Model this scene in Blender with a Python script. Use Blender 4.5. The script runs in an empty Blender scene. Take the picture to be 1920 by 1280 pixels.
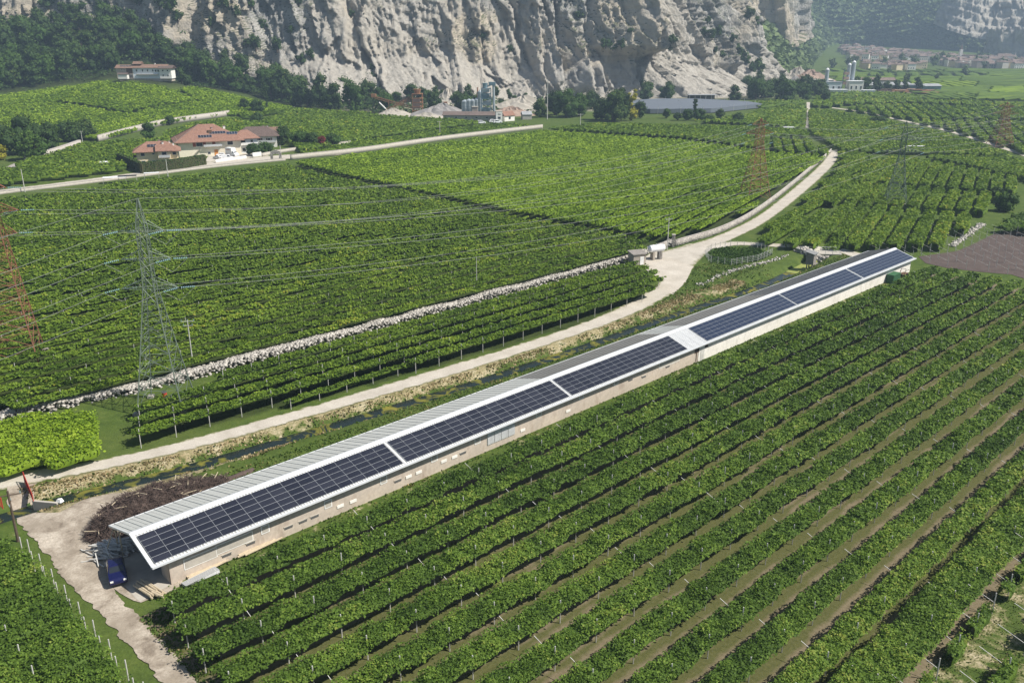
import bpy, bmesh, math, random
import numpy as np
from math import radians, sin, cos, pi, hypot, atan2
from mathutils import Vector, Matrix
HAZE_DENSITY = 0.00024
random.seed(7)
SC = bpy.context.scene
COL = SC.collection

# ------------------------------------------------------------------ camera
CAM_H = 50.0
PITCH = radians(19.5)
FPX = 1650.0
cd = bpy.data.cameras.new('camera'); cam = bpy.data.objects.new('camera', cd); COL.objects.link(cam)
cam.location = (0, 0, CAM_H); cam.rotation_euler = (radians(90) - PITCH, 0, 0)
cd.sensor_width = 36.0; cd.lens = 36.0 * FPX / 1920.0
cd.clip_start = 0.5; cd.clip_end = 9000
SC.camera = cam

# ------------------------------------------------------------------ sky, sun, exposure
SUNV = Vector((2.55, -0.55, 3.0)).normalized()
el = math.asin(SUNV.z); az = atan2(SUNV.x, SUNV.y)      # azimuth clockwise from +Y
w = bpy.data.worlds.new('World'); SC.world = w; w.use_nodes = True
wn = w.node_tree; wn.nodes.clear()
sky = wn.nodes.new('ShaderNodeTexSky'); sky.sky_type = 'NISHITA'; sky.sun_disc = False
sky.sun_elevation = el; sky.sun_rotation = az; sky.air_density = 1.0; sky.dust_density = 1.2; sky.ozone_density = 1.0
bg = wn.nodes.new('ShaderNodeBackground'); bg.inputs[1].default_value = 0.052
wo = wn.nodes.new('ShaderNodeOutputWorld')
wn.links.new(sky.outputs[0], bg.inputs[0]); wn.links.new(bg.outputs[0], wo.inputs[0])
sl = bpy.data.lights.new('sun', 'SUN'); sl.energy = 5.0; sl.angle = radians(0.53); sl.color = (1.0, 0.945, 0.86)
so = bpy.data.objects.new('sun', sl); COL.objects.link(so); so.location = (200, -50, 300)
so.rotation_euler = SUNV.to_track_quat('Z', 'Y').to_euler()
vs = SC.view_settings; vs.view_transform = 'Standard'; vs.look = 'None'; vs.exposure = 0.66; vs.gamma = 1.0
vs.use_curve_mapping = False
SC.render.engine = 'CYCLES'
SC.cycles.max_bounces = 5; SC.cycles.transparent_max_bounces = 8; SC.cycles.volume_bounces = 0

# ------------------------------------------------------------------ survey: a sight line of the photograph to a place on the ground
ST, CT = sin(PITCH), cos(PITCH)
def sight(px, py):
    u = (px - 960.0) / FPX; v = (640.0 - py) / FPX
    return u, CT + v * ST, -ST + v * CT
def G(px, py, z=0.0):
    u, Y, Z = sight(px, py); t = (z - CAM_H) / Z
    return np.array([u * t, Y * t])
def AT(px, py, Y):
    u, y, z = sight(px, py); t = Y / y
    return (u * t, Y, CAM_H + z * t)
def proj(X, Y, Z):
    f = Y * CT + (CAM_H - Z) * ST
    f = np.where(f < 1, 1, f)
    return 960 + X * FPX / f, 640 - (Y * ST - (CAM_H - Z) * CT) * FPX / f

# ------------------------------------------------------------------ noise (vectorised)
def _h(ix, iy, iz, seed):
    n = (ix.astype(np.int64) * 374761393 + iy.astype(np.int64) * 668265263 + iz.astype(np.int64) * 2147483647 + seed * 974634777) & 0xffffffff
    n = ((n ^ (n >> 13)) * 1274126177) & 0xffffffff
    n = ((n ^ (n >> 16)) * 2246822519) & 0xffffffff
    return ((n ^ (n >> 15)) & 0xffffff) / float(0xffffff)
def vnoise(x, y, z=0.0, seed=0):
    x = np.asarray(x, float); y = np.asarray(y, float); z = np.zeros_like(x) + z
    ix, iy, iz = np.floor(x), np.floor(y), np.floor(z)
    fx, fy, fz = x - ix, y - iy, z - iz
    fx = fx * fx * (3 - 2 * fx); fy = fy * fy * (3 - 2 * fy); fz = fz * fz * (3 - 2 * fz)
    r = 0
    for a in (0, 1):
        for b in (0, 1):
            for c in (0, 1):
                r = r + _h(ix + a, iy + b, iz + c, seed) * (fx if a else 1 - fx) * (fy if b else 1 - fy) * (fz if c else 1 - fz)
    return r * 2 - 1
def fbm(x, y, z=0.0, oct=4, seed=0, gain=0.5):
    r = 0; a = 1.0; f = 1.0; t = 0
    for i in range(oct):
        r = r + a * vnoise(np.asarray(x) * f, np.asarray(y) * f, np.asarray(z) * f, seed + i * 17); t += a; a *= gain; f *= 2.03
    return r / t
def worley(x, y, seed=0):
    """facets: per nearest jittered cell point three random numbers and the offset from it"""
    ix, iy = np.floor(x), np.floor(y); best = np.full(x.shape, 1e9); r = [np.zeros(x.shape) for _ in range(5)]
    for a in (-1, 0, 1):
        for b in (-1, 0, 1):
            cx, cy = ix + a, iy + b; z = np.zeros_like(cx); jx = cx + _h(cx, cy, z, seed); jy = cy + _h(cx, cy, z, seed + 1); d = (x - jx) ** 2 + (y - jy) ** 2; m = d < best
            best = np.where(m, d, best)
            for k, v in enumerate((_h(cx, cy, z, seed + 2) - .5, _h(cx, cy, z, seed + 3) - .5, _h(cx, cy, z, seed + 4) - .5, x - jx, y - jy)): r[k] = np.where(m, v, r[k])
    return r
def sstep(x, a, b):
    t = np.clip((x - a) / (b - a), 0, 1); return t * t * (3 - 2 * t)

# ------------------------------------------------------------------ frame of the long shed: s along it, n to its right
SO = G(243, 1000, 4.6); _e = G(1678, 465, 4.6) - SO; SHED_L = float(np.hypot(*_e)); SD = _e / SHED_L
SNV = np.array([SD[1], -SD[0]]); SANG = atan2(SD[1], SD[0])
def SN(s, n): return SO + SD * s + SNV * n
def toSN(X, Y):
    return (X - SO[0]) * SD[0] + (Y - SO[1]) * SD[1], (X - SO[0]) * SNV[0] + (Y - SO[1]) * SNV[1]

# ------------------------------------------------------------------ terrain
ctl = []
for px, py, Y in [(272, 147, 580), (215, 151, 585), (330, 153, 588), (0, 178, 590), (100, 172, 600), (200, 160, 610), (330, 162, 615), (440, 185, 610), (540, 205, 590),
                  (-150, 180, 590), (-150, 235, 500), (0, 235, 500), (150, 232, 500), (300, 218, 510), (430, 214, 540),
                  (-100, 110, 660), (60, 100, 670), (200, 80, 680), (330, 110, 680), (430, 140, 680), (540, 165, 690),
                  (-100, 50, 760), (80, 40, 760), (200, 30, 760), (340, 78, 740), (430, 118, 740), (520, 145, 740),
                  (620, 172, 740), (700, 180, 720), (640, 200, 640),
                  (1572, 86, 1850), (1698, 95, 1800), (1824, 104, 1700), (1925, 112, 1620), (1640, 105, 1600), (1560, 105, 1500), (1530, 115, 1350)]:
    ctl.append(AT(px, py, Y))
for x, y in [(-400, 0), (0, 0), (300, 0), (-200, 150), (0, 150), (200, 150), (-300, 250), (-150, 250), (0, 300), (150, 300), (300, 300),
             (-130, 340), (-100, 380), (-180, 360), (-60, 400), (0, 450), (100, 450), (250, 450), (400, 450), (-60, 500), (0, 560), (0, 650), (-100, 560),
             (100, 600), (100, 700), (250, 600), (250, 800), (350, 1000), (450, 1150), (500, 800), (700, 1000), (900, 1250), (550, 1300), (800, 1350), (1300, 1300), (700, 600), (1000, 900),
             (-250, 390), (-330, 380), (-1200, 0), (1500, 0), (2000, 1200)]:
    ctl.append((x, y, 0.0))
for x, y, z in [(-1200, 700, 60), (-900, 500, 25), (-1200, 1500, 60), (0, 1500, 40), (2500, 2500, 40), (0, 3500, 60), (3000, 3500, 60), (-600, 300, 2), (1200, 2600, 60)]:
    ctl.append((x, y, z))
ctl = np.array(ctl); _P = ctl[:, :2] / 1000.0
def _tps(r2): return np.where(r2 > 1e-12, 0.5 * r2 * np.log(np.maximum(r2, 1e-12)), 0)
_K = _tps(((_P[:, None] - _P[None]) ** 2).sum(-1)) + np.eye(len(_P)) * 1e-4
_Q = np.c_[np.ones(len(_P)), _P]
_A = np.block([[_K, _Q], [_Q.T, np.zeros((3, 3))]])
_W = np.linalg.solve(_A, np.r_[ctl[:, 2], 0, 0, 0])
def polydist(X, Y, pts):
    X = np.asarray(X, float); Y = np.asarray(Y, float); d = np.full(X.shape, 1e9)
    for (ax, ay), (bx, by) in zip(pts[:-1], pts[1:]):
        vx, vy = bx - ax, by - ay; t = np.clip(((X - ax) * vx + (Y - ay) * vy) / (vx * vx + vy * vy), 0, 1)
        d = np.minimum(d, np.hypot(X - ax - t * vx, Y - ay - t * vy))
    return d
STREAM = [tuple(SN(s, n)) for s, n in [(-7.2, -22.4), (0, -21.9), (5, -21.0), (12, -19.6), (20, -18.6), (34, -17.3), (55, -15.6), (75, -14.7), (96, -14.7), (114, -14.6), (132, -13.9), (144, -14.4), (158, -16.0), (173, -18.2), (180, -19.6)]]
def T(X, Y):
    X = np.asarray(X, float); Y = np.asarray(Y, float); sh = X.shape
    p = np.stack([X.ravel(), Y.ravel()], -1) / 1000.0
    out = np.zeros(len(p))
    for i in range(0, len(p), 20000):
        q = p[i:i + 20000]
        out[i:i + 20000] = _tps(((q[:, None] - _P[None]) ** 2).sum(-1)) @ _W[:-3] + _W[-3] + q @ _W[-2:]
    out = out.reshape(sh)
    # the valley floor is flat: only the hillsides and the far fan keep the spline
    k = np.clip(sstep(Y, 400, 470) * sstep(-X, 60, 190) + sstep(Y, 1150, 1400), 0, 1)
    out = np.maximum(out, -1.0) * k
    d = polydist(X, Y, STREAM)
    s_, n_ = toSN(X, Y)
    dep = -1.4 * (1 - sstep(d, .5, 2.9))
    return out + dep
def Tz(x, y): return float(T(np.array([x]), np.array([y]))[0])
def GT(px, py, dz=0.0):
    """sight line to the terrain (dz above it)"""
    u, Yd, Zd = sight(px, py)
    ts = np.concatenate([np.linspace(40, 800, 500), np.linspace(801, 3500, 500)])
    X = u * ts; Y = Yd * ts; Z = CAM_H + Zd * ts
    below = Z < T(X, Y) + dz
    i = int(np.argmax(below)) if below.any() else len(ts) - 1
    if i == 0: i = 1
    a, b = ts[i - 1], ts[i]
    for _ in range(12):
        m = (a + b) / 2
        if CAM_H + Zd * m < Tz(u * m, Yd * m) + dz: b = m
        else: a = m
    return np.array([u * b, Yd * b])

# ------------------------------------------------------------------ materials
MATS = {}
def new_mat(name):
    m = bpy.data.materials.new(name); m.use_nodes = True; MATS[name] = m
    nt = m.node_tree; b = nt.nodes['Principled BSDF']
    b.inputs['Specular IOR Level'].default_value = 0.25
    return m, nt, b
def N(nt, t, **kw):
    n = nt.nodes.new(t)
    for k, v in kw.items(): setattr(n, k, v)
    return n
def ramp(nt, fac, stops):
    r = nt.nodes.new('ShaderNodeValToRGB'); e = r.color_ramp.elements
    e[0].position, e[0].color = stops[0][0], (*stops[0][1], 1)
    e[1].position, e[1].color = stops[-1][0], (*stops[-1][1], 1)
    for p, c in stops[1:-1]:
        x = e.new(p); x.color = (*c, 1)
    nt.links.new(fac, r.inputs[0]); return r.outputs[0]
def noise(nt, scale, detail=4, rough=0.55, coord='Object', dist=0.0, vec=None):
    n = nt.nodes.new('ShaderNodeTexNoise'); n.inputs['Scale'].default_value = scale
    n.inputs['Detail'].default_value = detail; n.inputs['Roughness'].default_value = rough; n.inputs['Distortion'].default_value = dist
    if vec is None:
        tc = nt.nodes.new('ShaderNodeTexCoord'); vec = tc.outputs[coord]
    nt.links.new(vec, n.inputs['Vector']); return n.outputs['Fac']
def mix(nt, f, a, b, mode='MIX'):
    m = nt.nodes.new('ShaderNodeMix'); m.data_type = 'RGBA'; m.blend_type = mode
    for i, v in ((0, f), (6, a), (7, b)):
        if hasattr(v, 'is_output'): nt.links.new(v, m.inputs[i])
        elif i == 0: m.inputs[0].default_value = v
        else: m.inputs[i].default_value = (*v, 1)
    return m.outputs[2]
def bump(nt, b, h, strength=0.4, dist=0.1):
    n = nt.nodes.new('ShaderNodeBump'); n.inputs['Strength'].default_value = strength; n.inputs['Distance'].default_value = dist
    nt.links.new(h, n.inputs['Height']); nt.links.new(n.outputs[0], b.inputs['Normal'])
def attr(nt, name):
    a = nt.nodes.new('ShaderNodeAttribute'); a.attribute_name = name; return a.outputs['Fac']
def math_(nt, op, a, b=None):
    m = nt.nodes.new('ShaderNodeMath'); m.operation = op
    for i, v in ((0, a), (1, b)):
        if v is None: continue
        if hasattr(v, 'is_output'): nt.links.new(v, m.inputs[i])
        else: m.inputs[i].default_value = v
    return m.outputs[0]
def simple(name, col, rough=0.8, metal=0.0, var=0.15, scale=2.0, spec=0.25, bmp=0.0):
    m, nt, b = new_mat(name)
    lo = tuple(c * (1 - var) for c in col); hi = tuple(min(1, c * (1 + var)) for c in col)
    f = noise(nt, scale, 5, 0.6)
    nt.links.new(ramp(nt, f, [(0.3, lo), (0.7, hi)]), b.inputs['Base Color'])
    b.inputs['Roughness'].default_value = rough; b.inputs['Metallic'].default_value = metal
    b.inputs['Specular IOR Level'].default_value = spec
    if bmp: bump(nt, b, f, bmp, 0.05)
    return m
def foliage(name, stops, trans=0.3):
    m, nt, b = new_mat(name)
    c = ramp(nt, attr(nt, 'tone'), stops)
    nt.links.new(c, b.inputs['Base Color']); b.inputs['Roughness'].default_value = 0.65; b.inputs['Specular IOR Level'].default_value = 0.18
    tr = nt.nodes.new('ShaderNodeBsdfTranslucent'); nt.links.new(mix(nt, 1.0, c, (1.2, 1.25, 0.6), 'MULTIPLY'), tr.inputs[0])
    ms = nt.nodes.new('ShaderNodeMixShader'); ms.inputs[0].default_value = trans
    out = nt.nodes['Material Output']
    nt.links.new(b.outputs[0], ms.inputs[1]); nt.links.new(tr.outputs[0], ms.inputs[2]); nt.links.new(ms.outputs[0], out.inputs[0])
    return m
foliage('vine', [(0, (.044, .085, .013)), (.45, (.098, .168, .024)), (.8, (.158, .245, .034)), (1, (.26, .30, .06))])
foliage('vine_mid', [(0, (.058, .108, .011)), (.45, (.130, .208, .020)), (.8, (.200, .285, .026)), (1, (.30, .30, .045))])
foliage('vine_pale', [(0, (.100, .175, .013)), (.45, (.215, .320, .022)), (.8, (.280, .390, .032)), (1, (.35, .42, .05))])
foliage('leaf_dark', [(0, (.018, .040, .010)), (.5, (.042, .082, .016)), (.85, (.075, .125, .022)), (1, (.11, .145, .03))], 0.15)
foliage('leaf_fresh', [(0, (.028, .062, .010)), (.5, (.052, .105, .016)), (1, (.095, .16, .025))], 0.2)
foliage('leaf_far', [(0, (.055, .085, .035)), (.5, (.105, .155, .050)), (1, (.16, .22, .07))], 0.1)  # distant leaves lightened: part of the haze is put into the colour
foliage('leaf_yellow', [(0, (.20, .20, .015)), (1, (.42, .38, .03))], 0.2)
foliage('leaf_red', [(0, (.12, .02, .02)), (1, (.24, .05, .04))], 0.2)
foliage('grass_blade', [(0, (.035, .075, .012)), (.6, (.085, .14, .022)), (.85, (.16, .18, .045)), (1, (.34, .27, .13))], 0.2)
foliage('dry_blade', [(0, (.09, .10, .03)), (.35, (.24, .19, .09)), (.8, (.42, .33, .19)), (1, (.55, .46, .30))], 0.15)
simple('bark', (.10, .075, .055), .9, var=.3)
simple('concrete', (.42, .39, .34), .9, var=.12, scale=1.2, bmp=.2)
simple('concrete_dark', (.24, .22, .20), .9, var=.2, scale=1.2)
simple('post_grey', (.50, .49, .46), .85, var=.15)
simple('steel', (.55, .56, .57), .5, .3, var=.1)
simple('galv_green', (.20, .245, .20), .6, .2, var=.2, scale=.8)
simple('rust', (.26, .115, .07), .85, var=.3, scale=.8)
simple('red_paint', (.42, .05, .035), .6, var=.2)
simple('white_paint', (.78, .78, .76), .6, var=.05)
simple('white_wall', (.76, .74, .70), .85, var=.06, scale=.8)
simple('cream_wall', (.74, .62, .42), .85, var=.06, scale=.6)
simple('pale_cream_wall', (.78, .72, .58), .85, var=.06, scale=.6)
simple('blue_white_wall', (.66, .71, .76), .85, var=.05, scale=.6)
simple('grey_wall', (.38, .36, .33), .85, var=.15, scale=.8)
simple('brown_wood', (.13, .08, .05), .8, var=.3, scale=3)
simple('shutter_red', (.35, .10, .06), .7, var=.2, scale=3)
simple('orange_door', (.60, .25, .06), .7, var=.15, scale=3)
simple('glass_dark', (.03, .035, .045), .15, var=.2, spec=.6)
simple('tyre', (.02, .02, .02), .8)
simple('car_blue', (.008, .010, .065), .25, .2, var=.05, spec=.6)
simple('car_white', (.80, .81, .82), .3, var=.03, spec=.5)
simple('car_red', (.30, .03, .03), .3, var=.05, spec=.5)
simple('car_glass', (.02, .025, .03), .08, spec=.7)
simple('insulator', (.20, .33, .36), .3, var=.1, spec=.5)
simple('wire', (.30, .31, .30), .6, .2, var=.05)
simple('net', (.13, .15, .18), .7, var=.05, scale=.05)
simple('green_paint', (.045, .13, .06), .6, var=.2)
simple('tarp_white', (.75, .76, .78), .5, var=.06)
simple('tarp_black', (.03, .03, .035), .5, var=.2)
simple('timber', (.50, .42, .30), .85, var=.2, scale=4)
simple('stick', (.095, .070, .060), .95, var=.35, scale=1.5)
simple('grey_roof_far', (.34, .35, .36), .6, .1, var=.1, scale=.3)
simple('silo_metal', (.42, .47, .50), .45, .4, var=.12, scale=.5)
simple('plant_blue', (.16, .25, .30), .6, .2, var=.25, scale=.5)
simple('plant_rust', (.30, .155, .08), .8, var=.3, scale=.6)
simple('hedge_olive', (.060, .062, .026), .9, var=.35, scale=3, bmp=.8)
simple('far_roof_a', (.19, .14, .12), .85, var=.2, scale=.2)
simple('far_roof_b', (.15, .115, .10), .85, var=.2, scale=.2)
simple('far_wall_a', (.55, .52, .47), .9, var=.1, scale=.2)
simple('far_wall_b', (.34, .31, .28), .9, var=.1, scale=.2)
simple('scree_heap', (.40, .365, .31), .95, var=.12, scale=.25, bmp=.4)
simple('gravel_heap', (.27, .255, .245), .95, var=.1, scale=.5)
simple('brown_heap', (.33, .24, .19), .95, var=.15, scale=.3)

def tile_roof(name, a, b_, sc=1.0):
    m, nt, b = new_mat(name)
    tc = nt.nodes.new('ShaderNodeTexCoord')
    wv = N(nt, 'ShaderNodeTexWave', wave_type='BANDS', bands_direction='Z'); wv.inputs['Scale'].default_value = 4.0 * sc
    wv.inputs['Distortion'].default_value = .6
    nt.links.new(tc.outputs['Object'], wv.inputs[0])
    f = noise(nt, 1.3, 6, .7)
    c = ramp(nt, f, [(0.25, a), (0.55, b_), (0.8, tuple(min(1, x * 1.35) for x in b_))])
    nt.links.new(c, b.inputs['Base Color']); b.inputs['Roughness'].default_value = .85
    bump(nt, b, wv.outputs['Fac'], .6, .08); return m
tile_roof('roof_tile', (.20, .105, .075), (.30, .17, .125))
tile_roof('roof_tile_old', (.16, .095, .07), (.25, .16, .12))
tile_roof('roof_tile_brown', (.085, .062, .055), (.15, .11, .095))

# corrugated sheet greys
simple('sheet_pale', (.46, .47, .445), .7, .05, var=.14, scale=.35)
simple('sheet_cream', (.50, .50, .48), .6, .1, var=.10, scale=.5)
simple('sheet_dark', (.13, .13, .122), .9, 0, var=.25, scale=.3, spec=.1)
simple('sheet_grey', (.22, .225, .225), .9, 0, var=.06, scale=.3, spec=.1)
simple('flashing', (.74, .76, .78), .4, .25, var=.06, scale=1)
simple('gap_dark', (.10, .10, .10), .8)

# solar cells
m, nt, b = new_mat('solar_cell')
tc = nt.nodes.new('ShaderNodeTexCoord')
br = nt.nodes.new('ShaderNodeTexBrick'); br.offset = 0; br.inputs['Color1'].default_value = (.013, .015, .026, 1); br.inputs['Color2'].default_value = (.016, .018, .030, 1)
br.inputs['Mortar'].default_value = (.05, .055, .065, 1); br.inputs['Scale'].default_value = 1.0; br.inputs['Mortar Size'].default_value = .004
br.inputs['Brick Width'].default_value = .17; br.inputs['Row Height'].default_value = .078
oi = nt.nodes.new('ShaderNodeObjectInfo'); nt.links.new(tc.outputs['Object'], br.inputs[0]); nt.links.new(mix(nt, 1.0, br.outputs[0], ramp(nt, oi.outputs['Random'], [(0, (.75, .75, .8)), (1, (1.35, 1.3, 1.25))]), 'MULTIPLY'), b.inputs['Base Color'])
b.inputs['Roughness'].default_value = .3; b.inputs['Specular IOR Level'].default_value = .3
simple('solar_blue', (.020, .028, .055), .3, var=.05, spec=.4)
simple('panel_frame', (.48, .50, .52), .35, .4, var=.03)

# shed walls: old plaster
def plaster(name, base, dark, stain):
    m, nt, b = new_mat(name)
    f1 = noise(nt, .35, 6, .65); f2 = noise(nt, 2.2, 6, .7)
    tc = nt.nodes.new('ShaderNodeTexCoord'); mp = nt.nodes.new('ShaderNodeMapping'); mp.inputs['Scale'].default_value = (.7, .7, .30)
    nt.links.new(tc.outputs['Object'], mp.inputs[0]); f3 = noise(nt, 1.0, 4, .6, vec=mp.outputs[0])
    c = ramp(nt, f1, [(0.3, dark), (0.6, base)])
    c = mix(nt, ramp(nt, f3, [(0.54, (0, 0, 0)), (0.74, (.9, .9, .9))]), c, stain)
    c = mix(nt, ramp(nt, f2, [(0.38, (.35, .35, .35)), (0.55, (0, 0, 0))]), c, tuple(x * .62 for x in base))
    nt.links.new(c, b.inputs['Base Color']); b.inputs['Roughness'].default_value = .92; bump(nt, b, f2, .35, .03)
plaster('plaster_old', (.54, .465, .39), (.43, .375, .32), (.32, .25, .20))
plaster('plaster_white', (.78, .75, .70), (.68, .65, .60), (.56, .53, .48))
plaster('plaster_hut', (.44, .39, .33), (.36, .32, .27), (.30, .26, .22))

# ground: grass / dry / bare soil by masks on the sheet
m, nt, b = new_mat('ground')
f1 = noise(nt, .035, 6, .6); f2 = noise(nt, .45, 6, .65); f3 = noise(nt, 4.0, 5, .7)
grass = ramp(nt, f2, [(0.28, (.040, .070, .014)), (0.5, (.075, .118, .022)), (0.72, (.118, .155, .035))])
grass = mix(nt, ramp(nt, f1, [(0.45, (0, 0, 0)), (0.7, (.6, .6, .6))]), grass, (.11, .135, .04))
grass = mix(nt, ramp(nt, f3, [(0.35, (.5, .5, .5)), (0.6, (0, 0, 0))]), grass, (.035, .055, .012))
dry = ramp(nt, f2, [(0.3, (.20, .16, .08)), (0.5, (.38, .31, .19)), (0.7, (.52, .45, .32))])
dry = mix(nt, ramp(nt, f3, [(0.42, (.7, .7, .7)), (0.62, (0, 0, 0))]), dry, (.10, .11, .035))
soil = ramp(nt, f2, [(0.3, (.10, .078, .055)), (0.7, (.20, .155, .115))])
bankw = math_(nt, 'ADD', attr(nt, 'dry'), math_(nt, 'MULTIPLY', math_(nt, 'SUBTRACT', f2, 0.5), 1.7))
c = mix(nt, ramp(nt, bankw, [(0.40, (0, 0, 0)), (0.62, (1, 1, 1))]), grass, dry)
soilw = math_(nt, 'ADD', attr(nt, 'soil'), math_(nt, 'MULTIPLY', math_(nt, 'SUBTRACT', f3, 0.5), 0.8))
c = mix(nt, ramp(nt, soilw, [(0.42, (0, 0, 0)), (0.6, (1, 1, 1))]), c, soil)
c = mix(nt, attr(nt, 'wood'), c, ramp(nt, f2, [(0.3, (.018, .026, .010)), (0.7, (.040, .052, .018))]))  # dark floor: litter under the trees, painted shade between vine rows
c = mix(nt, math_(nt, 'MULTIPLY', attr(nt, 'scree'), ramp(nt, f1, [(0.4, (.2, .2, .2)), (0.6, (1, 1, 1))])), c, ramp(nt, f2, [(0.3, (.26, .23, .18)), (0.7, (.44, .40, .33))]))
nt.links.new(c, b.inputs['Base Color']); b.inputs['Roughness'].default_value = .95; b.inputs['Specular IOR Level'].default_value = .1
bump(nt, b, f3, .7, .12)

def earth(name, stops, sc=1.0, patch=None, bm=.4):
    m, nt, b = new_mat(name)
    f1 = noise(nt, .25 * sc, 6, .65, dist=.4); f2 = noise(nt, 2.5 * sc, 6, .7)
    c = ramp(nt, f1, stops)
    c = mix(nt, ramp(nt, f2, [(0.3, (.5, .5, .5)), (0.6, (0, 0, 0))]), c, tuple(x * .7 for x in stops[0][1]))
    if patch:
        f4 = noise(nt, .12 * sc, 5, .6)
        c = mix(nt, ramp(nt, f4, [(0.5, (0, 0, 0)), (0.66, (1, 1, 1))]), c, patch)
    nt.links.new(c, b.inputs['Base Color']); b.inputs['Roughness'].default_value = .95; b.inputs['Specular IOR Level'].default_value = .1
    bump(nt, b, f2, bm, .05)
def road_mat():
    m, nt, b = new_mat('gravel_road')
    f1 = noise(nt, .25, 6, .65, dist=.4); f2 = noise(nt, 3.5, 6, .7); f4 = noise(nt, .9, 5, .7); ac = attr(nt, 'across')
    c = ramp(nt, f1, [(.3, (.40, .365, .31)), (.55, (.50, .46, .40)), (.75, (.58, .54, .47))])
    c = mix(nt, ramp(nt, f2, [(0.3, (.5, .5, .5)), (0.6, (0, 0, 0))]), c, (.30, .27, .225))
    mid = math_(nt, 'SUBTRACT', f4, math_(nt, 'MULTIPLY', ac, 1.3)); c = mix(nt, ramp(nt, mid, [(.40, (0, 0, 0)), (.62, (.55, .55, .55))]), c, (.30, .28, .19))
    edge = math_(nt, 'ADD', math_(nt, 'MULTIPLY', math_(nt, 'SUBTRACT', f4, .5), .9), ac); c = mix(nt, ramp(nt, edge, [(.78, (0, 0, 0)), (.98, (.85, .85, .85))]), c, (.15, .16, .06))
    nt.links.new(c, b.inputs['Base Color']); b.inputs['Roughness'].default_value = .95; b.inputs['Specular IOR Level'].default_value = .1; bump(nt, b, f2, .4, .05)
road_mat()
earth('gravel_yard', [(.3, (.42, .38, .32)), (.55, (.52, .475, .41)), (.75, (.60, .56, .49))])
earth('dirt', [(.34, (.19, .155, .12)), (.48, (.36, .31, .25)), (.66, (.54, .48, .40))], sc=1.6, patch=(.27, .23, .18), bm=.7)
earth('bare_field', [(.3, (.080, .062, .056)), (.7, (.130, .102, .09))], sc=1.5)
earth('asphalt', [(.3, (.30, .28, .25)), (.7, (.40, .37, .34))])

# soil between the rows of the big plot: bare under the vines, mown grass in between
m, nt, b = new_mat('row_soil')
tc = nt.nodes.new('ShaderNodeTexCoord'); sp = nt.nodes.new('ShaderNodeSeparateXYZ'); nt.links.new(tc.outputs['Object'], sp.inputs[0])
f1 = noise(nt, .22, 5, .6); f2 = noise(nt, 3.0, 6, .7); f5 = noise(nt, .045, 3, .6)
so_ = ramp(nt, f2, [(0.3, (.125, .102, .062)), (0.7, (.210, .175, .115))])
gr = ramp(nt, f2, [(0.3, (.060, .068, .022)), (0.7, (.115, .115, .045))])
gw = math_(nt, 'ADD', math_(nt, 'MULTIPLY', f1, .6), math_(nt, 'MULTIPLY', f5, .7))
ph = math_(nt, 'ABSOLUTE', math_(nt, 'SUBTRACT', math_(nt, 'FRACT', math_(nt, 'DIVIDE', math_(nt, 'ADD', sp.outputs[1], 3.95 * 40 - 0.1), 3.95)), .5))  # 0 mid-gap
inner = math_(nt, 'SUBTRACT', gw, math_(nt, 'MULTIPLY', ph, 1.3))
c = mix(nt, ramp(nt, inner, [(0.36, (0, 0, 0)), (0.52, (1, 1, 1))]), so_, gr)
nt.links.new(c, b.inputs['Base Color']); b.inputs['Roughness'].default_value = .95; b.inputs['Specular IOR Level'].default_value = .1
bump(nt, b, f2, .6, .06)

# water with algae
m, nt, b = new_mat('stream_water')
f1 = noise(nt, .35, 5, .6, dist=1.0); f2 = noise(nt, 3, 4, .6)
c = ramp(nt, f1, [(0.52, (.012, .020, .018)), (0.58, (.12, .12, .02)), (0.75, (.25, .22, .035))])
nt.links.new(c, b.inputs['Base Color'])
r = nt.nodes.new('ShaderNodeMapRange'); r.inputs[1].default_value = .52; r.inputs[2].default_value = .60; r.inputs[3].default_value = .2; r.inputs[4].default_value = .9
nt.links.new(f1, r.inputs[0]); nt.links.new(r.outputs[0], b.inputs['Roughness']); bump(nt, b, f2, .08, .03)
simple('duckweed', (.24, .27, .07), .9, var=.15, scale=2)

# limestone
m, nt, b = new_mat('limestone')
tc = nt.nodes.new('ShaderNodeTexCoord')
mp = nt.nodes.new('ShaderNodeMapping'); mp.inputs['Scale'].default_value = (.10, .10, .016); nt.links.new(tc.outputs['Object'], mp.inputs[0])
streak = noise(nt, 1.0, 8, .68, vec=mp.outputs[0], dist=.3)
mp2 = nt.nodes.new('ShaderNodeMapping'); mp2.inputs['Scale'].default_value = (.012, .012, .16); mp2.inputs['Rotation'].default_value = (0, .12, 0); nt.links.new(tc.outputs['Object'], mp2.inputs[0])
strata = noise(nt, 1.0, 5, .65, vec=mp2.outputs[0])
big = noise(nt, .014, 5, .6); fine = noise(nt, .28, 8, .72)
c = ramp(nt, streak, [(0.30, (.11, .11, .11)), (0.43, (.30, .295, .28)), (0.62, (.49, .47, .43))])
c = mix(nt, ramp(nt, big, [(0.44, (0, 0, 0)), (0.60, (.9, .9, .9))]), c, (.52, .455, .355))
c = mix(nt, ramp(nt, strata, [(0.38, (.45, .45, .45)), (0.5, (0, 0, 0))]), c, (.17, .165, .155))
c = mix(nt, attr(nt, 'fresh'), c, ramp(nt, fine, [(0.3, (.36, .33, .285)), (0.7, (.54, .51, .45))]))
geo = nt.nodes.new('ShaderNodeNewGeometry'); sp = nt.nodes.new('ShaderNodeSeparateXYZ'); nt.links.new(geo.outputs['True Normal'], sp.inputs[0])
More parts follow.
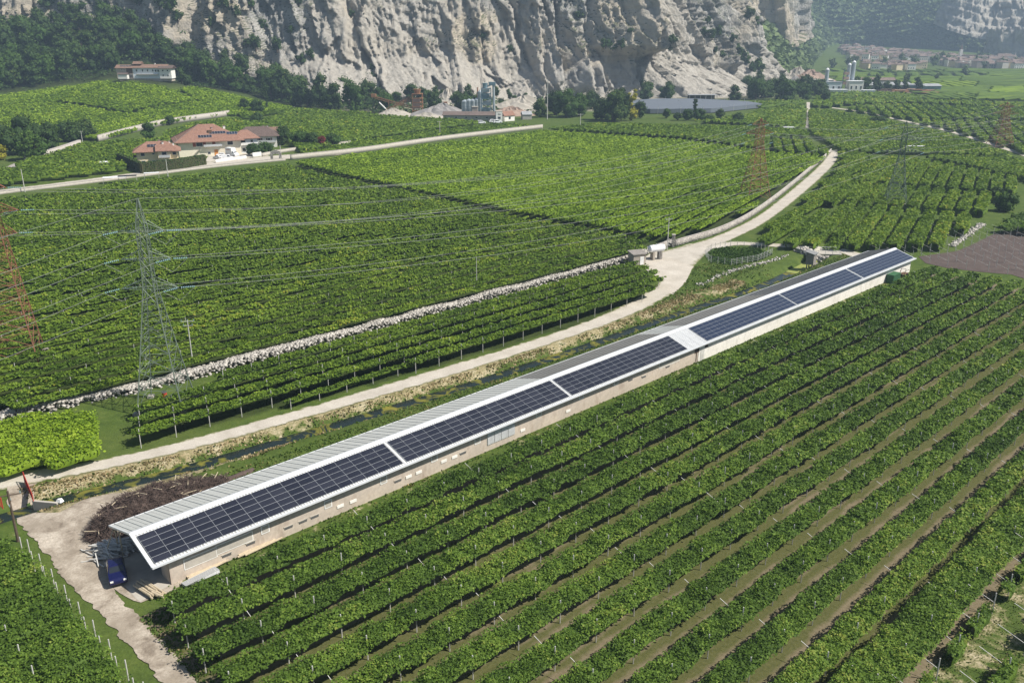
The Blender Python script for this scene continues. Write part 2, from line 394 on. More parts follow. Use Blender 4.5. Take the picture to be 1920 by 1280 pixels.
vg = math_(nt, 'MULTIPLY', math_(nt, 'ADD', math_(nt, 'MULTIPLY', sp.outputs[2], .9), math_(nt, 'SUBTRACT', fine, .55)), math_(nt, 'SUBTRACT', 1.0, attr(nt, 'fresh')))
c = mix(nt, ramp(nt, vg, [(0.46, (0, 0, 0)), (0.60, (.8, .8, .8))]), c, (.075, .092, .035))
nt.links.new(c, b.inputs['Base Color']); b.inputs['Roughness'].default_value = .95; b.inputs['Specular IOR Level'].default_value = .1
hb = math_(nt, 'ADD', math_(nt, 'MULTIPLY', streak, 1.2), fine)
bump(nt, b, hb, 1.0, 3.0)

# wooded mountain with rock where it is steep
m, nt, b = new_mat('mountain')
f1 = noise(nt, .006, 5, .6); f2 = noise(nt, .07, 7, .75)
wood = ramp(nt, f2, [(0.32, (.035, .060, .022)), (0.5, (.065, .105, .032)), (0.68, (.11, .155, .045))])  # wood tones raised, standing in for thicker haze
wood = mix(nt, ramp(nt, f1, [(0.5, (0, 0, 0)), (0.7, (.4, .4, .4))]), wood, (.085, .12, .035))
mp = nt.nodes.new('ShaderNodeMapping'); mp.inputs['Scale'].default_value = (.03, .03, .006); tc = nt.nodes.new('ShaderNodeTexCoord'); nt.links.new(tc.outputs['Object'], mp.inputs[0])
rk = ramp(nt, noise(nt, 1.0, 7, .7, vec=mp.outputs[0]), [(0.35, (.25, .25, .245)), (0.6, (.62, .56, .47))])
rw = math_(nt, 'ADD', attr(nt, 'rock'), math_(nt, 'MULTIPLY', math_(nt, 'SUBTRACT', f2, .5), .9))
c = mix(nt, ramp(nt, rw, [(0.42, (0, 0, 0)), (0.55, (1, 1, 1))]), wood, rk)
nt.links.new(c, b.inputs['Base Color']); b.inputs['Roughness'].default_value = 1; b.inputs['Specular IOR Level'].default_value = .05
bump(nt, b, f2, 1.0, 8.0)

# masonry wall of stones
m, nt, b = new_mat('rubble_wall')
vo = nt.nodes.new('ShaderNodeTexVoronoi'); vo.inputs['Scale'].default_value = 2.2; tc = nt.nodes.new('ShaderNodeTexCoord'); nt.links.new(tc.outputs['Object'], vo.inputs['Vector'])
f1 = noise(nt, .5, 5, .65)
hs = nt.nodes.new('ShaderNodeSeparateColor'); nt.links.new(vo.outputs['Color'], hs.inputs[0])
c = mix(nt, .5, ramp(nt, f1, [(0.3, (.20, .18, .16)), (0.6, (.42, .39, .35))]), ramp(nt, hs.outputs[0], [(0, (.16, .15, .14)), (1, (.46, .43, .39))]))
nt.links.new(c, b.inputs['Base Color']); b.inputs['Roughness'].default_value = .95; bump(nt, b, vo.outputs['Distance'], .8, .15)
m, nt, b = new_mat('white_stone')
c = ramp(nt, attr(nt, 'tone'), [(0, (.26, .245, .22)), (1, (.54, .51, .465))]); nt.links.new(c, b.inputs['Base Color']); b.inputs['Roughness'].default_value = .95
simple('cap_stone', (.42, .385, .35), .9, var=.12)

# ------------------------------------------------------------------ mesh helpers
def link(o, parent=None):
    COL.objects.link(o)
    if parent is not None: o.parent = parent
    return o
def tag(o, label=None, cat=None, group=None, kind=None):
    if label: o['label'] = label
    if cat: o['category'] = cat
    if group: o['group'] = group
    if kind: o['kind'] = kind
    return o
def thing(name, label, cat, loc=(0, 0, 0), rot=0.0, group=None):
    o = bpy.data.objects.new(name, None); o.empty_display_size = .5
    o.location = loc; o.rotation_euler = (0, 0, rot); link(o)
    return tag(o, label, cat, group)
def qmesh(name, V, Q, mats, attrs=None, midx=None, smooth=False):
    me = bpy.data.meshes.new(name); V = np.asarray(V, np.float32); Q = np.asarray(Q, np.int32); k = Q.shape[1]
    me.vertices.add(len(V)); me.vertices.foreach_set('co', V.ravel())
    me.loops.add(Q.size); me.loops.foreach_set('vertex_index', Q.ravel())
    me.polygons.add(len(Q)); me.polygons.foreach_set('loop_start', np.arange(0, Q.size, k, dtype=np.int32))
    if midx is not None: me.polygons.foreach_set('material_index', np.asarray(midx, np.int32))
    if smooth: me.polygons.foreach_set('use_smooth', np.ones(len(Q), bool))
    for m_ in (mats if isinstance(mats, (list, tuple)) else [mats]): me.materials.append(MATS[m_])
    me.update(calc_edges=True)
    for k_, v in (attrs or {}).items():
        a = me.attributes.new(k_, 'FLOAT', 'POINT'); a.data.foreach_set('value', np.asarray(v, np.float32))
    return me
def obj(name, me, parent=None):
    return link(bpy.data.objects.new(name, me), parent)
class MB:
    """collects boxes, tubes, prisms; builds one mesh object"""
    def __init__(s): s.v = []; s.f = []; s.m = []; s.mats = []
    def mi(s, m):
        if m not in s.mats: s.mats.append(m)
        return s.mats.index(m)
    def raw(s, vs, fs, m):
        b = len(s.v); s.v += [tuple(map(float, v)) for v in vs]; i = s.mi(m)
        for f in fs: s.f.append(tuple(b + j for j in f)); s.m.append(i)
        return s
    def box(s, c, size, m, rot=0.0, tilt=None):
        hx, hy, hz = size[0] / 2, size[1] / 2, size[2] / 2
        M = Matrix.Rotation(rot, 3, 'Z')
        if tilt is not None: M = M @ tilt
        vs = [Vector(c) + M @ Vector((x, y, z)) for x in (-hx, hx) for y in (-hy, hy) for z in (-hz, hz)]
        return s.raw(vs, [(0, 1, 3, 2), (4, 6, 7, 5), (0, 4, 5, 1), (2, 3, 7, 6), (0, 2, 6, 4), (1, 5, 7, 3)], m)
    def tube(s, p, q, r, m, r2=None, n=6, cap=True):
        p, q = Vector(p), Vector(q); d = (q - p)
        if d.length < 1e-6: return s
        d.normalize(); a = d.orthogonal().normalized(); b = d.cross(a); r2 = r if r2 is None else r2
        vs = [p + (a * cos(2 * pi * i / n) + b * sin(2 * pi * i / n)) * r for i in range(n)] + [q + (a * cos(2 * pi * i / n) + b * sin(2 * pi * i / n)) * r2 for i in range(n)]
        fs = [(i, (i + 1) % n, n + (i + 1) % n, n + i) for i in range(n)]
        if cap: fs += [tuple(range(n))[::-1], tuple(range(n, 2 * n))]
        return s.raw(vs, fs, m)
    def prism(s, pts, z0, z1, m):
        n = len(pts); vs = [(x, y, z0) for x, y in pts] + [(x, y, z1) for x, y in pts]
        return s.raw(vs, [tuple(range(n))[::-1], tuple(range(n, 2 * n))] + [(i, (i + 1) % n, n + (i + 1) % n, n + i) for i in range(n)], m)
    def mesh(s, name):
        me = bpy.data.meshes.new(name); me.from_pydata(s.v, [], s.f)
        for m_ in s.mats: me.materials.append(MATS[m_])
        me.polygons.foreach_set('material_index', s.m); me.update()
        bm = bmesh.new(); bm.from_mesh(me); bmesh.ops.recalc_face_normals(bm, faces=bm.faces); bm.to_mesh(me); bm.free()
        return me
    def build(s, name, parent=None): return obj(name, s.mesh(name), parent)
def rng(seed): return np.random.default_rng(seed)
def cards(P, Nn, size, R, asp=0.8):
    """leaf-sized quads at P facing roughly Nn"""
    k = len(P); A = R.normal(size=(k, 3)); A -= (A * Nn).sum(1, keepdims=True) * Nn; A /= np.linalg.norm(A, axis=1, keepdims=True) + 1e-9
    B = np.cross(Nn, A); sz = np.asarray(size).reshape(-1, 1) * (0.7 + 0.6 * R.random((k, 1))) / 2
    V = np.empty((k, 4, 3)); bend = Nn * sz * .35
    V[:, 0] = P - A * sz + bend * 0; V[:, 1] = P - B * sz * asp - bend; V[:, 2] = P + A * sz; V[:, 3] = P + B * sz * asp + bend
    return V.reshape(-1, 3), np.arange(4 * k).reshape(-1, 4)
def unit(v): return v / (np.linalg.norm(v, axis=-1, keepdims=True) + 1e-9)
ORD = ['first', 'second', 'third', 'fourth', 'fifth', 'sixth', 'seventh', 'eighth', 'ninth', 'tenth', 'eleventh', 'twelfth', 'thirteenth', 'fourteenth', 'fifteenth', 'sixteenth', 'seventeenth', 'eighteenth']
# ================================================================== SETTING
# ground: one sheet, fine near the camera, coarse to the horizon
gx = np.unique(np.r_[np.arange(-3200, -600, 100), np.arange(-600, -130, 12), np.arange(-130, 170, 1.35), np.arange(170, 700, 14), np.arange(700, 3401, 60)])
gy = np.unique(np.r_[np.arange(-600, 40, 30), np.arange(40, 260, 1.35), np.arange(260, 900, 10), np.arange(900, 2000, 25), np.arange(2000, 4301, 100)])
GX, GY = np.meshgrid(gx, gy, indexing='ij'); GZ = T(GX, GY)
fineg = (GX > -130) & (GX < 170) & (GY > 40) & (GY < 260)
GZ = GZ + np.where(fineg, .03 * fbm(GX / 2.3, GY / 2.3, 0, 3, 5), 0) * 1.0 - .035
idx = np.arange(GX.size).reshape(GX.shape)
Q = np.stack([idx[:-1, :-1], idx[1:, :-1], idx[1:, 1:], idx[:-1, 1:]], -1).reshape(-1, 4)
s_, n_ = toSN(GX, GY); dS = polydist(GX, GY, STREAM)
side = sstep(-n_, 0, 1)
left = n_ < np.interp(s_, [p for p, _ in [(-7, 0), (180, 0)]], [-17, -17])
upbank = (n_ < -15.5) & (n_ > -26) & (dS > 1.2) & (s_ > -4) & (s_ < 135)
dry = np.where(upbank, 1.0 * np.exp(-((dS - 3.2) / 2.0) ** 2) * (0.75 + .5 * fbm(s_ / 14, n_ / 9, 0, 2, 9)) + .05, 0)
dry = dry + np.where((n_ > 2.5) & (n_ < 7.2) & (s_ > -1) & (s_ < 172), .30, 0)
dry = dry + np.where((s_ > 124) & (s_ < 152) & (n_ < -19) & (n_ > -34), .12, 0)
dry = np.where((n_ > 59) & (n_ < 95) & (s_ > 0) & (s_ < 170), .46, dry)
dry = np.where((s_ > -7.5) & (s_ < 15) & (n_ > -18.5) & (n_ < -10), dry + .12, dry)
soil = np.zeros_like(GX)
gpx, gpy = proj(GX, GY, GZ)
dark_floor = sstep(gpy, 0, 1) * (1 - sstep(gpy - np.interp(gpx, [-300, 0, 120, 215, 345, 430, 520, 600, 700], [180, 178, 160, 150, 164, 174, 196, 206, 214]), -3, 1)) * (gpx < 730) * (GY > 520)
dark_floor = np.maximum(dark_floor, (GY > 560) * (gpx < 1440) * (1 - sstep(gpy, 186, 190)) * (gpx > 1180) * .6)
def _inp(P):
    c = np.zeros(GX.shape, bool); j = len(P) - 1
    for i in range(len(P)):
        (xi, yi), (xj, yj) = P[i], P[j]
        if yi != yj: c ^= ((yi > gpy) != (yj > gpy)) & (gpx < (xj - xi) * (gpy - yi) / (yj - yi) + xi)
        j = i
    return c
dark_floor = np.maximum(dark_floor, .75 * _inp([(-330, 425), (0, 378), (270, 343), (536, 312), (800, 273), (1018, 247), (1290, 262), (1552, 293), (1395, 410), (1262, 455), (1165, 486), (1000, 531), (800, 581), (640, 621), (480, 663), (250, 726), (0, 772), (-330, 805)]))  # mossy vineyard floor, with the shade of the row gaps painted in
dark_floor = np.maximum(dark_floor, .7 * _inp([(290, 815), (400, 797), (640, 737), (870, 672), (1100, 604), (1225, 545), (1215, 512), (1160, 492), (1000, 540), (640, 645), (430, 700), (400, 740), (300, 770)]))  # roadside rows: the same shade painted into the floor colour
screem = (GY > 575) * (GY < 900) * (gpx > 640) * (gpx < 1440) * (1 - sstep(gpy, 205, 212)) * np.where(gpx > 1190, (gpy < 186), 1)
me = qmesh('ground', np.stack([GX, GY, GZ], -1).reshape(-1, 3), Q, 'ground', {'dry': dry.ravel(), 'soil': soil.ravel(), 'wood': dark_floor.ravel(), 'scree': screem.ravel()}, smooth=True)
tag(obj('ground', me), kind='structure')

def resample(pts, n):
    pts = np.asarray(pts, float); d = np.r_[0, np.cumsum(np.hypot(*np.diff(pts, axis=0).T))]; t = np.linspace(0, d[-1], n)
    return np.stack([np.interp(t, d, pts[:, i]) for i in range(pts.shape[1])], -1)
def smooth_line(pts, it=2):
    pts = [np.asarray(p, float) for p in pts]
    for _ in range(it):
        q = [pts[0]]
        for a, b in zip(pts[:-1], pts[1:]): q += [a * .75 + b * .25, a * .25 + b * .75]
        q.append(pts[-1]); pts = q
    return np.array(pts)
def ribbon(name, L, R_, mat, dz=.05, n=200, kind='structure', wob=.12, m=6, terr=True):
    L = resample(smooth_line(L), n); R_ = resample(smooth_line(R_), n)
    t = np.linspace(0, 1, m)[None, :, None]
    P = L[:, None] * (1 - t) + R_[:, None] * t
    wv = wob * fbm(P[..., 0] / .9, P[..., 1] / .9, 0, 3, 31)
    d = unit(R_ - L)[:, None] * wv[..., None]; e = np.zeros((1, m, 1)); e[0, 0] = 1; e[0, -1] = 1
    P = P + d * e * 1.6
    Z = (T(P[..., 0], P[..., 1]) if terr else 0) + dz
    V = np.concatenate([P, (Z + 0 * P[..., 0])[..., None]], -1).reshape(-1, 3)
    i = np.arange(n * m).reshape(n, m); Q = np.stack([i[:-1, :-1], i[1:, :-1], i[1:, 1:], i[:-1, 1:]], -1).reshape(-1, 4)
    o = obj(name, qmesh(name, V, Q, mat, {'across': np.repeat(np.abs(t[..., 0] * 2 - 1), n, 0).ravel()}, smooth=True)); return tag(o, kind=kind)
def sheet(name, pts, mat, dz=.05, sub=1.0):
    """flat polygon sheet cut into a fine grid with ragged rim"""
    pts = np.asarray(pts); bm = bmesh.new()
    P = resample(np.vstack([pts, pts[:1]]), max(12, int(np.hypot(*np.diff(np.vstack([pts, pts[:1]]), axis=0).T).sum() / sub)))[:-1]
    c = P.mean(0); P = P + unit(P - c) * (.22 * fbm(P[:, 0] / 1.1, P[:, 1] / 1.1, 0, 3, 8))[:, None]
    vs = [bm.verts.new((x, y, Tz(x, y) + dz)) for x, y in P]; bm.faces.new(vs)
    bmesh.ops.triangulate(bm, faces=bm.faces); bmesh.ops.recalc_face_normals(bm, faces=bm.faces)
    for f in bm.faces:
        if f.normal.z < 0: f.normal_flip()
    me = bpy.data.meshes.new(name); bm.to_mesh(me); bm.free(); me.materials.append(MATS[mat])
    return tag(obj(name, me), kind='structure')
def Gs(pts, z=0): return [G(x, y, z) for x, y in pts]

# stream water
W = smooth_line(STREAM, 2); d = unit(np.gradient(W, axis=0)); nn = np.stack([d[:, 1], -d[:, 0]], -1)
L_, R_ = W - nn * 1.6, W + nn * 1.6
V = np.concatenate([np.c_[L_, np.full(len(W), -.98)], np.c_[R_, np.full(len(W), -.98)]]); k = len(W)
o = obj('stream', qmesh('stream', V, [(i, k + i, k + i + 1, i + 1) for i in range(k - 1)], 'stream_water')); tag(o, kind='structure')
cw = resample([SN(152, -15.6), SN(164, -16.6), SN(176, -19)], 20); cd_ = unit(np.gradient(cw, axis=0)); cn = np.stack([cd_[:, 1], -cd_[:, 0]], -1)
V = np.concatenate([np.c_[cw - cn * 1.9, np.full(20, -.972)], np.c_[cw + cn * 1.9, np.full(20, -.972)]])
tag(obj('duckweed', qmesh('duckweed', V, [(i, 20 + i, 21 + i, i + 1) for i in range(19)], 'duckweed')), kind='structure')

# roads and tracks
ROAD_U = Gs([(-260, 925), (-100, 903), (0, 888), (200, 862), (400, 812), (600, 757), (800, 698), (1000, 638), (1150, 585), (1228, 540), (1246, 520), (1240, 500)])
ROAD_L = Gs([(-260, 960), (-100, 940), (20, 915), (75, 902), (200, 880), (400, 832), (600, 775), (800, 718), (1000, 655), (1150, 605), (1235, 567), (1280, 535), (1300, 500)])
ribbon('gravel_road', ROAD_U, ROAD_L, 'gravel_road', .020, 500, wob=.3)
sheet('paved_yard', Gs([(1200, 497), (1232, 520), (1247, 522), (1240, 545), (1262, 552), (1285, 530), (1302, 495), (1318, 477), (1345, 462), (1330, 452), (1290, 458), (1250, 472), (1228, 470), (1195, 490)]), 'gravel_yard', .026)
ribbon('lane', Gs([(1236, 472), (1285, 461), (1340, 445), (1395, 420), (1430, 400), (1470, 368), (1510, 335), (1535, 312), (1548, 298), (1556, 283)]),
       Gs([(1300, 500), (1322, 476), (1365, 452), (1420, 427), (1460, 400), (1500, 368), (1530, 342), (1558, 315), (1572, 296), (1570, 281)]), 'gravel_road', .032, 220, wob=.2)
ribbon('track', Gs([(1325, 463), (1366, 452), (1420, 455), (1500, 459), (1560, 463), (1604, 470), (1650, 492)]),
       Gs([(1322, 476), (1370, 459), (1420, 461), (1500, 466), (1560, 471), (1590, 478), (1640, 500)]), 'gravel_road', .038, 160, wob=.12)
ribbon('farm_lane', Gs([(15, 912), (15, 945), (34, 984), (64, 1008), (101, 1058), (141, 1105), (188, 1152), (232, 1199), (279, 1246), (302, 1277), (360, 1345)]),
       Gs([(66, 906), (62, 935), (75, 975), (110, 1000), (165, 1050), (218, 1103), (238, 1139), (279, 1176), (316, 1216), (353, 1256), (374, 1282), (430, 1345)]), 'dirt', .034, 160, wob=.35)
sheet('dirt_yard', Gs([(62, 960), (110, 962), (150, 938), (200, 926), (260, 920), (330, 1000), (345, 1090), (330, 1105), (290, 1118), (262, 1130), (225, 1112), (205, 1095), (160, 1058), (100, 1005)]), 'dirt', .028)
sheet('concrete_pad', Gs([(195, 1060), (245, 1110), (262, 1128), (300, 1108), (330, 1090), (300, 1020), (240, 1010), (188, 1025)]), 'concrete', .045)
ribbon('hill_road', Gs([(-200, 384), (0, 356), (120, 342), (270, 322), (330, 313), (395, 303), (460, 297), (532, 290), (640, 285)], 0), Gs([(-200, 392), (0, 362), (120, 348), (270, 328), (335, 320), (400, 311), (460, 305), (530, 299), (640, 291)]), 'gravel_road', .06, 160, wob=.3)
ribbon('far_track', Gs([(1512, 192), (1513, 215), (1510, 240)]), Gs([(1519, 192), (1519, 215), (1516, 241)]), 'gravel_road', .06, 40)
ribbon('valley_track', Gs([(1560, 201.5), (1620, 209), (1677, 222), (1778, 243), (1853, 266), (1925, 289), (2050, 335)]), Gs([(1560, 203), (1620, 211), (1677, 224.5), (1778, 246.5), (1853, 271), (1925, 295), (2050, 343)]), 'gravel_road', .06, 100)
# the forecourt beside the villas
sheet('forecourt', Gs([(383, 303), (395, 288), (440, 284), (470, 284), (500, 288), (505, 294), (460, 301), (420, 307)]), 'gravel_yard', .03)
# soil of the big plot, laid in the frame of its rows
bm = MB(); bm.raw([(-3, 6.8, 0), (171, 6.8, 0), (171, 59.2, 0), (-3, 59.2, 0)], [(0, 1, 2, 3)], 'row_soil')
o = bm.build('plot_soil'); o.location = (*SN(0, 0), .012); o.rotation_euler = (0, 0, SANG); o.scale = (1, -1, 1); tag(o, kind='structure')
sheet('bare_field', Gs([(1722, 481), (1800, 470), (1870, 435), (1960, 430), (2080, 470), (2080, 600), (1985, 545), (1900, 515), (1820, 508), (1740, 498)]), 'bare_field', .016, sub=6)

# ------------------------------------------------------------------ limestone cliff
cp = [AT(*q) for q in [(-420, 40, 740), (-250, 45, 735), (80, 42, 728), (200, 22, 725), (262, 52, 712), (345, 76, 700), (420, 110, 690), (500, 135, 688), (600, 156, 690), (700, 172, 696),
                       (850, 180, 706), (1000, 188, 712), (1100, 192, 718), (1200, 190, 727), (1290, 182, 748), (1400, 168, 800), (1444, 152, 862), (1448, 140, 960), (1430, 110, 1150)]]
cp = np.array(cp); cpl = resample(smooth_line(cp, 2), 1080)
tg = np.gradient(cpl[:, :2], axis=0); ker = np.ones(61) / 61
tg = np.stack([np.convolve(np.pad(tg[:, i], 30, 'edge'), ker, 'valid') for i in (0, 1)], -1)
tg = unit(tg); cn_ = np.stack([tg[:, 1], -tg[:, 0]], -1)
su = np.r_[0, np.cumsum(np.hypot(*np.diff(cpl[:, :2], axis=0).T))]
hh = np.r_[np.arange(-6, 92, .9), np.arange(92, 240, 8.0)]
U, Hh = np.meshgrid(su, hh, indexing='ij')
cpx = 960 + cpl[:, 0] * FPX / (cpl[:, 1] * CT + 30 * ST); PX = cpx[:, None] + 0 * Hh
warp = 18 * fbm(U / 60, Hh / 60, 0, 3, 71)
out = -0.50 * Hh - 10 * sstep(Hh, 80, 200)
out += 5 * fbm((U + warp) / 55, Hh / 150, 0, 3, 72)
ww = 5 * fbm(U / 22, Hh / 22, 0, 3, 66)
for sx, sy, am, ti, sd_ in ((31, 90, 6.0, 8.0, 301), (13, 42, 4.4, 6.5, 311), (5.6, 17, 2.1, 3.8, 321), (2.8, 7, 1.1, 2.2, 331)):
    a_, b2_, c2_, dx_, dy_ = worley((U + ww + .25 * Hh) / sx, (Hh + ww * .6 + .12 * U) / sy, sd_); out += am * a_ + ti * (b2_ * dx_ + c2_ * dy_) * 2
out += .7 * fbm(U / 4, Hh / 5, 0, 4, 75, .6)
# broken, slanting strata ledges
st = Hh + .10 * (U - 500) + 12 * fbm(U / 60, Hh / 60, 0, 3, 76)
led = (st / 7.5) - np.floor(st / 7.5); out -= 1.3 * (sstep(led, 0, .86) - sstep(led, .88, 1.0)) * np.clip(.5 + 1.6 * fbm(U / 40, Hh / 30, 0, 2, 67), 0, 1.6)
def saw(a, b, amp, h0, h1=400, sharp=.10):
    t = (PX - a) / (b - a); g_ = np.where(t < 1, np.clip(t, 0, 1), np.clip(1 - (t - 1) / sharp, 0, 1))
    return amp * g_ * sstep(Hh + 5 * fbm(U / 14, Hh / 14, 0, 2, 5), h0 - 5, h0 + 5) * (1 - sstep(Hh, h1 - 6, h1 + 6))
out += saw(1108, 1236, 46, 36) + saw(1018, 1052, 9, 12) + saw(1052, 1104, 12, 8, 40) + saw(992, 1020, 6, 5) + saw(1085, 1128, 11, -5, 30)
out += saw(250, 345, 20, -5, sharp=.2) + saw(352, 400, 8, 10) + saw(600, 650, 6, 20) + saw(1340, 1395, 12, 20) + saw(1400, 1438, 10, 5) + saw(880, 905, 6, 15) + saw(1165, 1195, 9, -5, 34) + saw(1200, 1232, 8, -5, 30)
# quarried recess with a vertical cut, right of the great buttress
out -= 16 * (sstep(PX, 1236, 1240) - sstep(PX, 1288, 1294)) * sstep(Hh, 38, 42)
# talus: broad aprons of pale rubble
fanw = np.interp(cpx, [500, 620, 760, 900, 1010, 1060, 1200, 1250, 1300, 1340, 1400, 1450], [0, .8, 1.15, 1.0, .55, .2, .3, 1.0, 1.3, 1.0, .7, .3])[:, None]
ht = 26 + 14 * fbm(U / 45, 0 * Hh, 0, 3, 77) + 14 * np.exp(-((PX - 1270) / 38) ** 2)
tal = np.clip(1 - Hh / ht, 0, 1.3); out += 38 * fanw * tal ** 1.25 + 1.0 * fbm(U / 4, Hh / 3, 0, 3, 79) * (tal > 0)
fresh = np.clip(fanw * 1.6, 0, 1) * sstep(ht * 1.12 + 7 * fbm(U / 20, Hh / 10, 0, 3, 78) - Hh, -3, 5)
fresh = np.maximum(fresh, .75 * sstep(fbm(U / 28, Hh / 34, 0, 4, 81) + .5 * np.exp(-((PX - 1300) / 70) ** 2) + .22 * np.exp(-((PX - 760) / 120) ** 2), .26, .42))
out = out * (1 - 0 * Hh)
CX = cpl[:, 0][:, None] + cn_[:, 0][:, None] * out; CY = cpl[:, 1][:, None] + cn_[:, 1][:, None] * out; CZ = cpl[:, 2][:, None] + Hh
i = np.arange(CX.size).reshape(CX.shape); Q = np.stack([i[:-1, :-1], i[1:, :-1], i[1:, 1:], i[:-1, 1:]], -1).reshape(-1, 4)
tag(obj('cliff', qmesh('cliff', np.stack([CX, CY, CZ], -1).reshape(-1, 3), Q, 'limestone', {'fresh': fresh.ravel()})), kind='structure')
CPX, CPY = proj(CX, CY, CZ)
def on_cliff(px, py):
    k = np.argmin((CPX[:, :100] - px) ** 2 + (CPY[:, :100] - py) ** 2); a, b = divmod(k, 100)
    return CX[a, b], CY[a, b], CZ[a, b]
# the next headland, farther off
cp2 = np.array([AT(*q) for q in [(1350, 80, 1130), (1420, 82, 1120), (1462, 84, 1125), (1495, 62, 1150), (1512, 44, 1210), (1500, 40, 1400)]])
c2 = resample(smooth_line(cp2, 2), 220); t2 = unit(np.gradient(c2[:, :2], axis=0)); n2 = np.stack([t2[:, 1], -t2[:, 0]], -1)
s2 = np.r_[0, np.cumsum(np.hypot(*np.diff(c2[:, :2], axis=0).T))]; h2 = np.arange(-12, 260, 2.5); U2, H2 = np.meshgrid(s2, h2, indexing='ij')
o2 = -.12 * H2 + 10 * fbm(U2 / 45, H2 / 200, 0, 3, 91) + 2.5 * fbm(U2 / 8, H2 / 10, 0, 3, 93)
for sx, sy, am, ti, sd_ in ((30, 90, 12, 12, 401), (12, 34, 5, 7, 411), (6, 12, 2, 3, 421)):
    a_, b2_, c2_, dx_, dy_ = worley(U2 / sx, H2 / sy, sd_); o2 = o2 + am * a_ + ti * (b2_ * dx_ + c2_ * dy_) * 2
X2 = c2[:, 0][:, None] + n2[:, 0][:, None] * o2; Y2 = c2[:, 1][:, None] + n2[:, 1][:, None] * o2; Z2 = c2[:, 2][:, None] + H2
i = np.arange(X2.size).reshape(X2.shape); Q = np.stack([i[:-1, :-1], i[1:, :-1], i[1:, 1:], i[:-1, 1:]], -1).reshape(-1, 4)
tag(obj('cliff', qmesh('cliff', np.stack([X2, Y2, Z2], -1).reshape(-1, 3), Q, 'limestone', {'fresh': 0 * U2.ravel()})), kind='structure')

# ------------------------------------------------------------------ wooded mountain behind the village
mb_ = [AT(*q)[:2] for q in [(1380, 158, 850), (1447, 155, 880), (1482, 148, 930), (1512, 139, 1020), (1526, 125, 1250), (1551, 92, 1750), (1572, 83.5, 1900), (1698, 93.5, 1880), (1824, 102.5, 1780), (1925, 111.5, 1680), (2150, 118, 1600), (2700, 125, 1500)]]
mx = np.r_[np.arange(240, 1700, 9.0), np.arange(1700, 3350, 40.0)]; my = np.r_[np.arange(860, 2700, 11.0), np.arange(2700, 4250, 60.0)]
MX, MY = np.meshgrid(mx, my, indexing='ij')
D = polydist(MX, MY, mb_)
poly = np.array(mb_ + [(9000, 1500), (9000, 9000), (-500, 9000), (-500, 900)])
ins = np.zeros(MX.shape, bool); j = len(poly) - 1
for i_ in range(len(poly)):
    xi, yi = poly[i_]; xj, yj = poly[j]
    with np.errstate(divide='ignore', invalid='ignore'):
        c_ = ((yi > MY) != (yj > MY)) & (MX < (xj - xi) * (MY - yi) / (yj - yi) + xi)
    ins ^= c_; j = i_
D = np.where(ins, D, -D)
mpx = proj(MX, MY, 60 + 0 * MX)[0]
Dw = D + 30 * fbm(MX / 160, MY / 160, 0, 3, 51) * sstep(D, 0, 120)
wr = sstep(mpx, 1720, 1790); wl = sstep(mpx, 1815, 1840)
hgt = 0.60 * Dw + 16 * sstep(Dw, 0, 60)
hgt = hgt + 26 * (1 - 2 * np.abs(vnoise(MX / 120, MY / 120, 0, 52))) * sstep(D, 20, 160) + 7 * fbm(MX / 26, MY / 26, 0, 4, 53) * sstep(D, 5, 60)
hgt = np.where(hgt > 330, 330 + (hgt - 330) * .18, hgt); hgt = np.minimum(hgt, 430)
MZ = T(MX, MY) + np.where(D > 0, hgt, -5 + D * .05)
gxx = np.gradient(MZ, mx, axis=0); gyy = np.gradient(MZ, my, axis=1); slo = np.hypot(gxx, gyy)
rock = .35 * sstep(slo, 1.0, 1.8)
i = np.arange(MX.size).reshape(MX.shape); Q = np.stack([i[:-1, :-1], i[1:, :-1], i[1:, 1:], i[:-1, 1:]], -1).reshape(-1, 4)
keep = (D.ravel()[Q] > -30).any(1); Q = Q[keep]
tag(obj('mountain', qmesh('mountain', np.stack([MX, MY, MZ], -1).reshape(-1, 3), Q, 'mountain', {'rock': rock.ravel()}, smooth=True)), kind='structure')
MPX, MPY = proj(MX, MY, MZ)

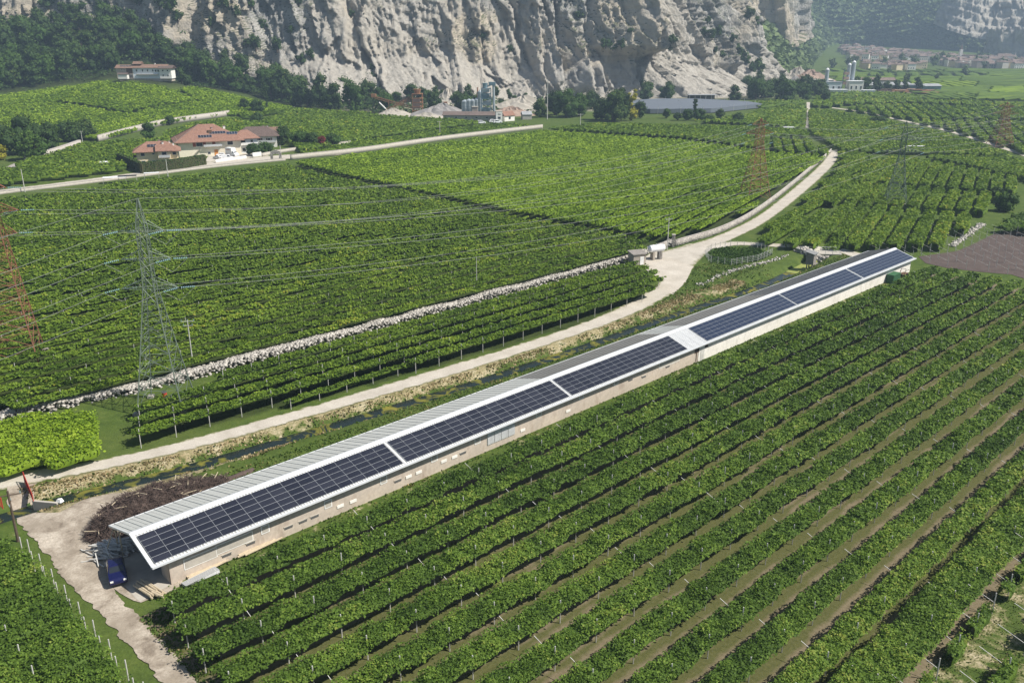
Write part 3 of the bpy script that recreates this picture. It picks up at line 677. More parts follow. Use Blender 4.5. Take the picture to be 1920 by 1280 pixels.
def rock_face(pts, H0, H1, seed, lean=.15, steps=0, dh=2.0, fr=.5, back=0.0):
    P = np.array([AT(*q) for q in pts]); c = resample(smooth_line(P, 2), 260); t_ = unit(np.gradient(c[:, :2], axis=0)); n_ = np.stack([t_[:, 1], -t_[:, 0]], -1)
    s_ = np.r_[0, np.cumsum(np.hypot(*np.diff(c[:, :2], axis=0).T))]; h_ = np.arange(H0, H1, dh); Uu, Hv = np.meshgrid(s_, h_, indexing='ij')
    edge = np.clip(np.minimum(s_, s_[-1] - s_) / 60, 0, 1)[:, None]; o = -lean * Hv - 40 * (1 - edge) ** 2 + 6 * fbm(Uu / 40, Hv / 60, 0, 3, seed)
    if steps:
        st_ = (Hv + 3 * fbm(Uu / 60, Hv / 20, 0, 2, seed + 3)) / steps; o = o - 6 * (np.floor(st_) + sstep(st_ - np.floor(st_), .82, 1.0))
    for sx, sy, am, ti in ((28, 60, 7, 9), (12, 22, 4, 6), (6, 9, 2, 3)):
        a_, b2_, c2_, dx_, dy_ = worley(Uu / sx, Hv / sy, seed + int(sx)); o = o + am * a_ + ti * (b2_ * dx_ + c2_ * dy_) * 2
    X_ = c[:, 0][:, None] + n_[:, 0][:, None] * o; Y_ = c[:, 1][:, None] + n_[:, 1][:, None] * o; Z_ = c[:, 2][:, None] + Hv; i = np.arange(X_.size).reshape(X_.shape)
    Q_ = np.stack([i[:-1, :-1], i[1:, :-1], i[1:, 1:], i[:-1, 1:]], -1).reshape(-1, 4)
    tag(obj('cliff', qmesh('cliff', np.stack([X_, Y_, Z_], -1).reshape(-1, 3), Q_, 'limestone', {'fresh': (fr + .4 * fbm(Uu / 30, Hv / 20, 0, 3, seed + 7)).clip(0, 1).ravel()})), kind='structure')
rock_face([(1812, 109, 1690), (1850, 111, 1650), (1925, 114, 1610), (2100, 118, 1570), (2250, 120, 1570)], -6, 52, 501, .10, fr=.45)
rock_face([(1742, 34, 1730), (1790, 48, 1700), (1850, 66, 1670), (1925, 64, 1650), (2080, 62, 1650)], -10, 60, 521, .45, steps=15, fr=.75)
rock_face([(1790, 6, 1840), (1870, 8, 1810), (1940, 6, 1790), (2080, 6, 1790)], -20, 160, 541, .15, fr=.2)

# ------------------------------------------------------------------ haze
hm = bpy.data.materials.new('haze_air'); hm.use_nodes = True; MATS['haze_air'] = hm
nt = hm.node_tree; nt.nodes.clear(); pv = nt.nodes.new('ShaderNodeVolumePrincipled'); mo = nt.nodes.new('ShaderNodeOutputMaterial')
pv.inputs['Color'].default_value = (.56, .76, 1.0, 1); pv.inputs['Density'].default_value = HAZE_DENSITY; pv.inputs['Anisotropy'].default_value = .1
nt.links.new(pv.outputs[0], mo.inputs['Volume'])
b_ = MB(); b_.box((100, 1850, 288), (6700, 4960, 584), 'haze_air'); tag(b_.build('haze'), kind='stuff')

# ================================================================== VINEYARDS
def clip_row(poly, o, d, q):
    """intervals along d (from o) where the line offset by q lies inside poly"""
    p = np.array([d[1], -d[0]]); P = [np.array([(v - o) @ d, (v - o) @ p]) for v in poly]; xs = []
    for a, b in zip(P, P[1:] + P[:1]):
        if (a[1] > q) != (b[1] > q): xs.append(a[0] + (q - a[1]) / (b[1] - a[1]) * (b[0] - a[0]))
    xs.sort(); return list(zip(xs[::2], xs[1::2]))
def vine_mesh(a, b, hw, zl, zr, seed, mat, rho=26, cell=.7, amp=.22, droop=.8, size0=.27, flat=False, tone0=0.0, gapf=0.0, cards_on=True, onground=False):
    R = rng(seed); a = np.asarray(a, float); b = np.asarray(b, float); L = np.hypot(*(b - a)); d = (b - a) / L; p = np.array([d[1], -d[0]])
    n = max(2, int(L / cell)); s = np.linspace(0, L, n + 1)
    tt = np.array([-.9, -1, -.66, -.33, 0, .33, .66, 1, .9]); dz = np.array([-droop, -.12, .0, .04, .06, .04, 0, -.12, -droop]); m = len(tt)
    S, Tt = np.meshgrid(s, tt, indexing='ij')
    c = a + d * 0
    wx = a[0] + d[0] * S; wy = a[1] + d[1] * S
    ew = hw * (1 + .11 * vnoise(wx / 1.7 + 3 * np.sign(Tt), wy / 1.7, 0, 11) + .06 * vnoise(wx / .6, wy / .6 + 2 * np.sign(Tt), 0, 12))
    if L > 2: ew = ew * np.clip((np.minimum(S, L - S) + .5) / 1.1, .5, 1)
    X = wx + p[0] * Tt * ew; Y = wy + p[1] * Tt * ew
    hz = zl + (zr - zl) * (Tt + 1) / 2
    nz = amp * (fbm(X / 1.3, Y / 1.3, 0, 3, 13) * 1.3) + .12 * vnoise(X / .5, Y / .5, 0, 17)
    tl = T(a[0] + d[0] * s[::max(1, n // 12)], a[1] + d[1] * s[::max(1, n // 12)]); ts = s[::max(1, n // 12)]
    tz = np.interp(s, ts, tl)
    if gapf: hz = hz - gapf * sstep(fbm(wx / 3.5, wy / 3.5, 0, 2, 19), .18, .35)
    Z = hz + dz[None] + nz + tz[:, None]
    V = np.stack([X, Y, Z], -1).reshape(-1, 3); i = np.arange(V.shape[0]).reshape(n + 1, m)
    Q = np.stack([i[:-1, :-1], i[:-1, 1:], i[1:, 1:], i[1:, :-1]], -1).reshape(-1, 4)
    field = .30 * fbm(X / 9, Y / 9, 0, 3, 14)
    tone = np.clip(.32 + tone0 + field + .25 * vnoise(X / .8, Y / .8, 0, 15), 0, 1).ravel()
    if cards_on:
        # leaf cards, denser where nearer
        ds = np.hypot(a[0] + d[0] * s, a[1] + d[1] * s); dist = np.hypot(ds, 50)
        dens = rho * (100 / dist) ** 2; width = 2 * hw + .7
        w_ = dens * width; cum = np.r_[0, np.cumsum((w_[1:] + w_[:-1]) / 2 * np.diff(s))]; k = int(cum[-1])
        if k > 3:
            cs = np.interp(R.random(k) * cum[-1], cum, s) + R.normal(size=k) * .3; ct = R.random(k) * 2.3 - 1.15
            cs = np.clip(cs, -.3, L + .3)
            x0 = a[0] + d[0] * cs; y0 = a[1] + d[1] * cs
            hwv = hw * (1 + .11 * vnoise(x0 / 1.7 + 3 * np.sign(ct), y0 / 1.7, 0, 11))
            edge = np.abs(ct) > 1; cte = np.where(edge, np.sign(ct) * (1 + .12 * R.random(k)), ct)
            x = x0 + p[0] * cte * hwv; y = y0 + p[1] * cte * hwv
            sc = np.interp(cs, s, dist) / 100
            hz = zl + (zr - zl) * (np.clip(cte, -1, 1) + 1) / 2
            nzc = amp * fbm(x / 1.3, y / 1.3, 0, 3, 13) * 1.3
            if gapf: hz = hz - gapf * sstep(fbm(x0 / 3.5, y0 / 3.5, 0, 2, 19), .18, .35)
            clump = vnoise(x / .75, y / .75, 0, 16)
            z = hz + nzc + np.interp(cs, ts, tl) + .02 + (.10 + .16 * clump) + .16 * R.random(k) ** 2 * np.minimum(sc, 2) - .10 * np.abs(ct)
            z = np.where(edge, z - R.random(k) * (droop * .8), z)
            keep = np.ones(k, bool)
            qx, qy = proj(x, y, z); keep &= (qx > -420) & (qx < 2340) & (qy < 1500)
            tilt = R.normal(size=(k, 3)) * .42; Nn = tilt + np.array([0, 0, 1.0]); Nn[:, 0] += edge * p[0] * np.sign(ct) * 1.2; Nn[:, 1] += edge * p[1] * np.sign(ct) * 1.2
            low = R.random(k) < .15; z = np.where(low, z - .12 - .2 * R.random(k), z)
            Nn = unit(Nn)[keep]; P = np.stack([x, y, z], -1)[keep]
            CV, CQ = cards(P, Nn, (size0 * sc * (1 + .25 * low))[keep], R)
            tn = np.clip(.40 + tone0 + .30 * fbm(P[:, 0] / 9, P[:, 1] / 9, 0, 3, 14) + .25 * vnoise(P[:, 0] / .75, P[:, 1] / .75, 0, 16) + .22 * vnoise(P[:, 0] / 2.4, P[:, 1] / 2.4, 0, 18) + .17 * R.normal(size=len(P)), 0, 1)
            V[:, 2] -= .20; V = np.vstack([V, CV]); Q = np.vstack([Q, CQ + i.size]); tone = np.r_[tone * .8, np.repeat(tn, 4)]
    return qmesh('foliage', V, Q, mat, {'tone': tone})

# trellis post with its slanting arm (shared by every row)
pm = MB(); pm.tube((0, 0, -.1), (0, 0, 2.55), .055, 'post_grey', n=5); POST = pm.mesh('post')
am = MB(); am.tube((0, 0, 1.35), (-.02, 2.4, 2.25), .03, 'post_grey', n=4); ARM = am.mesh('arm')
def put(name, me, parent, loc, rot=0.0, sc=None):
    o = bpy.data.objects.new(name, me); COL.objects.link(o); o.parent = parent; o.location = loc; o.rotation_euler = (0, 0, rot)
    if sc: o.scale = sc
    return o
def row_thing(label, group, a, b, mesh, posts, rot, arm=True, armflip=1, step=1):
    t = thing('vine_row', label, 'vine row', (float(a[0]), float(a[1]), 0), 0, group)
    me = mesh; co = np.empty(len(me.vertices) * 3, np.float32); me.vertices.foreach_get('co', co); co = co.reshape(-1, 3) - np.array([a[0], a[1], 0], np.float32); me.vertices.foreach_set('co', co.ravel()); me.update()
    f = obj('foliage', me, t); f['kind'] = 'stuff'
    for i, (x, y, hscale) in enumerate(posts):
        put('post', POST, t, (x - a[0], y - a[1], 0), rot, (1, 1, hscale))
        if arm and i % 3 == 1: put('arm', ARM, t, (x - a[0], y - a[1], 0), rot, (1, armflip, hscale))
    return t

# plot right of the shed: thirteen rows parallel to its wall
R0 = rng(3)
for k in range(13):
    nc = 9.5 + 3.95 * k
    s0 = -1.6 + .3 * R0.normal(); s1 = 168.5 - (.5 if k < 3 else 0)
    hw = 1.22 - .018 * k if k < 12 else 1.8
    # stop a little outside the picture
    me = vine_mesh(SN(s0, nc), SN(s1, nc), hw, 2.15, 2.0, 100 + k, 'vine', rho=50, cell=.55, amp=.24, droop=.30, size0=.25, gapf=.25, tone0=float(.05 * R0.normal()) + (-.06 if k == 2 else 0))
    posts = []
    for s in np.arange(s0 + .4, s1, 5.2):
        x, y = SN(s, nc + .5); posts.append((x, y, .93 + .06 * R0.random()))
    lab = ('vine row nearest the shed wall in the large plot' if k == 0 else
           f'{ORD[k]} vine row from the shed wall in the large plot' if k < 12 else 'widest vine row of the large plot, last one before the sparse young vines')
    row_thing(lab, 'vine rows in the plot beside the long shed', SN(s0, nc), SN(s1, nc), me, posts, SANG, True, 1)
# young, half-bare rows at the lower right
for k in range(5):
    nc = 60.0 + 3.95 * k; s0, s1 = 20, 100
    t = thing('vine_row', f'{ORD[k]} sparse young vine row with bare trellis arms in the lower right corner', 'vine row', (*SN(s0, nc), 0), 0, 'young vine rows with bare trellis')
    segs = []; s = s0 + 2.5 * k
    V, Qs, To = [], [], []; off = 0; Rk = rng(500 + k)
    while s < s1:
        L = Rk.uniform(1.2, 4.5) * (1 + k * .25)
        me = vine_mesh(SN(s, nc), SN(min(s + L, s1), nc), .42 + .15 * Rk.random(), 1.5, 1.4, 900 + int(s * 10), 'vine', rho=34, cell=.5, amp=.3, droop=.9, size0=.26, tone0=.03)
        co = np.empty(len(me.vertices) * 3, np.float32); me.vertices.foreach_get('co', co); co = co.reshape(-1, 3) - np.array([*SN(s0, nc), 0], np.float32)
        q = np.empty(len(me.polygons) * 4, np.int32); me.loops.foreach_get('vertex_index', q); tn = np.empty(len(me.vertices), np.float32); me.attributes['tone'].data.foreach_get('value', tn)
        V.append(co); Qs.append(q.reshape(-1, 4) + off); To.append(tn); off += len(co); bpy.data.meshes.remove(me)
        s += L + Rk.uniform(.8, 4.5)
    f = obj('foliage', qmesh('foliage', np.vstack(V), np.vstack(Qs), 'vine', {'tone': np.concatenate(To)}), t); f['kind'] = 'stuff'
    for s in np.arange(s0, s1, 4.2):
        x, y = SN(s, nc) - SN(s0, nc); put('post', POST, t, (x, y, 0), SANG, (1, 1, .86)); put('arm', ARM, t, (x, y, 0), SANG, (1, 1.0, .86))

# block left of the gravel road: rows parallel to the rubble wall
dW = (SN(120, -46.6) - SN(30, -47.6)); dW = dW / np.hypot(*dW); WANG = atan2(dW[1], dW[0]); oW = SN(0, 0)
pW = np.array([dW[1], -dW[0]])
for k, (s0, s1, n0, hw, zz, nm) in enumerate([(31, 53, -24.4, .75, 1.35, 'low short vine row right at the gravel road verge'), (52, 112, -23.7, 1.25, 2.1, 'front vine row directly above the gravel road'), (11, 119, -27.3, 1.4, 2.1, 'second vine row back from the gravel road'),
        (12.5, 122, -31.2, 1.4, 2.1, 'third vine row back from the gravel road, fourth from the rubble wall' if False else 'middle vine row of the roadside block'), (14, 124, -35.1, 1.4, 2.1, 'second vine row from the rubble wall in the roadside block'), (28, 125, -38.9, 1.2, 1.95, 'thin vine row growing right along the foot of the rubble wall')]):
    q = n0 - .023 * 48; a, b = oW + dW * s0 + pW * q, oW + dW * s1 + pW * q
    me = vine_mesh(a, b, hw, zz - .55, zz + .2, 200 + k, 'vine_mid', rho=56, cell=.6, amp=.22, droop=.35, size0=.24, gapf=.1, tone0=-.10)
    posts = [(*(oW + dW * s + pW * (q + hw * .8)), 1.02 if zz > 1.5 else .6) for s in np.arange(s0 + .3, s1, 4.6)]
    row_thing(nm, 'vine rows between the gravel road and the rubble wall', a, b, me, posts, WANG, False)
# block in the lower left corner
f2 = [np.array(SN(s, n)) for s, n in [(-8.2, -12.5), (-6.9, 0), (-6.6, 9), (-6.6, 22), (-40, 22), (-40, -12.5)]]
k = 0
for nc in np.arange(-10.6, 22, 3.5):
    a, b = SN(-34, nc), SN(-7.1 - (.9 if nc < -9 else 0), nc)
    me = vine_mesh(a, b, 1.62, 2.2, 2.0, 300 + k, 'vine', rho=50, cell=.6, amp=.30, droop=.9, size0=.235, gapf=.5, tone0=.05)
    posts = [(*SN(s, nc), .98) for s in np.arange(-33, -6, 5.2)] + [(*SN(-6.6, nc + 1.0), .98)]
    row_thing(f'{ORD[k]} vine row from the wooden pole, in the dense block left of the farm lane', 'vine rows in the lower left block', a, b, me, posts, SANG, False)
    k += 1

# larger plots: one thing each, its rows are parts
def field(label, px, ang, spacing, hw, mat, rho, cell, z=2.1, terr=False, world=None, amp=.22, tone0=0.0, droop=1.0, gapf=0.0, posts=0, seed=0, size0=.25, ragged=1.0, cat='vineyard', skip=(), group=None, tilt=0.0):
    poly = [np.array(v) for v in (world if world is not None else [(GT(x, y, z) if terr else G(x, y, z)) for x, y in px])]
    d = np.array([cos(ang), sin(ang)]); c = sum(poly) / len(poly); p = np.array([d[1], -d[0]])
    qs = [(v - c) @ p for v in poly]; t = thing('vineyard', label, cat, (float(c[0]), float(c[1]), Tz(*c) if terr else 0), 0, group)
    base = np.array([*t.location], np.float32); R = rng(seed + 5); n = 0
    ks = np.arange(min(qs) + spacing * .5, max(qs), spacing)
    stuff = len(ks) > 300
    for k, q in enumerate(ks):
        for s0, s1 in clip_row(poly, c, d, q):
            s0 += R.random() * ragged; s1 -= R.random() * ragged
            if s1 - s0 < 3: continue
            a, b = c + d * s0 + p * q, c + d * s1 + p * q
            if k in skip: continue
            me = vine_mesh(a, b, hw, z - tilt * .75, z + tilt * .25, seed * 131 + k, mat, rho=rho, cell=cell, amp=amp, droop=droop, size0=size0, tone0=tone0 + .06 * R.normal(), gapf=gapf, cards_on=rho > 0)
            co = np.empty(len(me.vertices) * 3, np.float32); me.vertices.foreach_get('co', co); me.vertices.foreach_set('co', (co.reshape(-1, 3) - base).ravel()); me.update()
            me.name = 'vine_row'; o = obj('vine_row', me, t); n += 1
            if posts and (k % 1 == 0):
                for s in np.arange(s0 + 1, s1, posts):
                    x, y = a + d * (s - s0) + p * R.normal() * .1
                    X, Y = proj(x, y, 2.0)
                    if -50 < X < 1970 and R.random() < .5: POSTPTS.append((t, x - c[0], y - c[1]))
    return t
POSTPTS = []
A = radians
WR = WANG
F5 = [(-330, 425), (-100, 386), (0, 372), (150, 352), (270, 337), (400, 322), (536, 308), (620, 328), (740, 352), (960, 401), (1232, 449), (1185, 470), (1160, 477), (1000, 519), (800, 569), (640, 609), (480, 649), (395, 671), (250, 716), (150, 740), (0, 762), (-330, 796)]
field('dark green vineyard filling the ground behind the rubble wall, under the pylons', F5, WR, 3.9, 1.36, 'vine_mid', 46, 1.0, seed=1, size0=.245, gapf=.3, amp=.28, tone0=-.05, posts=5.5, droop=.35, tilt=.75)
field('brighter green vineyard beyond the diagonal dark gap, inside the curved masonry wall', [(552, 303), (680, 286), (800, 270), (1018, 244), (1120, 250), (1290, 262), (1440, 283), (1548, 290), (1494, 325), (1443, 362), (1388, 395), (1322, 421), (1262, 440), (1234, 441), (968, 394), (745, 346), (630, 322)],
      A(60), 3.5, 1.22, 'vine_pale', 56, 1.4, seed=2, size0=.215, gapf=.25, amp=.24, tone0=-.10, tilt=.6, droop=.5)
field('flat pale green pergola block beside the grass path at the left edge', None, WR, 2.4, 1.28, 'vine_pale', 44, .6, world=[SN(-9, -32), SN(6.2, -25.0), SN(10.2, -38.0), SN(4, -43.2), SN(-30, -46), SN(-40, -44), SN(-40, -40)], seed=3, amp=.14, tone0=.0, droop=1.0, size0=.27)
field('small vineyard strip with long rows behind the bare plot and the track', [(1465, 455), (1560, 457), (1775, 458), (1788, 440), (1842, 402), (1680, 388), (1592, 377), (1545, 395), (1500, 420)], A(61.5), 4.4, 1.52, 'vine_mid', 44, 1.2, seed=4, tone0=-.02, droop=1.2)
field('vineyard block under the green pylon, middle of three, right of the lane', [(1548, 388), (1590, 374), (1680, 384), (1846, 396), (1868, 385), (1882, 362), (1738, 351), (1594, 338), (1572, 352)], A(60.5), 4.4, 1.50, 'vine_mid', 44, 1.4, seed=5, tone0=.0, droop=1.2)
field('vineyard block right of the lane bend, topmost of three behind the green pylon', [(1596, 334), (1640, 300), (1668, 290), (1762, 303), (1838, 318), (1905, 330), (1915, 352), (1886, 358), (1740, 347)], A(61.5), 4.2, 1.42, 'vine_mid', 42, 1.6, seed=6, tone0=.02, droop=1.2)
field('narrow vineyard wedge along the right side of the lane', [(1405, 450), (1440, 425), (1490, 390), (1535, 350), (1562, 322), (1580, 300), (1574, 284), (1612, 284), (1640, 294), (1592, 334), (1545, 382), (1490, 418), (1450, 452)], A(56), 3.8, 1.4, 'vine_mid', 42, 1.4, seed=7, tone0=.0)
field('small vineyard of short rows at the head of the masonry wall', [(1448, 256), (1500, 256), (1532, 266), (1550, 283), (1552, 286), (1450, 280)], A(76), 4.6, 1.5, 'vine_mid', 24, 2, seed=8, tone0=.05, droop=1.3)
field('wide pale vineyard between the far track and the lane bend', [(1516, 204), (1560, 206), (1680, 229), (1780, 251), (1900, 288), (1760, 283), (1650, 281), (1578, 278), (1558, 268), (1530, 252), (1518, 243)], A(24), 3.6, 1.45, 'vine_mid', 30, 3, seed=9, tone0=.03)
field('vineyard between the pale hail net and the masonry wall field', [(1028, 240), (1120, 230), (1290, 234), (1420, 236), (1505, 243), (1522, 252), (1440, 254), (1440, 278), (1290, 256), (1130, 245)], A(60), 3.6, 1.45, 'vine_mid', 30, 3, seed=10, tone0=-.05)
field('vineyard with a line of dark slots beside the straight far track', [(1420, 205), (1508, 192), (1506, 240), (1430, 232), (1340, 226), (1300, 226), (1400, 214)], A(65), 3.8, 1.45, 'vine_mid', 20, 3, seed=11, tone0=.04)
field('long vineyard slope on the right above the curving track', [(1588, 203), (1605, 196), (1720, 194), (1925, 203), (2050, 210), (2050, 226), (1925, 223), (1700, 220)], A(73), 6.2, 2.0, 'vine_mid', 18, 4, seed=12, tone0=.02, droop=1.3)
field('vineyard wedge on the far right, below the dark line and above the track', [(1706, 223), (1925, 227), (2080, 232), (2080, 330), (1925, 283), (1855, 261), (1782, 239)], A(68), 5.6, 1.8, 'vine_mid', 20, 4, seed=13, tone0=.0, droop=1.3)
field('vineyard at the right edge below the valley track', [(1720, 288), (1905, 294), (2040, 345), (2040, 372), (1925, 332), (1800, 303)], A(20), 3.8, 1.6, 'vine_mid', 22, 2.5, seed=14, tone0=.03)
field('dark little vineyard at the right edge above the bare plot', [(1872, 427), (1895, 405), (1960, 385), (2060, 400), (2060, 440), (1960, 428)], A(25), 4, 1.7, 'vine', 24, 1.2, seed=15, tone0=-.05)
field('vineyard strip between the houses and the gravel plant', [(470, 226), (560, 207), (700, 214), (865, 224), (905, 227), (800, 239), (664, 258), (560, 280), (540, 262)], A(24), 3.8, 1.6, 'vine_mid', 22, 2.5, seed=16, tone0=-.02)
field('thin vineyard strip above the long pale wall', [(672, 263), (800, 245), (925, 231), (1000, 233), (800, 256), (600, 284), (560, 285)], A(24.5), 3.7, 1.5, 'vine_mid', 22, 2.5, seed=17, tone0=-.1)
field('hillside vineyard below the white farmhouse', [(-150, 178), (0, 178), (120, 160), (215, 154), (330, 168), (372, 188), (240, 208), (110, 188), (-150, 200)], A(8), 3.6, 1.62, 'vine_pale', 62, 2.0, terr=True, size0=.2, seed=18, tone0=-.08, amp=.4)
field('lower hillside vineyard above the pale retaining wall', [(-150, 203), (0, 192), (110, 192), (238, 211), (420, 213), (350, 222), (268, 236), (180, 258), (110, 248), (0, 240), (-150, 245)], A(6), 3.6, 1.62, 'vine_pale', 62, 2.0, terr=True, size0=.2, seed=19, tone0=-.02, amp=.4)
field('hillside vineyard left of the cypress trees under the wood', [(335, 164), (440, 178), (552, 200), (480, 212), (425, 212), (310, 212), (250, 209), (376, 190)], A(12), 3.6, 1.6, 'vine_pale', 62, 2.0, terr=True, size0=.2, seed=20, tone0=-.12, amp=.4)
field('low vineyard strip along the hill road at the left edge', [(-200, 372), (-60, 350), (0, 340), (240, 312), (236, 302), (150, 300), (0, 316), (-200, 340)], A(22), 4.2, 1.7, 'vine_mid', 24, 2, seed=21, tone0=.0)
field('vineyard between the retaining wall and the garden hedge', [(20, 306), (100, 284), (150, 268), (230, 262), (300, 258), (262, 290), (240, 298), (150, 297), (40, 311)], A(30), 4.0, 1.6, 'vine_mid', 24, 2, seed=22, tone0=-.05)
field('vineyard patch between the retaining wall and the big villa', [(305, 244), (360, 232), (440, 222), (470, 228), (540, 260), (500, 262), (440, 248), (350, 255), (300, 262)], A(24), 3.8, 1.5, 'vine_mid', 36, 2, seed=23, tone0=.03)
field('thin vineyard strip along the hill track under the wood', [(440, 210), (560, 203), (700, 211), (640, 214), (560, 208), (500, 214), (455, 222)], A(18), 3.6, 1.5, 'vine_mid', 36, 2.4, seed=24, tone0=.0)
# valley floor toward the village: parcels, each a plot
Rf = rng(88); npar = 0
yb = [184, 172, 161, 151, 141.5, 134, 128]; xoff = 1470
for r_, (y0, y1) in enumerate(zip(yb[:-1], yb[1:])):
    x = {0: 1730, 1: 1700, 2: 1650, 3: 1560, 4: 1545, 5: 1540}[r_]
    col_ = -1; STRIP = ['nearest', 'second', 'third', 'fourth', 'fifth', 'farthest']
    while x < 2060:
        wd = Rf.uniform(70, 190); x1 = min(x + wd, 2080); g_ = 1.6
        col_ += 1; field(f'far vineyard parcel, {ORD[col_]} from the left in the {STRIP[r_]} strip of the valley floor', [(x + g_, y0 - .3), (x1 - g_, y0 - .3 + (x1 - x) * .012), (x1 - g_ + 8, y1 + .5), (x + g_ + 8, y1 + .5)], A(Rf.choice([12, 68, 30, 80])), 7 + 3 * r_ * .6, 3.1 + .8 * r_ * .6,
              'vine_mid' if Rf.random() < .75 else 'vine_pale', 0, 9 + r_ * 3, seed=40 + npar, tone0=float(Rf.normal() * .10), amp=.5, group='far vineyard parcels before the village'); npar += 1; x = x1
field('far vineyard beside the logging yard', [(1530, 178), (1700, 184), (1925, 192), (1925, 201), (1720, 190), (1600, 193), (1530, 200)], A(70), 7, 2.9, 'vine_mid', 12, 6, seed=90, tone0=.05)
field('far vineyard directly right of the quarry works', [(1505, 168), (1690, 173), (1735, 180), (1700, 183), (1530, 176)], A(15), 6, 2.6, 'vine_mid', 10, 6, seed=91, tone0=-.03)
field('vineyard strip behind the pale hail net', [(1225, 190), (1440, 189), (1506, 186), (1506, 190), (1430, 199), (1330, 194), (1225, 193)], A(40), 5, 2.2, 'vine_mid', 10, 5, seed=92, tone0=.05)
# end posts of the rows behind the rubble wall, as one part of that plot
if POSTPTS:
    par = POSTPTS[0][0]; b_ = MB(); cand = sorted(POSTPTS, key=lambda q: (q[1] + par.location.x) ** 2 + (q[2] + par.location.y) ** 2)[:1200]
    for i_, (t_, x, y) in enumerate(cand):
        if i_ < 260: put('post', POST, t_, (x, y, 0), 0, (.8, .8, .97))
        else: b_.tube((x, y, 0), (x, y, 2.5), .045, 'post_grey', n=4)
    o = b_.build('posts', par); o['kind'] = 'stuff'
# ================================================================== THE LONG SHED
RZ, EZ, ER, EL, EZL = 4.6, 3.1, 4.75, -5.7, 3.0
shed = thing('shed', 'very long low farm shed with shallow sheet roof, running diagonally past the big vine plot', 'shed', (*SN(0, 0), 0), SANG)
def S3(s, n, z): return (s, -n, z)
def wallsz(px, py, n):
    """where a sight line meets the plane at n of the shed: (s, z)"""
    u, Y, Z = sight(px, py); dv = np.array([u, Y]); o = -SO; t = (n - (o @ SNV)) / (dv @ SNV)
    return float(o @ SD + t * (dv @ SD)), float(CAM_H + Z * t)
WN = 4.0
def part(name, build, parent, label=None):
    b_ = MB(); build(b_); o = b_.build(name, parent)
    if label: o['label'] = label
    return o
part('wall', lambda b: b.box((44.9, -WN + .12, 1.62), (86.3, .24, 3.3), 'plaster_old'), shed, 'old beige plastered long wall, near half')
part('wall', lambda b: b.box((128.0, -WN + .10, 1.64), (79.6, .24, 3.3), 'plaster_white'), shed, 'whitewashed long wall, far half')
part('wall', lambda b: b.box((84.9, 4.5, 1.6), (166.2, .24, 3.2), 'plaster_old'), shed, 'long wall toward the stream')
def gab(b, s, op):
    if op:
        b.prism([(s, -3.85), (s, -1.9), (s + .24, -1.9), (s + .24, -3.85)], 0, 3.28, 'plaster_old')
        b.prism([(s, 1.6), (s, 4.38), (s + .24, 4.38), (s + .24, 1.6)], 0, 3.2, 'plaster_old')
        b.raw([(s, -3.85, 3.31), (s, 0, 4.5), (s, 4.38, 3.22), (s, 4.38, 3.0), (s, -1.88, 2.95), (s, -1.88, 3.54), (s + .2, -3.85, 3.31), (s + .2, 0, 4.5), (s + .2, 4.38, 3.22), (s + .2, 4.38, 3.0), (s + .2, -1.88, 2.95), (s + .2, -1.88, 3.54)],
              [(0, 1, 2, 3, 4, 5), (11, 10, 9, 8, 7, 6), (0, 6, 7, 1), (1, 7, 8, 2), (3, 9, 10, 4)], 'plaster_old')
    else:
        b.raw([(s, -3.85, 0), (s, 4.38, 0), (s, 4.38, 3.2), (s, 0, 4.5), (s, -3.85, 3.31), (s + .24, -3.85, 0), (s + .24, 4.38, 0), (s + .24, 4.38, 3.2), (s + .24, 0, 4.5), (s + .24, -3.85, 3.31)],
              [(0, 1, 2, 3, 4), (9, 8, 7, 6, 5), (0, 5, 6, 1), (1, 6, 7, 2), (2, 7, 8, 3), (3, 8, 9, 4), (4, 9, 5, 0)], 'plaster_white')
part('gable_wall', lambda b: gab(b, 1.75, True), shed); part('gable_wall', lambda b: gab(b, 167.5, False), shed)
# roof bodies under the sheets
tR = math.atan2(RZ - EZ, ER); tL = math.atan2(RZ - EZL, -EL); LR = hypot(RZ - EZ, ER); LL = hypot(RZ - EZL, EL)
def deck(b):
    for y0, z0, y1, z1 in ((0, RZ, -ER + .05, EZ), (0, RZ, -EL - .05, EZL)):
        b.raw([(.05, y0, z0 - .08), (168.25, y0, z0 - .08), (168.25, y1, z1 - .08), (.05, y1, z1 - .08), (.05, y0, z0 - .16), (168.25, y0, z0 - .16), (168.25, y1, z1 - .16), (.05, y1, z1 - .16)],
              [(0, 1, 2, 3), (7, 6, 5, 4), (0, 4, 5, 1), (1, 5, 6, 2), (2, 6, 7, 3), (3, 7, 4, 0)], 'gap_dark')
part('roof_deck', deck, shed)
def sheet_mesh(name, w, L, ribs, mat, ribmat, along=False, rh=.045):
    b = MB(); b.box((w / 2, -L / 2, .0), (w - .03, L, .03), mat)
    for i in range(ribs):
        if along: b.box((w / 2, -L * (i + .5) / ribs, .035), (w, .06, .05), ribmat)
        else: b.box((w * (i + .5) / ribs, -L / 2, .033), (.12 if ribs > 3 else .07, L, rh), ribmat)
    return b.mesh(name)
def flipy(me):
    co = np.empty(len(me.vertices) * 3, np.float32); me.vertices.foreach_get('co', co); co = co.reshape(-1, 3); co[:, 1] *= -1; me.vertices.foreach_set('co', co.ravel()); me.flip_normals(); me.update(); return me
shR = sheet_mesh('roof_sheet', 1.6825, LR, 5, 'sheet_cream', 'flashing', rh=.07)
for i in range(100):
    o = put('roof_sheet', shR, shed, (i * 1.6825, 0, RZ - .03)); o.rotation_euler = (tR, 0, 0)
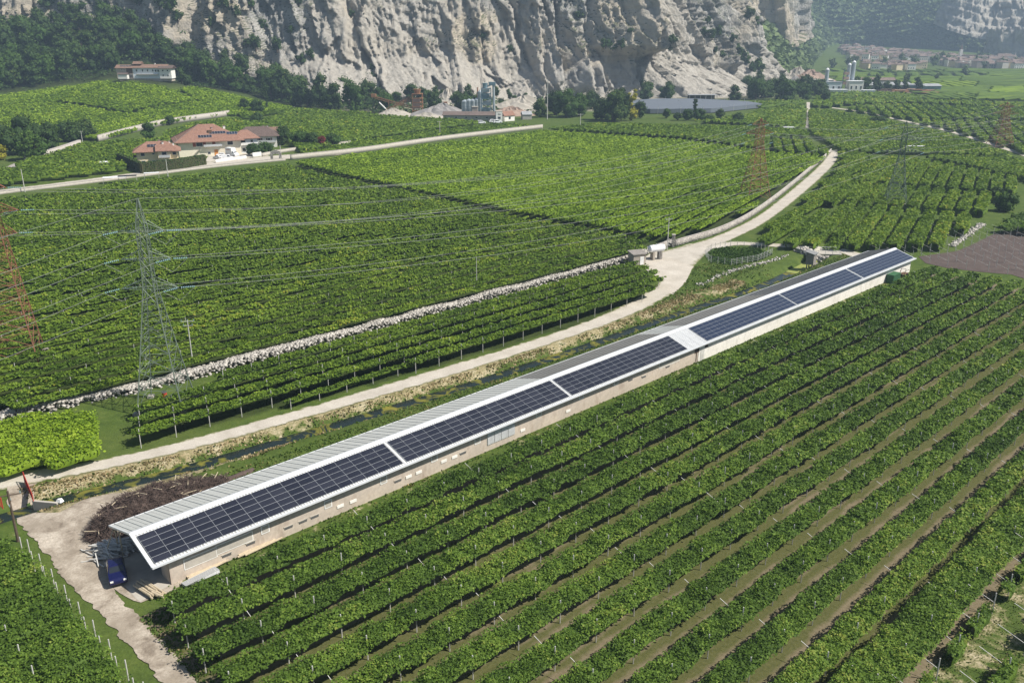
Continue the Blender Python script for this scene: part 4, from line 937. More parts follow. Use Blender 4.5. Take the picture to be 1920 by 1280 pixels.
Lp = flipy(sheet_mesh('roof_sheet', 1.02, LL, 1, 'sheet_pale', 'sheet_pale', rh=.07)); Ld = flipy(sheet_mesh('roof_sheet', 1.02, LL, 6, 'sheet_dark', 'sheet_grey', True)); Lg = flipy(sheet_mesh('roof_sheet', 1.02, LL, 3, 'sheet_grey', 'sheet_grey', rh=.02))
Rs = rng(61)
for i in range(165):
    s = i * 1.02; me = Lp if s < 56.5 or 84.5 < s < 90 else (Ld if s < 116 else Lg)
    o = put('roof_sheet', me, shed, (s, 0, RZ - .03 + .006 * Rs.normal())); o.rotation_euler = (-tL, 0, 0)
part('ridge_cap', lambda b: [b.raw([(.0, .42, RZ - .05), (168.3, .42, RZ - .05), (168.3, 0, RZ + .09), (0, 0, RZ + .09), (0, -.5, RZ - .09), (168.3, -.5, RZ - .09)], [(0, 1, 2, 3), (3, 2, 5, 4)], 'flashing')], shed)
part('eave_trim', lambda b: b.box((84.15, -ER - .05, EZ - .04), (168.4, .16, .20), 'flashing'), shed)
part('eave_trim', lambda b: b.box((84.15, -EL + .03, EZL - .04), (168.4, .08, .12), 'flashing'), shed)
def barge(b):
    for y, z in ((-ER, EZ), (-EL, EZL)):
        b.raw([(-.08, 0, RZ + .06), (-.08, y, z + .06), (-.08, y, z - .14), (-.08, 0, RZ - .14), (.08, 0, RZ + .06), (.08, y, z + .06), (.08, y, z - .14), (.08, 0, RZ - .14)],
              [(0, 1, 2, 3), (7, 6, 5, 4), (0, 4, 5, 1), (1, 5, 6, 2), (2, 6, 7, 3)], 'flashing')
part('barge_board', barge, shed)
for y in (5.3, 4.2):
    part('roof_post', lambda b: b.tube((.35, y, 0), (.35, y, 3.0), .07, 'timber'), shed)
part('roof_prop', lambda b: b.tube((-1.1, 5.2, 0), (.4, 5.5, 2.9), .06, 'timber'), shed)
# openings in the long wall
def opening(px, py, w_, h_, kind, label=None):
    s, z = wallsz(px, py, WN); 
    def f(b):
        if kind == 'blocked': b.box((s, -WN - .02, z), (w_, .06, h_), 'white_paint'); b.box((s, -WN - .056, z), (w_ * .78, .012, h_ * .78), 'concrete')
        elif kind == 'vent': b.box((s, -WN - .015, z), (w_, .05, h_), 'gap_dark'); b.box((s, -WN - .03, z + h_ / 2 + .05), (w_ + .2, .08, .08), 'concrete')
        elif kind == 'pale_vent': b.box((s, -WN - .03, z), (w_, .08, h_), 'white_wall')
        elif kind == 'brown': b.box((s, -WN - .02, z), (w_, .06, h_), 'brown_wood'); b.box((s, -WN - .056, z), (w_ * .8, .012, h_ * .8), 'glass_dark')
        elif kind == 'panelled': b.box((s, -WN - .015, z), (w_, .05, h_), 'white_wall'); b.box((s, -WN - .045, z), (w_ - .2, .02, h_ - .2), 'concrete')
    nm = {'blocked': 'window', 'vent': 'vent', 'pale_vent': 'vent', 'brown': 'window', 'panelled': 'window'}[kind]
    return part(nm, f, shed, label)
for px, py in ((497, 991), (615, 944), (719, 899), (814, 858), (895, 825), (1155, 716), (1090, 742), (1010, 775)): opening(px, py, .95, .95, 'blocked')
for px, py in ((541, 988), (568, 977), (590, 968), (746, 901), (425, 1040), (868, 849), (1207, 706), (1252, 687), (1182, 712), (470, 1018)): opening(px, py, .95, .26, 'vent')
for px, py in ((638, 948), (662, 939), (766, 893), (785, 885), (832, 864), (852, 856), (980, 806), (1065, 770)): opening(px, py, .85, .34, 'pale_vent')
opening(376, 1046, 3.4, 1.15, 'panelled', 'long blocked-up opening with white rim'); opening(440, 1017, 4.0, 1.1, 'panelled', 'long blocked-up opening with white rim')
opening(1255, 678, 5.2, 1.0, 'panelled', 'long pale blocked-up opening')
opening(1307, 655, 1.2, 1.1, 'brown'); opening(1324.5, 645, .9, 1.1, 'brown')
def door(b):
    s, z = wallsz(1316.5, 662, WN); b.box((s, -WN - .02, 1.0), (1.0, .08, 2.0), 'post_grey')
part('door', door, shed, 'narrow grey door in the whitewashed half')
s0, _ = wallsz(913, 822, WN); s1, _ = wallsz(965, 800, WN)
for i in range(4):
    def leaf(b, i=i):
        w_ = (s1 - s0) / 4; x = s0 + w_ * (i + .5); b.box((x, -WN - .05, 1.75), (w_ - .08, .06, 1.9), 'steel')
        for j in range(6): b.box((x - w_ / 2 + .1 + j * (w_ - .2) / 5, -WN - .095, 1.75), (.05, .03, 1.8), 'tarp_white')
    part('sliding_door', leaf, shed)
part('drainpipe', lambda b: b.tube((87.6, -WN - .06, .2), (87.6, -WN - .06, 3.1), .05, 'brown_wood'), shed)
# solar arrays on the sunny slope
PW, PH = 1.68, .785
def panel_mesh(w_, h_, cell):
    b = MB(); b.box((w_ / 2, h_ / 2, .02), (w_ - .02, h_ - .02, .04), 'panel_frame'); b.box((w_ / 2, h_ / 2, .0425), (w_ - .048, h_ - .048, .005), cell); return b.mesh('solar_panel')
arr = [(.35, 29.2, 'solar_cell', 'nearest to the open gable end'), (29.75, 57.3, 'solar_cell', 'second from the open gable end'), (57.85, 84.3, 'solar_cell', 'third from the gable end, before the bare sheets'),
       (89.7, 117.6, 'solar_blue', 'just beyond the bare pale sheets'), (118.1, 143.6, 'solar_blue', 'second from the far end'), (144.2, 167.6, 'solar_blue', 'at the far end of the roof')]
for a0, a1, cell, lb in arr:
    nc_ = int(round((a1 - a0) / 1.70)); w_ = (a1 - a0) / nc_; pmz = panel_mesh(w_, PH, cell)
    nlow = 4.50; zlow = RZ - (RZ - EZ) * nlow / ER + .085
    t = thing('solar_array', f'solar array on the long shed roof, {lb}', 'solar panels', (*SN(a0, nlow), zlow), 0, 'solar arrays on the shed roof')
    t.rotation_euler = (tR, 0, SANG)
    for i in range(nc_):
        for j in range(5): put('solar_panel', pmz, t, (i * w_, j * (PH + .008), 0))

# ================================================================== THINGS ROUND THE SHED
def scatter_sticks(b_, R, n, fn, L, r, mat, flat=.35):
    for _ in range(n):
        x, y, z = fn(); a = R.uniform(0, 2 * pi); e = R.normal() * flat; l = R.uniform(*L) / 2; d = Vector((cos(a) * cos(e), sin(a) * cos(e), sin(e))) * l
        b_.tube((x - d.x, y - d.y, max(.02, z - d.z)), (x + d.x, y + d.y, z + d.z), r, mat, r * .5, n=3, cap=False)
# pile of pulled-out vine wood
t = thing('brush_pile', 'long brown heap of pulled-up vine wood and branches against the back of the shed', 'brush pile', (*SN(3, -11), 0), SANG)
Rb = rng(71)
def hb(x, y):  # local heap height
    c = np.interp(x, [-4.4, -2, 3, 8, 12.5], [0, 2.0, 2.5, 1.6, .3]); w_ = np.interp(x, [-4.4, -1, 3, 8, 12.5], [1.0, 2.6, 2.4, 1.4, .5]); yc = np.interp(x, [-4, 3, 16], [-1.4, .2, 1.0])
    v = c * np.clip(1 - ((y - yc) / w_) ** 2, 0, 1) ** .6; return v * (1 + .25 * vnoise(x / .9, y / .9, 0, 3))
hx = np.linspace(-4.5, 16, 90); hy = np.linspace(-6, 5, 50); HX, HY = np.meshgrid(hx, hy, indexing='ij'); HZ = hb(HX, HY) - .08
i = np.arange(HX.size).reshape(HX.shape); Q = np.stack([i[:-1, :-1], i[1:, :-1], i[1:, 1:], i[:-1, 1:]], -1).reshape(-1, 4)
keepq = (HZ.ravel()[Q] > 0.0).any(1)
o = obj('heap', qmesh('heap', np.stack([HX, HY, HZ], -1).reshape(-1, 3), Q[keepq], 'stick'), t)
b_ = MB()
def fn():
    while True:
        x = Rb.uniform(-4.5, 12.4); y = Rb.uniform(-5, 4.5); h = float(hb(np.array([x]), np.array([y]))[0])
        if h > .15: return x, y, h * (1 if Rb.random() < .8 else .8) + .05
scatter_sticks(b_, Rb, 5200, fn, (.5, 1.6), .028, 'stick', .45)
for _ in range(45):
    x, y, z = fn(); a = Rb.uniform(0, 2 * pi); b_.tube((x, y, z + .1), (x + cos(a) * 1.3, y + sin(a) * 1.3, z + .2), .045, 'timber', n=4)
o = b_.build('branches', t); o['kind'] = 'stuff'
# grey posts heaped under the overhang
t = thing('post_pile', 'jumbled pile of grey concrete vineyard posts in the shade under the open gable', 'post pile', (*G(216, 1034), .05), SANG)
b = MB(); b.box((0, 0, 0), (.10, 2.3, .10), 'post_grey'); pme = b.mesh('post')
for k in range(110):
    lay = k // 24; x = Rb.uniform(-2.4, 1.8) * (1 - lay * .14); y = Rb.uniform(-1.8, 2.0) * (1 - lay * .14)
    o = put('post', pme, t, (x, y, .08 + lay * .16 + .06 * Rb.random())); o.rotation_euler = (Rb.normal() * .08, Rb.normal() * .1, Rb.normal() * .5 + .5)
# poles and planks by the corner
def plank_stack(label, s, n, rot, cnt, L, r, mat, cols=5, cat='timber stack', name='plank'):
    t = thing('timber_stack', label, cat, (*SN(s, n), .16), SANG + rot)
    for k in range(cnt):
        x = (k % cols) * r * 2.3 - cols * r; z = r + (k // cols) * r * 1.8; dy = Rb.normal() * .25
        b = MB(); (b.tube((x, dy - L / 2, z), (x + Rb.normal() * .06, dy + L / 2, z), r, mat, n=6) if name == 'pole' else b.box((x, dy, z), (r * 2, L, r), mat)); b.build(name, t)
plank_stack('stack of pale wooden poles sticking out of the shade by the shed corner', -.3, 3.3, .15, 12, 2.8, .09, 'timber', 6, name='pole')
plank_stack('small stack of pale round poles at the foot of the shed corner', .2, 4.7, .3, 6, 1.6, .10, 'timber', 4, name='pole')
plank_stack('long pale planks lying along the foot of the shed wall near the corner', 5.4, 4.1, -1.45, 5, 4.2, .08, 'timber', 5)
plank_stack('two weathered planks lying against the shed wall farther along', 11.0, 4.3, -1.5, 3, 4.4, .10, 'timber', 3)
t = thing('sheet_stack', 'grey corrugated sheets stacked on the grass beside the first vine row', 'metal sheets', (*SN(4.2, 5.0), .1), SANG + .05)
for k in range(4):
    b = MB(); b.box((0, 0, k * .07), (3.6, .8, .03), 'sheet_grey' if k == 3 else 'steel')
    for j in range(5): b.box((0, -.35 + j * .175, k * .07 + .03), (3.6, .05, .03), 'steel')
    o = b.build('sheet', t); o.rotation_euler = (0, 0, .04 * k - .06)

# ---- vehicles
def car(name, label, x, y, rot, col, L=3.9, W_=1.65, Hh_=1.42, van=False, group=None, cat='car', sc=1.0, z=0.0):
    t = thing(name, label, cat, (x, y, z), rot, group); t.scale = (sc, sc, sc)
    h = Hh_; b = MB()
    def shell(prof, w0, w1, z_split, m):   # prof: side outline (x,z); width narrows above z_split
        n = len(prof); vs = []
        for sgn in (-1, 1):
            for px_, pz in prof:
                w = w0 if pz <= z_split else w0 + (w1 - w0) * (pz - z_split) / (h - z_split)
                vs.append((px_, sgn * w / 2, pz))
        fs = [tuple(range(n))[::-1], tuple(range(n, 2 * n))] + [(i, (i + 1) % n, n + (i + 1) % n, n + i) for i in range(n)]
        b.raw(vs, fs, m)
    if van: prof = [(-L / 2, .35), (-L / 2, h * .97), (-L / 2 + .15, h), (L / 2 - 1.55, h), (L / 2 - .95, h * .62), (L / 2 - .12, h * .48), (L / 2, h * .40), (L / 2, .32), (L / 2 - .1, .22), (-L / 2 + .1, .22)]
    else: prof = [(-L / 2, .38), (-L / 2 + .04, .80), (-L / 2 + .22, .93), (-L / 2 + .55, h * .94), (-L / 2 + .95, h), (L / 2 - 1.75, h), (L / 2 - 1.05, .95), (L / 2 - .25, .80), (L / 2 - .03, .62), (L / 2, .34), (L / 2 - .1, .20), (-L / 2 + .1, .22)]
    shell(prof, W_, W_ * .78, .90, col)
    body = b.build('body', t); bv = body.modifiers.new('bevel', 'BEVEL'); bv.width = .04; bv.segments = 2
    def win(nm, pts):
        b = MB(); n = len(pts); c = sum((Vector(p) for p in pts), Vector()) / n; nr = (Vector(pts[1]) - Vector(pts[0])).cross(Vector(pts[2]) - Vector(pts[0])).normalized()
        if nr.dot(c - Vector((0, 0, h * .5))) < 0: nr = -nr
        vs = [Vector(p) + nr * .012 for p in pts] + [Vector(p) - nr * .03 for p in pts]
        b.raw(vs, [tuple(range(n)), tuple(range(n, 2 * n))[::-1]] + [(i, n + i, n + (i + 1) % n, (i + 1) % n) for i in range(n)], 'car_glass'); b.build(nm, t)
    def wz(z): return (W_ + (W_ * .78 - W_) * max(0, (z - .9)) / (h - .9)) / 2
    if van:
        z0, z1 = h * .64, h * .95; win('windscreen', [(L / 2 - .97, -W_ * .40, z0), (L / 2 - 1.50, -W_ * .36, z1), (L / 2 - 1.50, W_ * .36, z1), (L / 2 - .97, W_ * .40, z0)])
        for s in (-1, 1): win('side_window', [(L / 2 - 1.05, s * wz(z0), z0), (L / 2 - 1.6, s * wz(z1), z1), (L / 2 - 2.2, s * wz(z1), z1), (L / 2 - 2.2, s * wz(z0), z0)])
    else:
        win('windscreen', [(L / 2 - 1.10, -W_ * .42, .98), (L / 2 - 1.70, -W_ * .36, h - .05), (L / 2 - 1.70, W_ * .36, h - .05), (L / 2 - 1.10, W_ * .42, .98)])
        win('rear_window', [(-L / 2 + .27, -W_ * .40, .98), (-L / 2 + .52, -W_ * .35, h * .91), (-L / 2 + .52, W_ * .35, h * .91), (-L / 2 + .27, W_ * .40, .98)])
        for s in (-1, 1):
            win('side_window', [(L / 2 - 1.25, s * wz(.96), .96), (L / 2 - 1.78, s * wz(h - .08), h - .08), (-.05, s * wz(h - .08), h - .08), (-.05, s * wz(.96), .96)])
            win('side_window', [(-.15, s * wz(.96), .96), (-.15, s * wz(h - .08), h - .08), (-L / 2 + .85, s * wz(h - .1), h - .1), (-L / 2 + .5, s * wz(.96), .96)])
    for x_ in (L / 2 - .75, -L / 2 + .72):
        for s in (-1, 1):
            b = MB(); b.tube((x_, s * (W_ / 2 - .16), .31), (x_, s * (W_ / 2 + .02), .31), .31, 'tyre', n=14); wo_ = b.build('wheel', t)
            b = MB(); b.tube((x_, s * (W_ / 2 + .015), .31), (x_, s * (W_ / 2 + .035), .31), .19, 'steel', n=10); b.build('rim', wo_)
    for s in (-1, 1):
        b = MB(); b.box((L / 2 - .02, s * W_ * .36, .64), (.10, .28, .14), 'white_paint'); b.build('headlight', t)
        b = MB(); b.box((-L / 2 + .02, s * W_ * .40, .74), (.08, .18, .22), 'car_red'); b.build('tail_light', t)
    return t
p = G(221, 1083); q1 = G(231, 1098); 
car('car', 'dark blue hatchback parked in the shade before the open gable of the shed', p[0], p[1], radians(-62), 'car_blue', 3.7, 1.62, 1.42, z=.17)

# ---- wooden pole by the farm lane
def pole(label, px, py, top, mat='post_grey', r=.13, arms=(), group=None, cat='utility pole', terr=False, name='utility_pole', lean=0.0):
    x, y = GT(px, py) if terr else G(px, py); z0 = Tz(x, y) if terr else 0.0
    zt = AT(px, top, y)[2]; t = thing(name, label, cat, (x, y, z0), 0, group); h = zt - z0
    part('pole', lambda b: b.tube((0, 0, -.2), (lean, 0, h), r, mat, r * .65, n=7), t)
    for (dz, hl, ang) in arms:
        def f(b):
            c, s = cos(ang) * hl, sin(ang) * hl; b.tube((lean - c, -s, h - dz), (lean + c, s, h - dz), r * .4, mat, n=5)
        part('crossarm', f, t)
        for e in (-1, 0, 1):
            part('insulator', lambda b: b.tube((lean + cos(ang) * hl * .9 * e, sin(ang) * hl * .9 * e, h - dz), (lean + cos(ang) * hl * .9 * e, sin(ang) * hl * .9 * e, h - dz + .3), .05, 'insulator', n=5), t)
    return t, (x, y, zt)
pole('weathered wooden pole with crossarms at the head of the farm lane', 34, 1014, 920, 'bark', .16, ((.5, 1.2, .4), (1.5, .8, 2.0)))
pole('concrete pole with a small crossarm beside the white water tank', 1251, 468, 408, 'post_grey', .13, ((.4, .9, .3),))
pole('thin pole with a switch platform just behind the rubble wall, right of the green pylon', 363, 692, 600, 'post_grey', .11, ((.2, 1.0, .2), (.9, .7, .2)))
pole('thin bare pole in the middle of the dark vineyard', 894, 545, 482, 'post_grey', .08, ())
pole('thin pole at the roadside before the clipped hedge', 315, 331, 299, 'post_grey', .16, ())
pole('thin pole by the hill road at the left edge', 47, 360, 317, 'post_grey', .16, ())
pole('tall steel mast standing behind the vineyards at the foot of the cliff', 1026, 224, 148, 'post_grey', .28, ())
pole('wooden pole near the pale wall corner', 1088, 236, 213, 'post_grey', .22, ((.5, 1.6, .2),))
pole('thin pole between the vineyard strips left of the gravel plant', 825, 257, 227, 'post_grey', .18, ((.4, 1.3, .2),))
pole('thin pole at the foot of the retaining wall near the dark trees', 155, 268, 246, 'post_grey', .16, ((.2, 1.0, .2),))
pole('short pole by the lane opposite the villas', 527, 297, 272, 'post_grey', .16, ())
# ---- red gate
t = thing('gate', 'open red lattice gate leaf at the bridge over the stream', 'gate', (*G(47, 905), 0.05)); v = np.array(G(63, 941)) - np.array(G(47, 905)); L = float(np.hypot(*v)); a = atan2(v[1], v[0]); t.rotation_euler = (0, 0, a)
part('frame', lambda b: [b.tube((0, 0, .1), (L, 0, .1), .045, 'red_paint'), b.tube((0, 0, 1.35), (L, 0, 1.0), .045, 'red_paint'), b.tube((0, 0, 0), (0, 0, 1.4), .06, 'red_paint'), b.tube((L, 0, 0), (L, 0, 1.05), .06, 'red_paint')], t)
for k in range(12):
    part('bar', lambda b: b.tube((L * (k + .5) / 12, 0, .1), (L * (k + .5) / 12, 0, 1.33 - .33 * (k + .5) / 12), .03, 'red_paint', n=4), t)
part('panel', lambda b: b.box((L / 2, .03, .62), (L * .96, .02, .8), 'red_paint'), t)
t = thing('gate', 'dark red closed gate at the left picture edge', 'gate', (*G(2, 950), 0)); t.rotation_euler = (0, 0, a + .2)
part('frame', lambda b: [b.tube((-2, 0, .1), (.6, 0, .1), .05, 'red_paint'), b.tube((-2, 0, 1.3), (.6, 0, 1.3), .05, 'red_paint'), b.tube((.6, 0, 0), (.6, 0, 1.4), .06, 'red_paint')], t)
for k in range(8): part('bar', lambda b: b.tube((-1.9 + k * .33, 0, .1), (-1.9 + k * .33, 0, 1.3), .03, 'red_paint', n=4), t)
# culvert kerbs
t = thing('culvert', 'pale concrete kerb of the small bridge by the red gate', 'bridge', (*G(85, 942), 0)); k0 = np.array(G(62, 941)); k1 = np.array(G(108, 945)); a = atan2(*(k1 - k0)[::-1]); t.rotation_euler = (0, 0, a)
part('kerb', lambda b: b.box((0, 0, -.5), (float(np.hypot(*(k1 - k0))), .3, 1.3), 'concrete'), t)
part('stone', lambda b: b.raw([(1.2, .1, .1), (1.9, 0, .1), (2.0, .5, .1), (1.3, .6, .1), (1.4, .2, .5), (1.8, .15, .45), (1.8, .45, .5), (1.4, .5, .4)], [(0, 1, 2, 3), (4, 5, 6, 7), (0, 1, 5, 4), (1, 2, 6, 5), (2, 3, 7, 6), (3, 0, 4, 7)], 'white_stone' if False else 'white_paint'), t)

# ---- rubble wall: thousands of loose white stones on a core
def rock_mesh(R):
    d = np.array([(x, y, z) for x in (-1, 1) for y in (-1, 1) for z in (-1, 1)], float) * (1 + .35 * (R.random((8, 3)) - .5)) * .5
    return d
RF = np.array([(0, 1, 3, 2), (4, 6, 7, 5), (0, 4, 5, 1), (2, 3, 7, 6), (0, 2, 6, 4), (1, 5, 7, 3)])
def rubble(name, label, path, width, height, n, size, seed, cat='rubble wall', parent=None, flatk=.75):
    R = rng(seed); P = resample(smooth_line(path), 400); d = unit(np.gradient(P, axis=0)); nn = np.stack([d[:, 1], -d[:, 0]], -1)
    wob = 1 + .35 * vnoise(np.arange(400) / 9.0, np.zeros(400), 0, seed)
    t = thing(name, label, cat, (float(P[0, 0]), float(P[0, 1]), 0)) if parent is None else parent
    base = np.array([P[0, 0], P[0, 1], 0]) if parent is None else np.zeros(3)
    k = R.integers(0, 400, n); o = R.normal(size=n) * .42; o = np.clip(o, -1, 1)
    x = P[k] + nn[k] * (o * width / 2 * wob[k])[:, None] + R.normal(size=(n, 2)) * .3; tz = T(x[:, 0], x[:, 1])
    h = height * wob[k] * np.sqrt(np.clip(1 - o ** 2, 0, 1)) * np.where(R.random(n) < .7, 1, R.random(n)); c = np.c_[x, h + tz * 0]
    V = []; 
    base8 = [rock_mesh(R) for _ in range(8)]; sz = size * (.6 + .8 * R.random(n))
    an = R.random(n) * 6.28; ca, sa = np.cos(an), np.sin(an)
    B8 = np.stack(base8)[R.integers(0, 8, n)] * sz[:, None, None]; B8[..., 2] *= flatk
    tl = R.normal(size=n) * .4; B8[..., 2] += B8[..., 0] * tl[:, None]
    X = B8[..., 0] * ca[:, None] - B8[..., 1] * sa[:, None]; Y = B8[..., 0] * sa[:, None] + B8[..., 1] * ca[:, None]
    V = np.stack([X, Y, B8[..., 2]], -1) + (c - base)[:, None]; Q = (RF[None] + (np.arange(n) * 8)[:, None, None]).reshape(-1, 4)
    o_ = obj('stones', qmesh('stones', V.reshape(-1, 3), Q, 'white_stone', {'tone': np.repeat(R.random(n), 8)}), t); o_['kind'] = 'stuff'
    return t
rubble('rubble_wall', 'long low ridge of loose white stones between the dark vineyard and the roadside rows', [SN(-45, -49.5), SN(-15, -49.5), SN(2, -49.3), SN(15, -47.2), SN(26, -45.8), SN(39, -45.9), SN(55, -46.0), SN(74, -45.8), SN(102, -45.6), SN(130, -46.2), SN(146, -47.4), SN(153, -48.4)], 2.5, .85, 15500, .30, 81)
rubble('stone_heap', 'white boulders tipped on the bank between the culvert and the pump hut', [G(1500, 471), G(1530, 480), G(1516, 486), G(1545, 487)], 2.4, .7, 420, .55, 82, cat='stone heap')
rubble('stone_line', 'thin line of pale stones along the grassy bank beside the paved yard bend', [G(1310, 535), G(1360, 512), G(1400, 500), G(1460, 486), G(1475, 478)], 1.0, .05, 200, .28, 83, cat='stone line')
rubble('stone_line', 'scatter of white stones on the bright grass above the bare plot', [G(1800, 442), G(1825, 432), G(1850, 415), G(1785, 462)], 1.6, .15, 260, .45, 84, cat='stones')

# ---- masonry walls
def wall(name, label, path, h, th, mat, cap='cap_stone', cat='wall', terr=False, n=120, caph=.12, seg=None):
    P = resample(smooth_line(path), n); d = unit(np.gradient(P, axis=0)); nn = np.stack([d[:, 1], -d[:, 0]], -1)
    Z = T(P[:, 0], P[:, 1]) if terr else np.zeros(n)
    c = P[n // 2]; t = thing(name, label, cat, (float(c[0]), float(c[1]), float(Z[n // 2])))
    base = np.array(t.location)
    def strip(nm, w_, z0, z1, m):
        a = P - nn * w_ / 2; b = P + nn * w_ / 2
        V = np.concatenate([np.c_[a, Z + z0], np.c_[b, Z + z0], np.c_[b, Z + z1], np.c_[a, Z + z1]]) - base
        Q = [((k) + j * n, (k + 1) + j * n, (k + 1) + ((j + 1) % 4) * n, (k) + ((j + 1) % 4) * n) for k in range(n - 1) for j in range(4)] + [(0, n, 2 * n, 3 * n), (4 * n - 1, 3 * n - 1, 2 * n - 1, n - 1)]
        return obj(nm, qmesh(nm, V, Q, m), t)
    strip('masonry', th, -.3, h, mat); strip('coping', th + .10, h, h + caph, cap); return t
wall('stone_wall', 'long curved stone wall with a pale coping climbing beside the lane', [G(1266, 462), G(1300, 452), G(1340, 441), G(1385, 421), G(1418, 401), G(1452, 376), G(1490, 345), G(1520, 319), G(1545, 299), G(1558, 286)], 1.6, .34, 'rubble_wall', caph=.07)
wall('stone_wall', 'short piece of pale wall between the tank and the gate pillar', [G(1222, 474), G(1240, 468), G(1250, 464)], 1.5, .5, 'rubble_wall', n=12)
t = thing('gate_pillar', 'square stone gate pillar at the end of the curved wall', 'pillar', (*G(1262, 463), 0)); part('shaft', lambda b: b.box((0, 0, 1.5), (.7, .7, 3.0), 'rubble_wall'), t); part('cap', lambda b: b.box((0, 0, 3.06), (.9, .9, .14), 'cap_stone'), t)
wall('garden_wall', 'long straight pale wall between the bright vineyard and the upper strips', [G(545, 300), G(680, 286), G(800, 267), G(920, 252), G(1017, 241)], 2.0, .6, 'concrete')
wall('roadside_wall', 'low pale wall on the valley side of the hill road', [G(-200, 394), G(0, 364), G(120, 350), G(270, 331), G(400, 314), G(535, 301)], .9, .5, 'concrete')
wall('retaining_wall', 'pale stone retaining wall holding up the hillside vineyard', [GT(185, 266), GT(225, 254), GT(268, 244), GT(300, 236), GT(350, 229), GT(400, 222), GT(430, 217)], 3.0, .8, 'cap_stone', terr=True)
wall('retaining_wall', 'broken pale stone bank below the dark round trees', [GT(50, 303), GT(90, 292), GT(122, 282), GT(150, 272)], 2.2, 1.4, 'cap_stone', terr=True)
wall('track_wall', 'low pale wall with a pipe at the left of the hill vineyard track', [GT(496, 207), GT(530, 205), GT(552, 203)], .8, .5, 'concrete', terr=True, n=20)

# ---- hut, tank, pump hut, container, bridge
def hut(label, cx, cy, rot, L, W_, h, roofm='concrete_dark', wallm='plaster_hut', doorx=None, z=0.0, over=.25, slope=.12, doorm='white_paint', name='hut', stilts=0):
    t = thing(name, label, 'hut', (cx, cy, z), rot)
    part('wall', lambda b: b.box((0, 0, stilts + h / 2), (L, W_, h), wallm), t)
    part('roof', lambda b: b.box((0, 0, stilts + h + .12), (L + 2 * over, W_ + 2 * over, .14), roofm, tilt=Matrix.Rotation(slope, 3, 'X')), t)
    if doorx is not None: part('door', lambda b: b.box((doorx[0], doorx[1], stilts + .95), doorx[2], doorm), t)
    return t
x, y = G(1194, 494)
hut('small square plastered hut with a flat grey roof and white door behind the roadside rows', x, y, radians(20), 3.1, 2.6, 2.5, doorx=(.55, -1.33, (.9, .06, 1.8)))
x, y = G(1230, 486)
t = thing('water_tank', 'white cylindrical water tank lying on two tall masonry piers', 'water tank', (x, y, 0), radians(24))
for s in (-1, 1): part('pier', lambda b: b.box((s * .95, 0, .9), (.55, 1.3, 1.8), 'plaster_hut' if s < 0 else 'concrete_dark'), t)
def tank(b):
    R_, nn_ = .82, 20; xs = [(-2.1, .3), (-2.0, .62), (-1.85, R_), (1.85, R_), (2.0, .62), (2.1, .3)]
    vs = [(x_, r * cos(2 * pi * i / nn_), 2.6 + r * sin(2 * pi * i / nn_)) for x_, r in xs for i in range(nn_)]
    fs = [(k * nn_ + i, k * nn_ + (i + 1) % nn_, (k + 1) * nn_ + (i + 1) % nn_, (k + 1) * nn_ + i) for k in range(5) for i in range(nn_)] + [tuple(range(nn_)), tuple(range(5 * nn_, 6 * nn_))]
    b.raw(vs, fs, 'tarp_white')
part('tank', tank, t); part('pipe', lambda b: b.tube((.5, -.5, 0), (.5, -.5, 2.0), .06, 'steel'), t)
part('hatch', lambda b: b.tube((0, 0, 3.38), (0, 0, 3.55), .25, 'steel', n=10), t)
x, y = SN(157.0, -13.6)
t = hut('narrow grey pump hut on concrete legs standing in the stream bank', x, y, SANG + .15, 1.9, 1.7, 2.5, 'sheet_grey', 'concrete_dark', z=-1.0, over=.3, slope=.2, stilts=1.5, name='pump_hut')
for sx in (-.7, .7):
    for sy in (-.6, .6): part('leg', lambda b: b.box((sx, sy, .75), (.22, .22, 1.5), 'concrete_dark'), t)
part('platform', lambda b: b.box((.9, 0, 1.42), (2.2, 2.0, .12), 'concrete_dark'), t); part('railing', lambda b: [b.tube((1.95, -.9, 1.45), (1.95, -.9, 2.4), .03, 'steel'), b.tube((1.95, .9, 1.45), (1.95, .9, 2.4), .03, 'steel'), b.tube((1.95, -.9, 2.4), (1.95, .9, 2.4), .03, 'steel')], t)
x, y = SN(157.5, 4.9)
t = thing('container', 'small dark green container between the whitewashed wall and the first vine row', 'container', (x, y, 0), SANG); part('box', lambda b: b.box((0, 0, .85), (3.4, 1.5, 1.7), 'green_paint'), t)
for k in range(8): part('rib', lambda b: b.box((-1.5 + k * .43, -.76, .85), (.12, .04, 1.6), 'green_paint'), t)
part('lid', lambda b: b.box((0, 0, 1.73), (3.5, 1.6, .06), 'green_paint'), t)
x, y = SN(163.5, 4.6)
t = thing('trailer', 'small farm trailer frame leaning by the far end of the shed', 'trailer', (x, y, 0), SANG)
part('frame', lambda b: [b.box((0, 0, .6), (2.2, 1.1, .08), 'brown_wood'), b.tube((-1, -.5, .6), (-.4, -.5, 1.7), .05, 'bark'), b.tube((-1, .5, .6), (-.4, .5, 1.7), .05, 'bark'), b.tube((-.4, -.5, 1.7), (-.4, .5, 1.7), .05, 'bark'), b.tube((-1, -.5, 1.3), (1.2, -.5, 1.3), .04, 'bark')], t)
for s in (-1, 1): part('wheel', lambda b: b.tube((.2, s * .6 - .1, .35), (.2, s * .6 + .1, .35), .35, 'tyre', n=12), t)
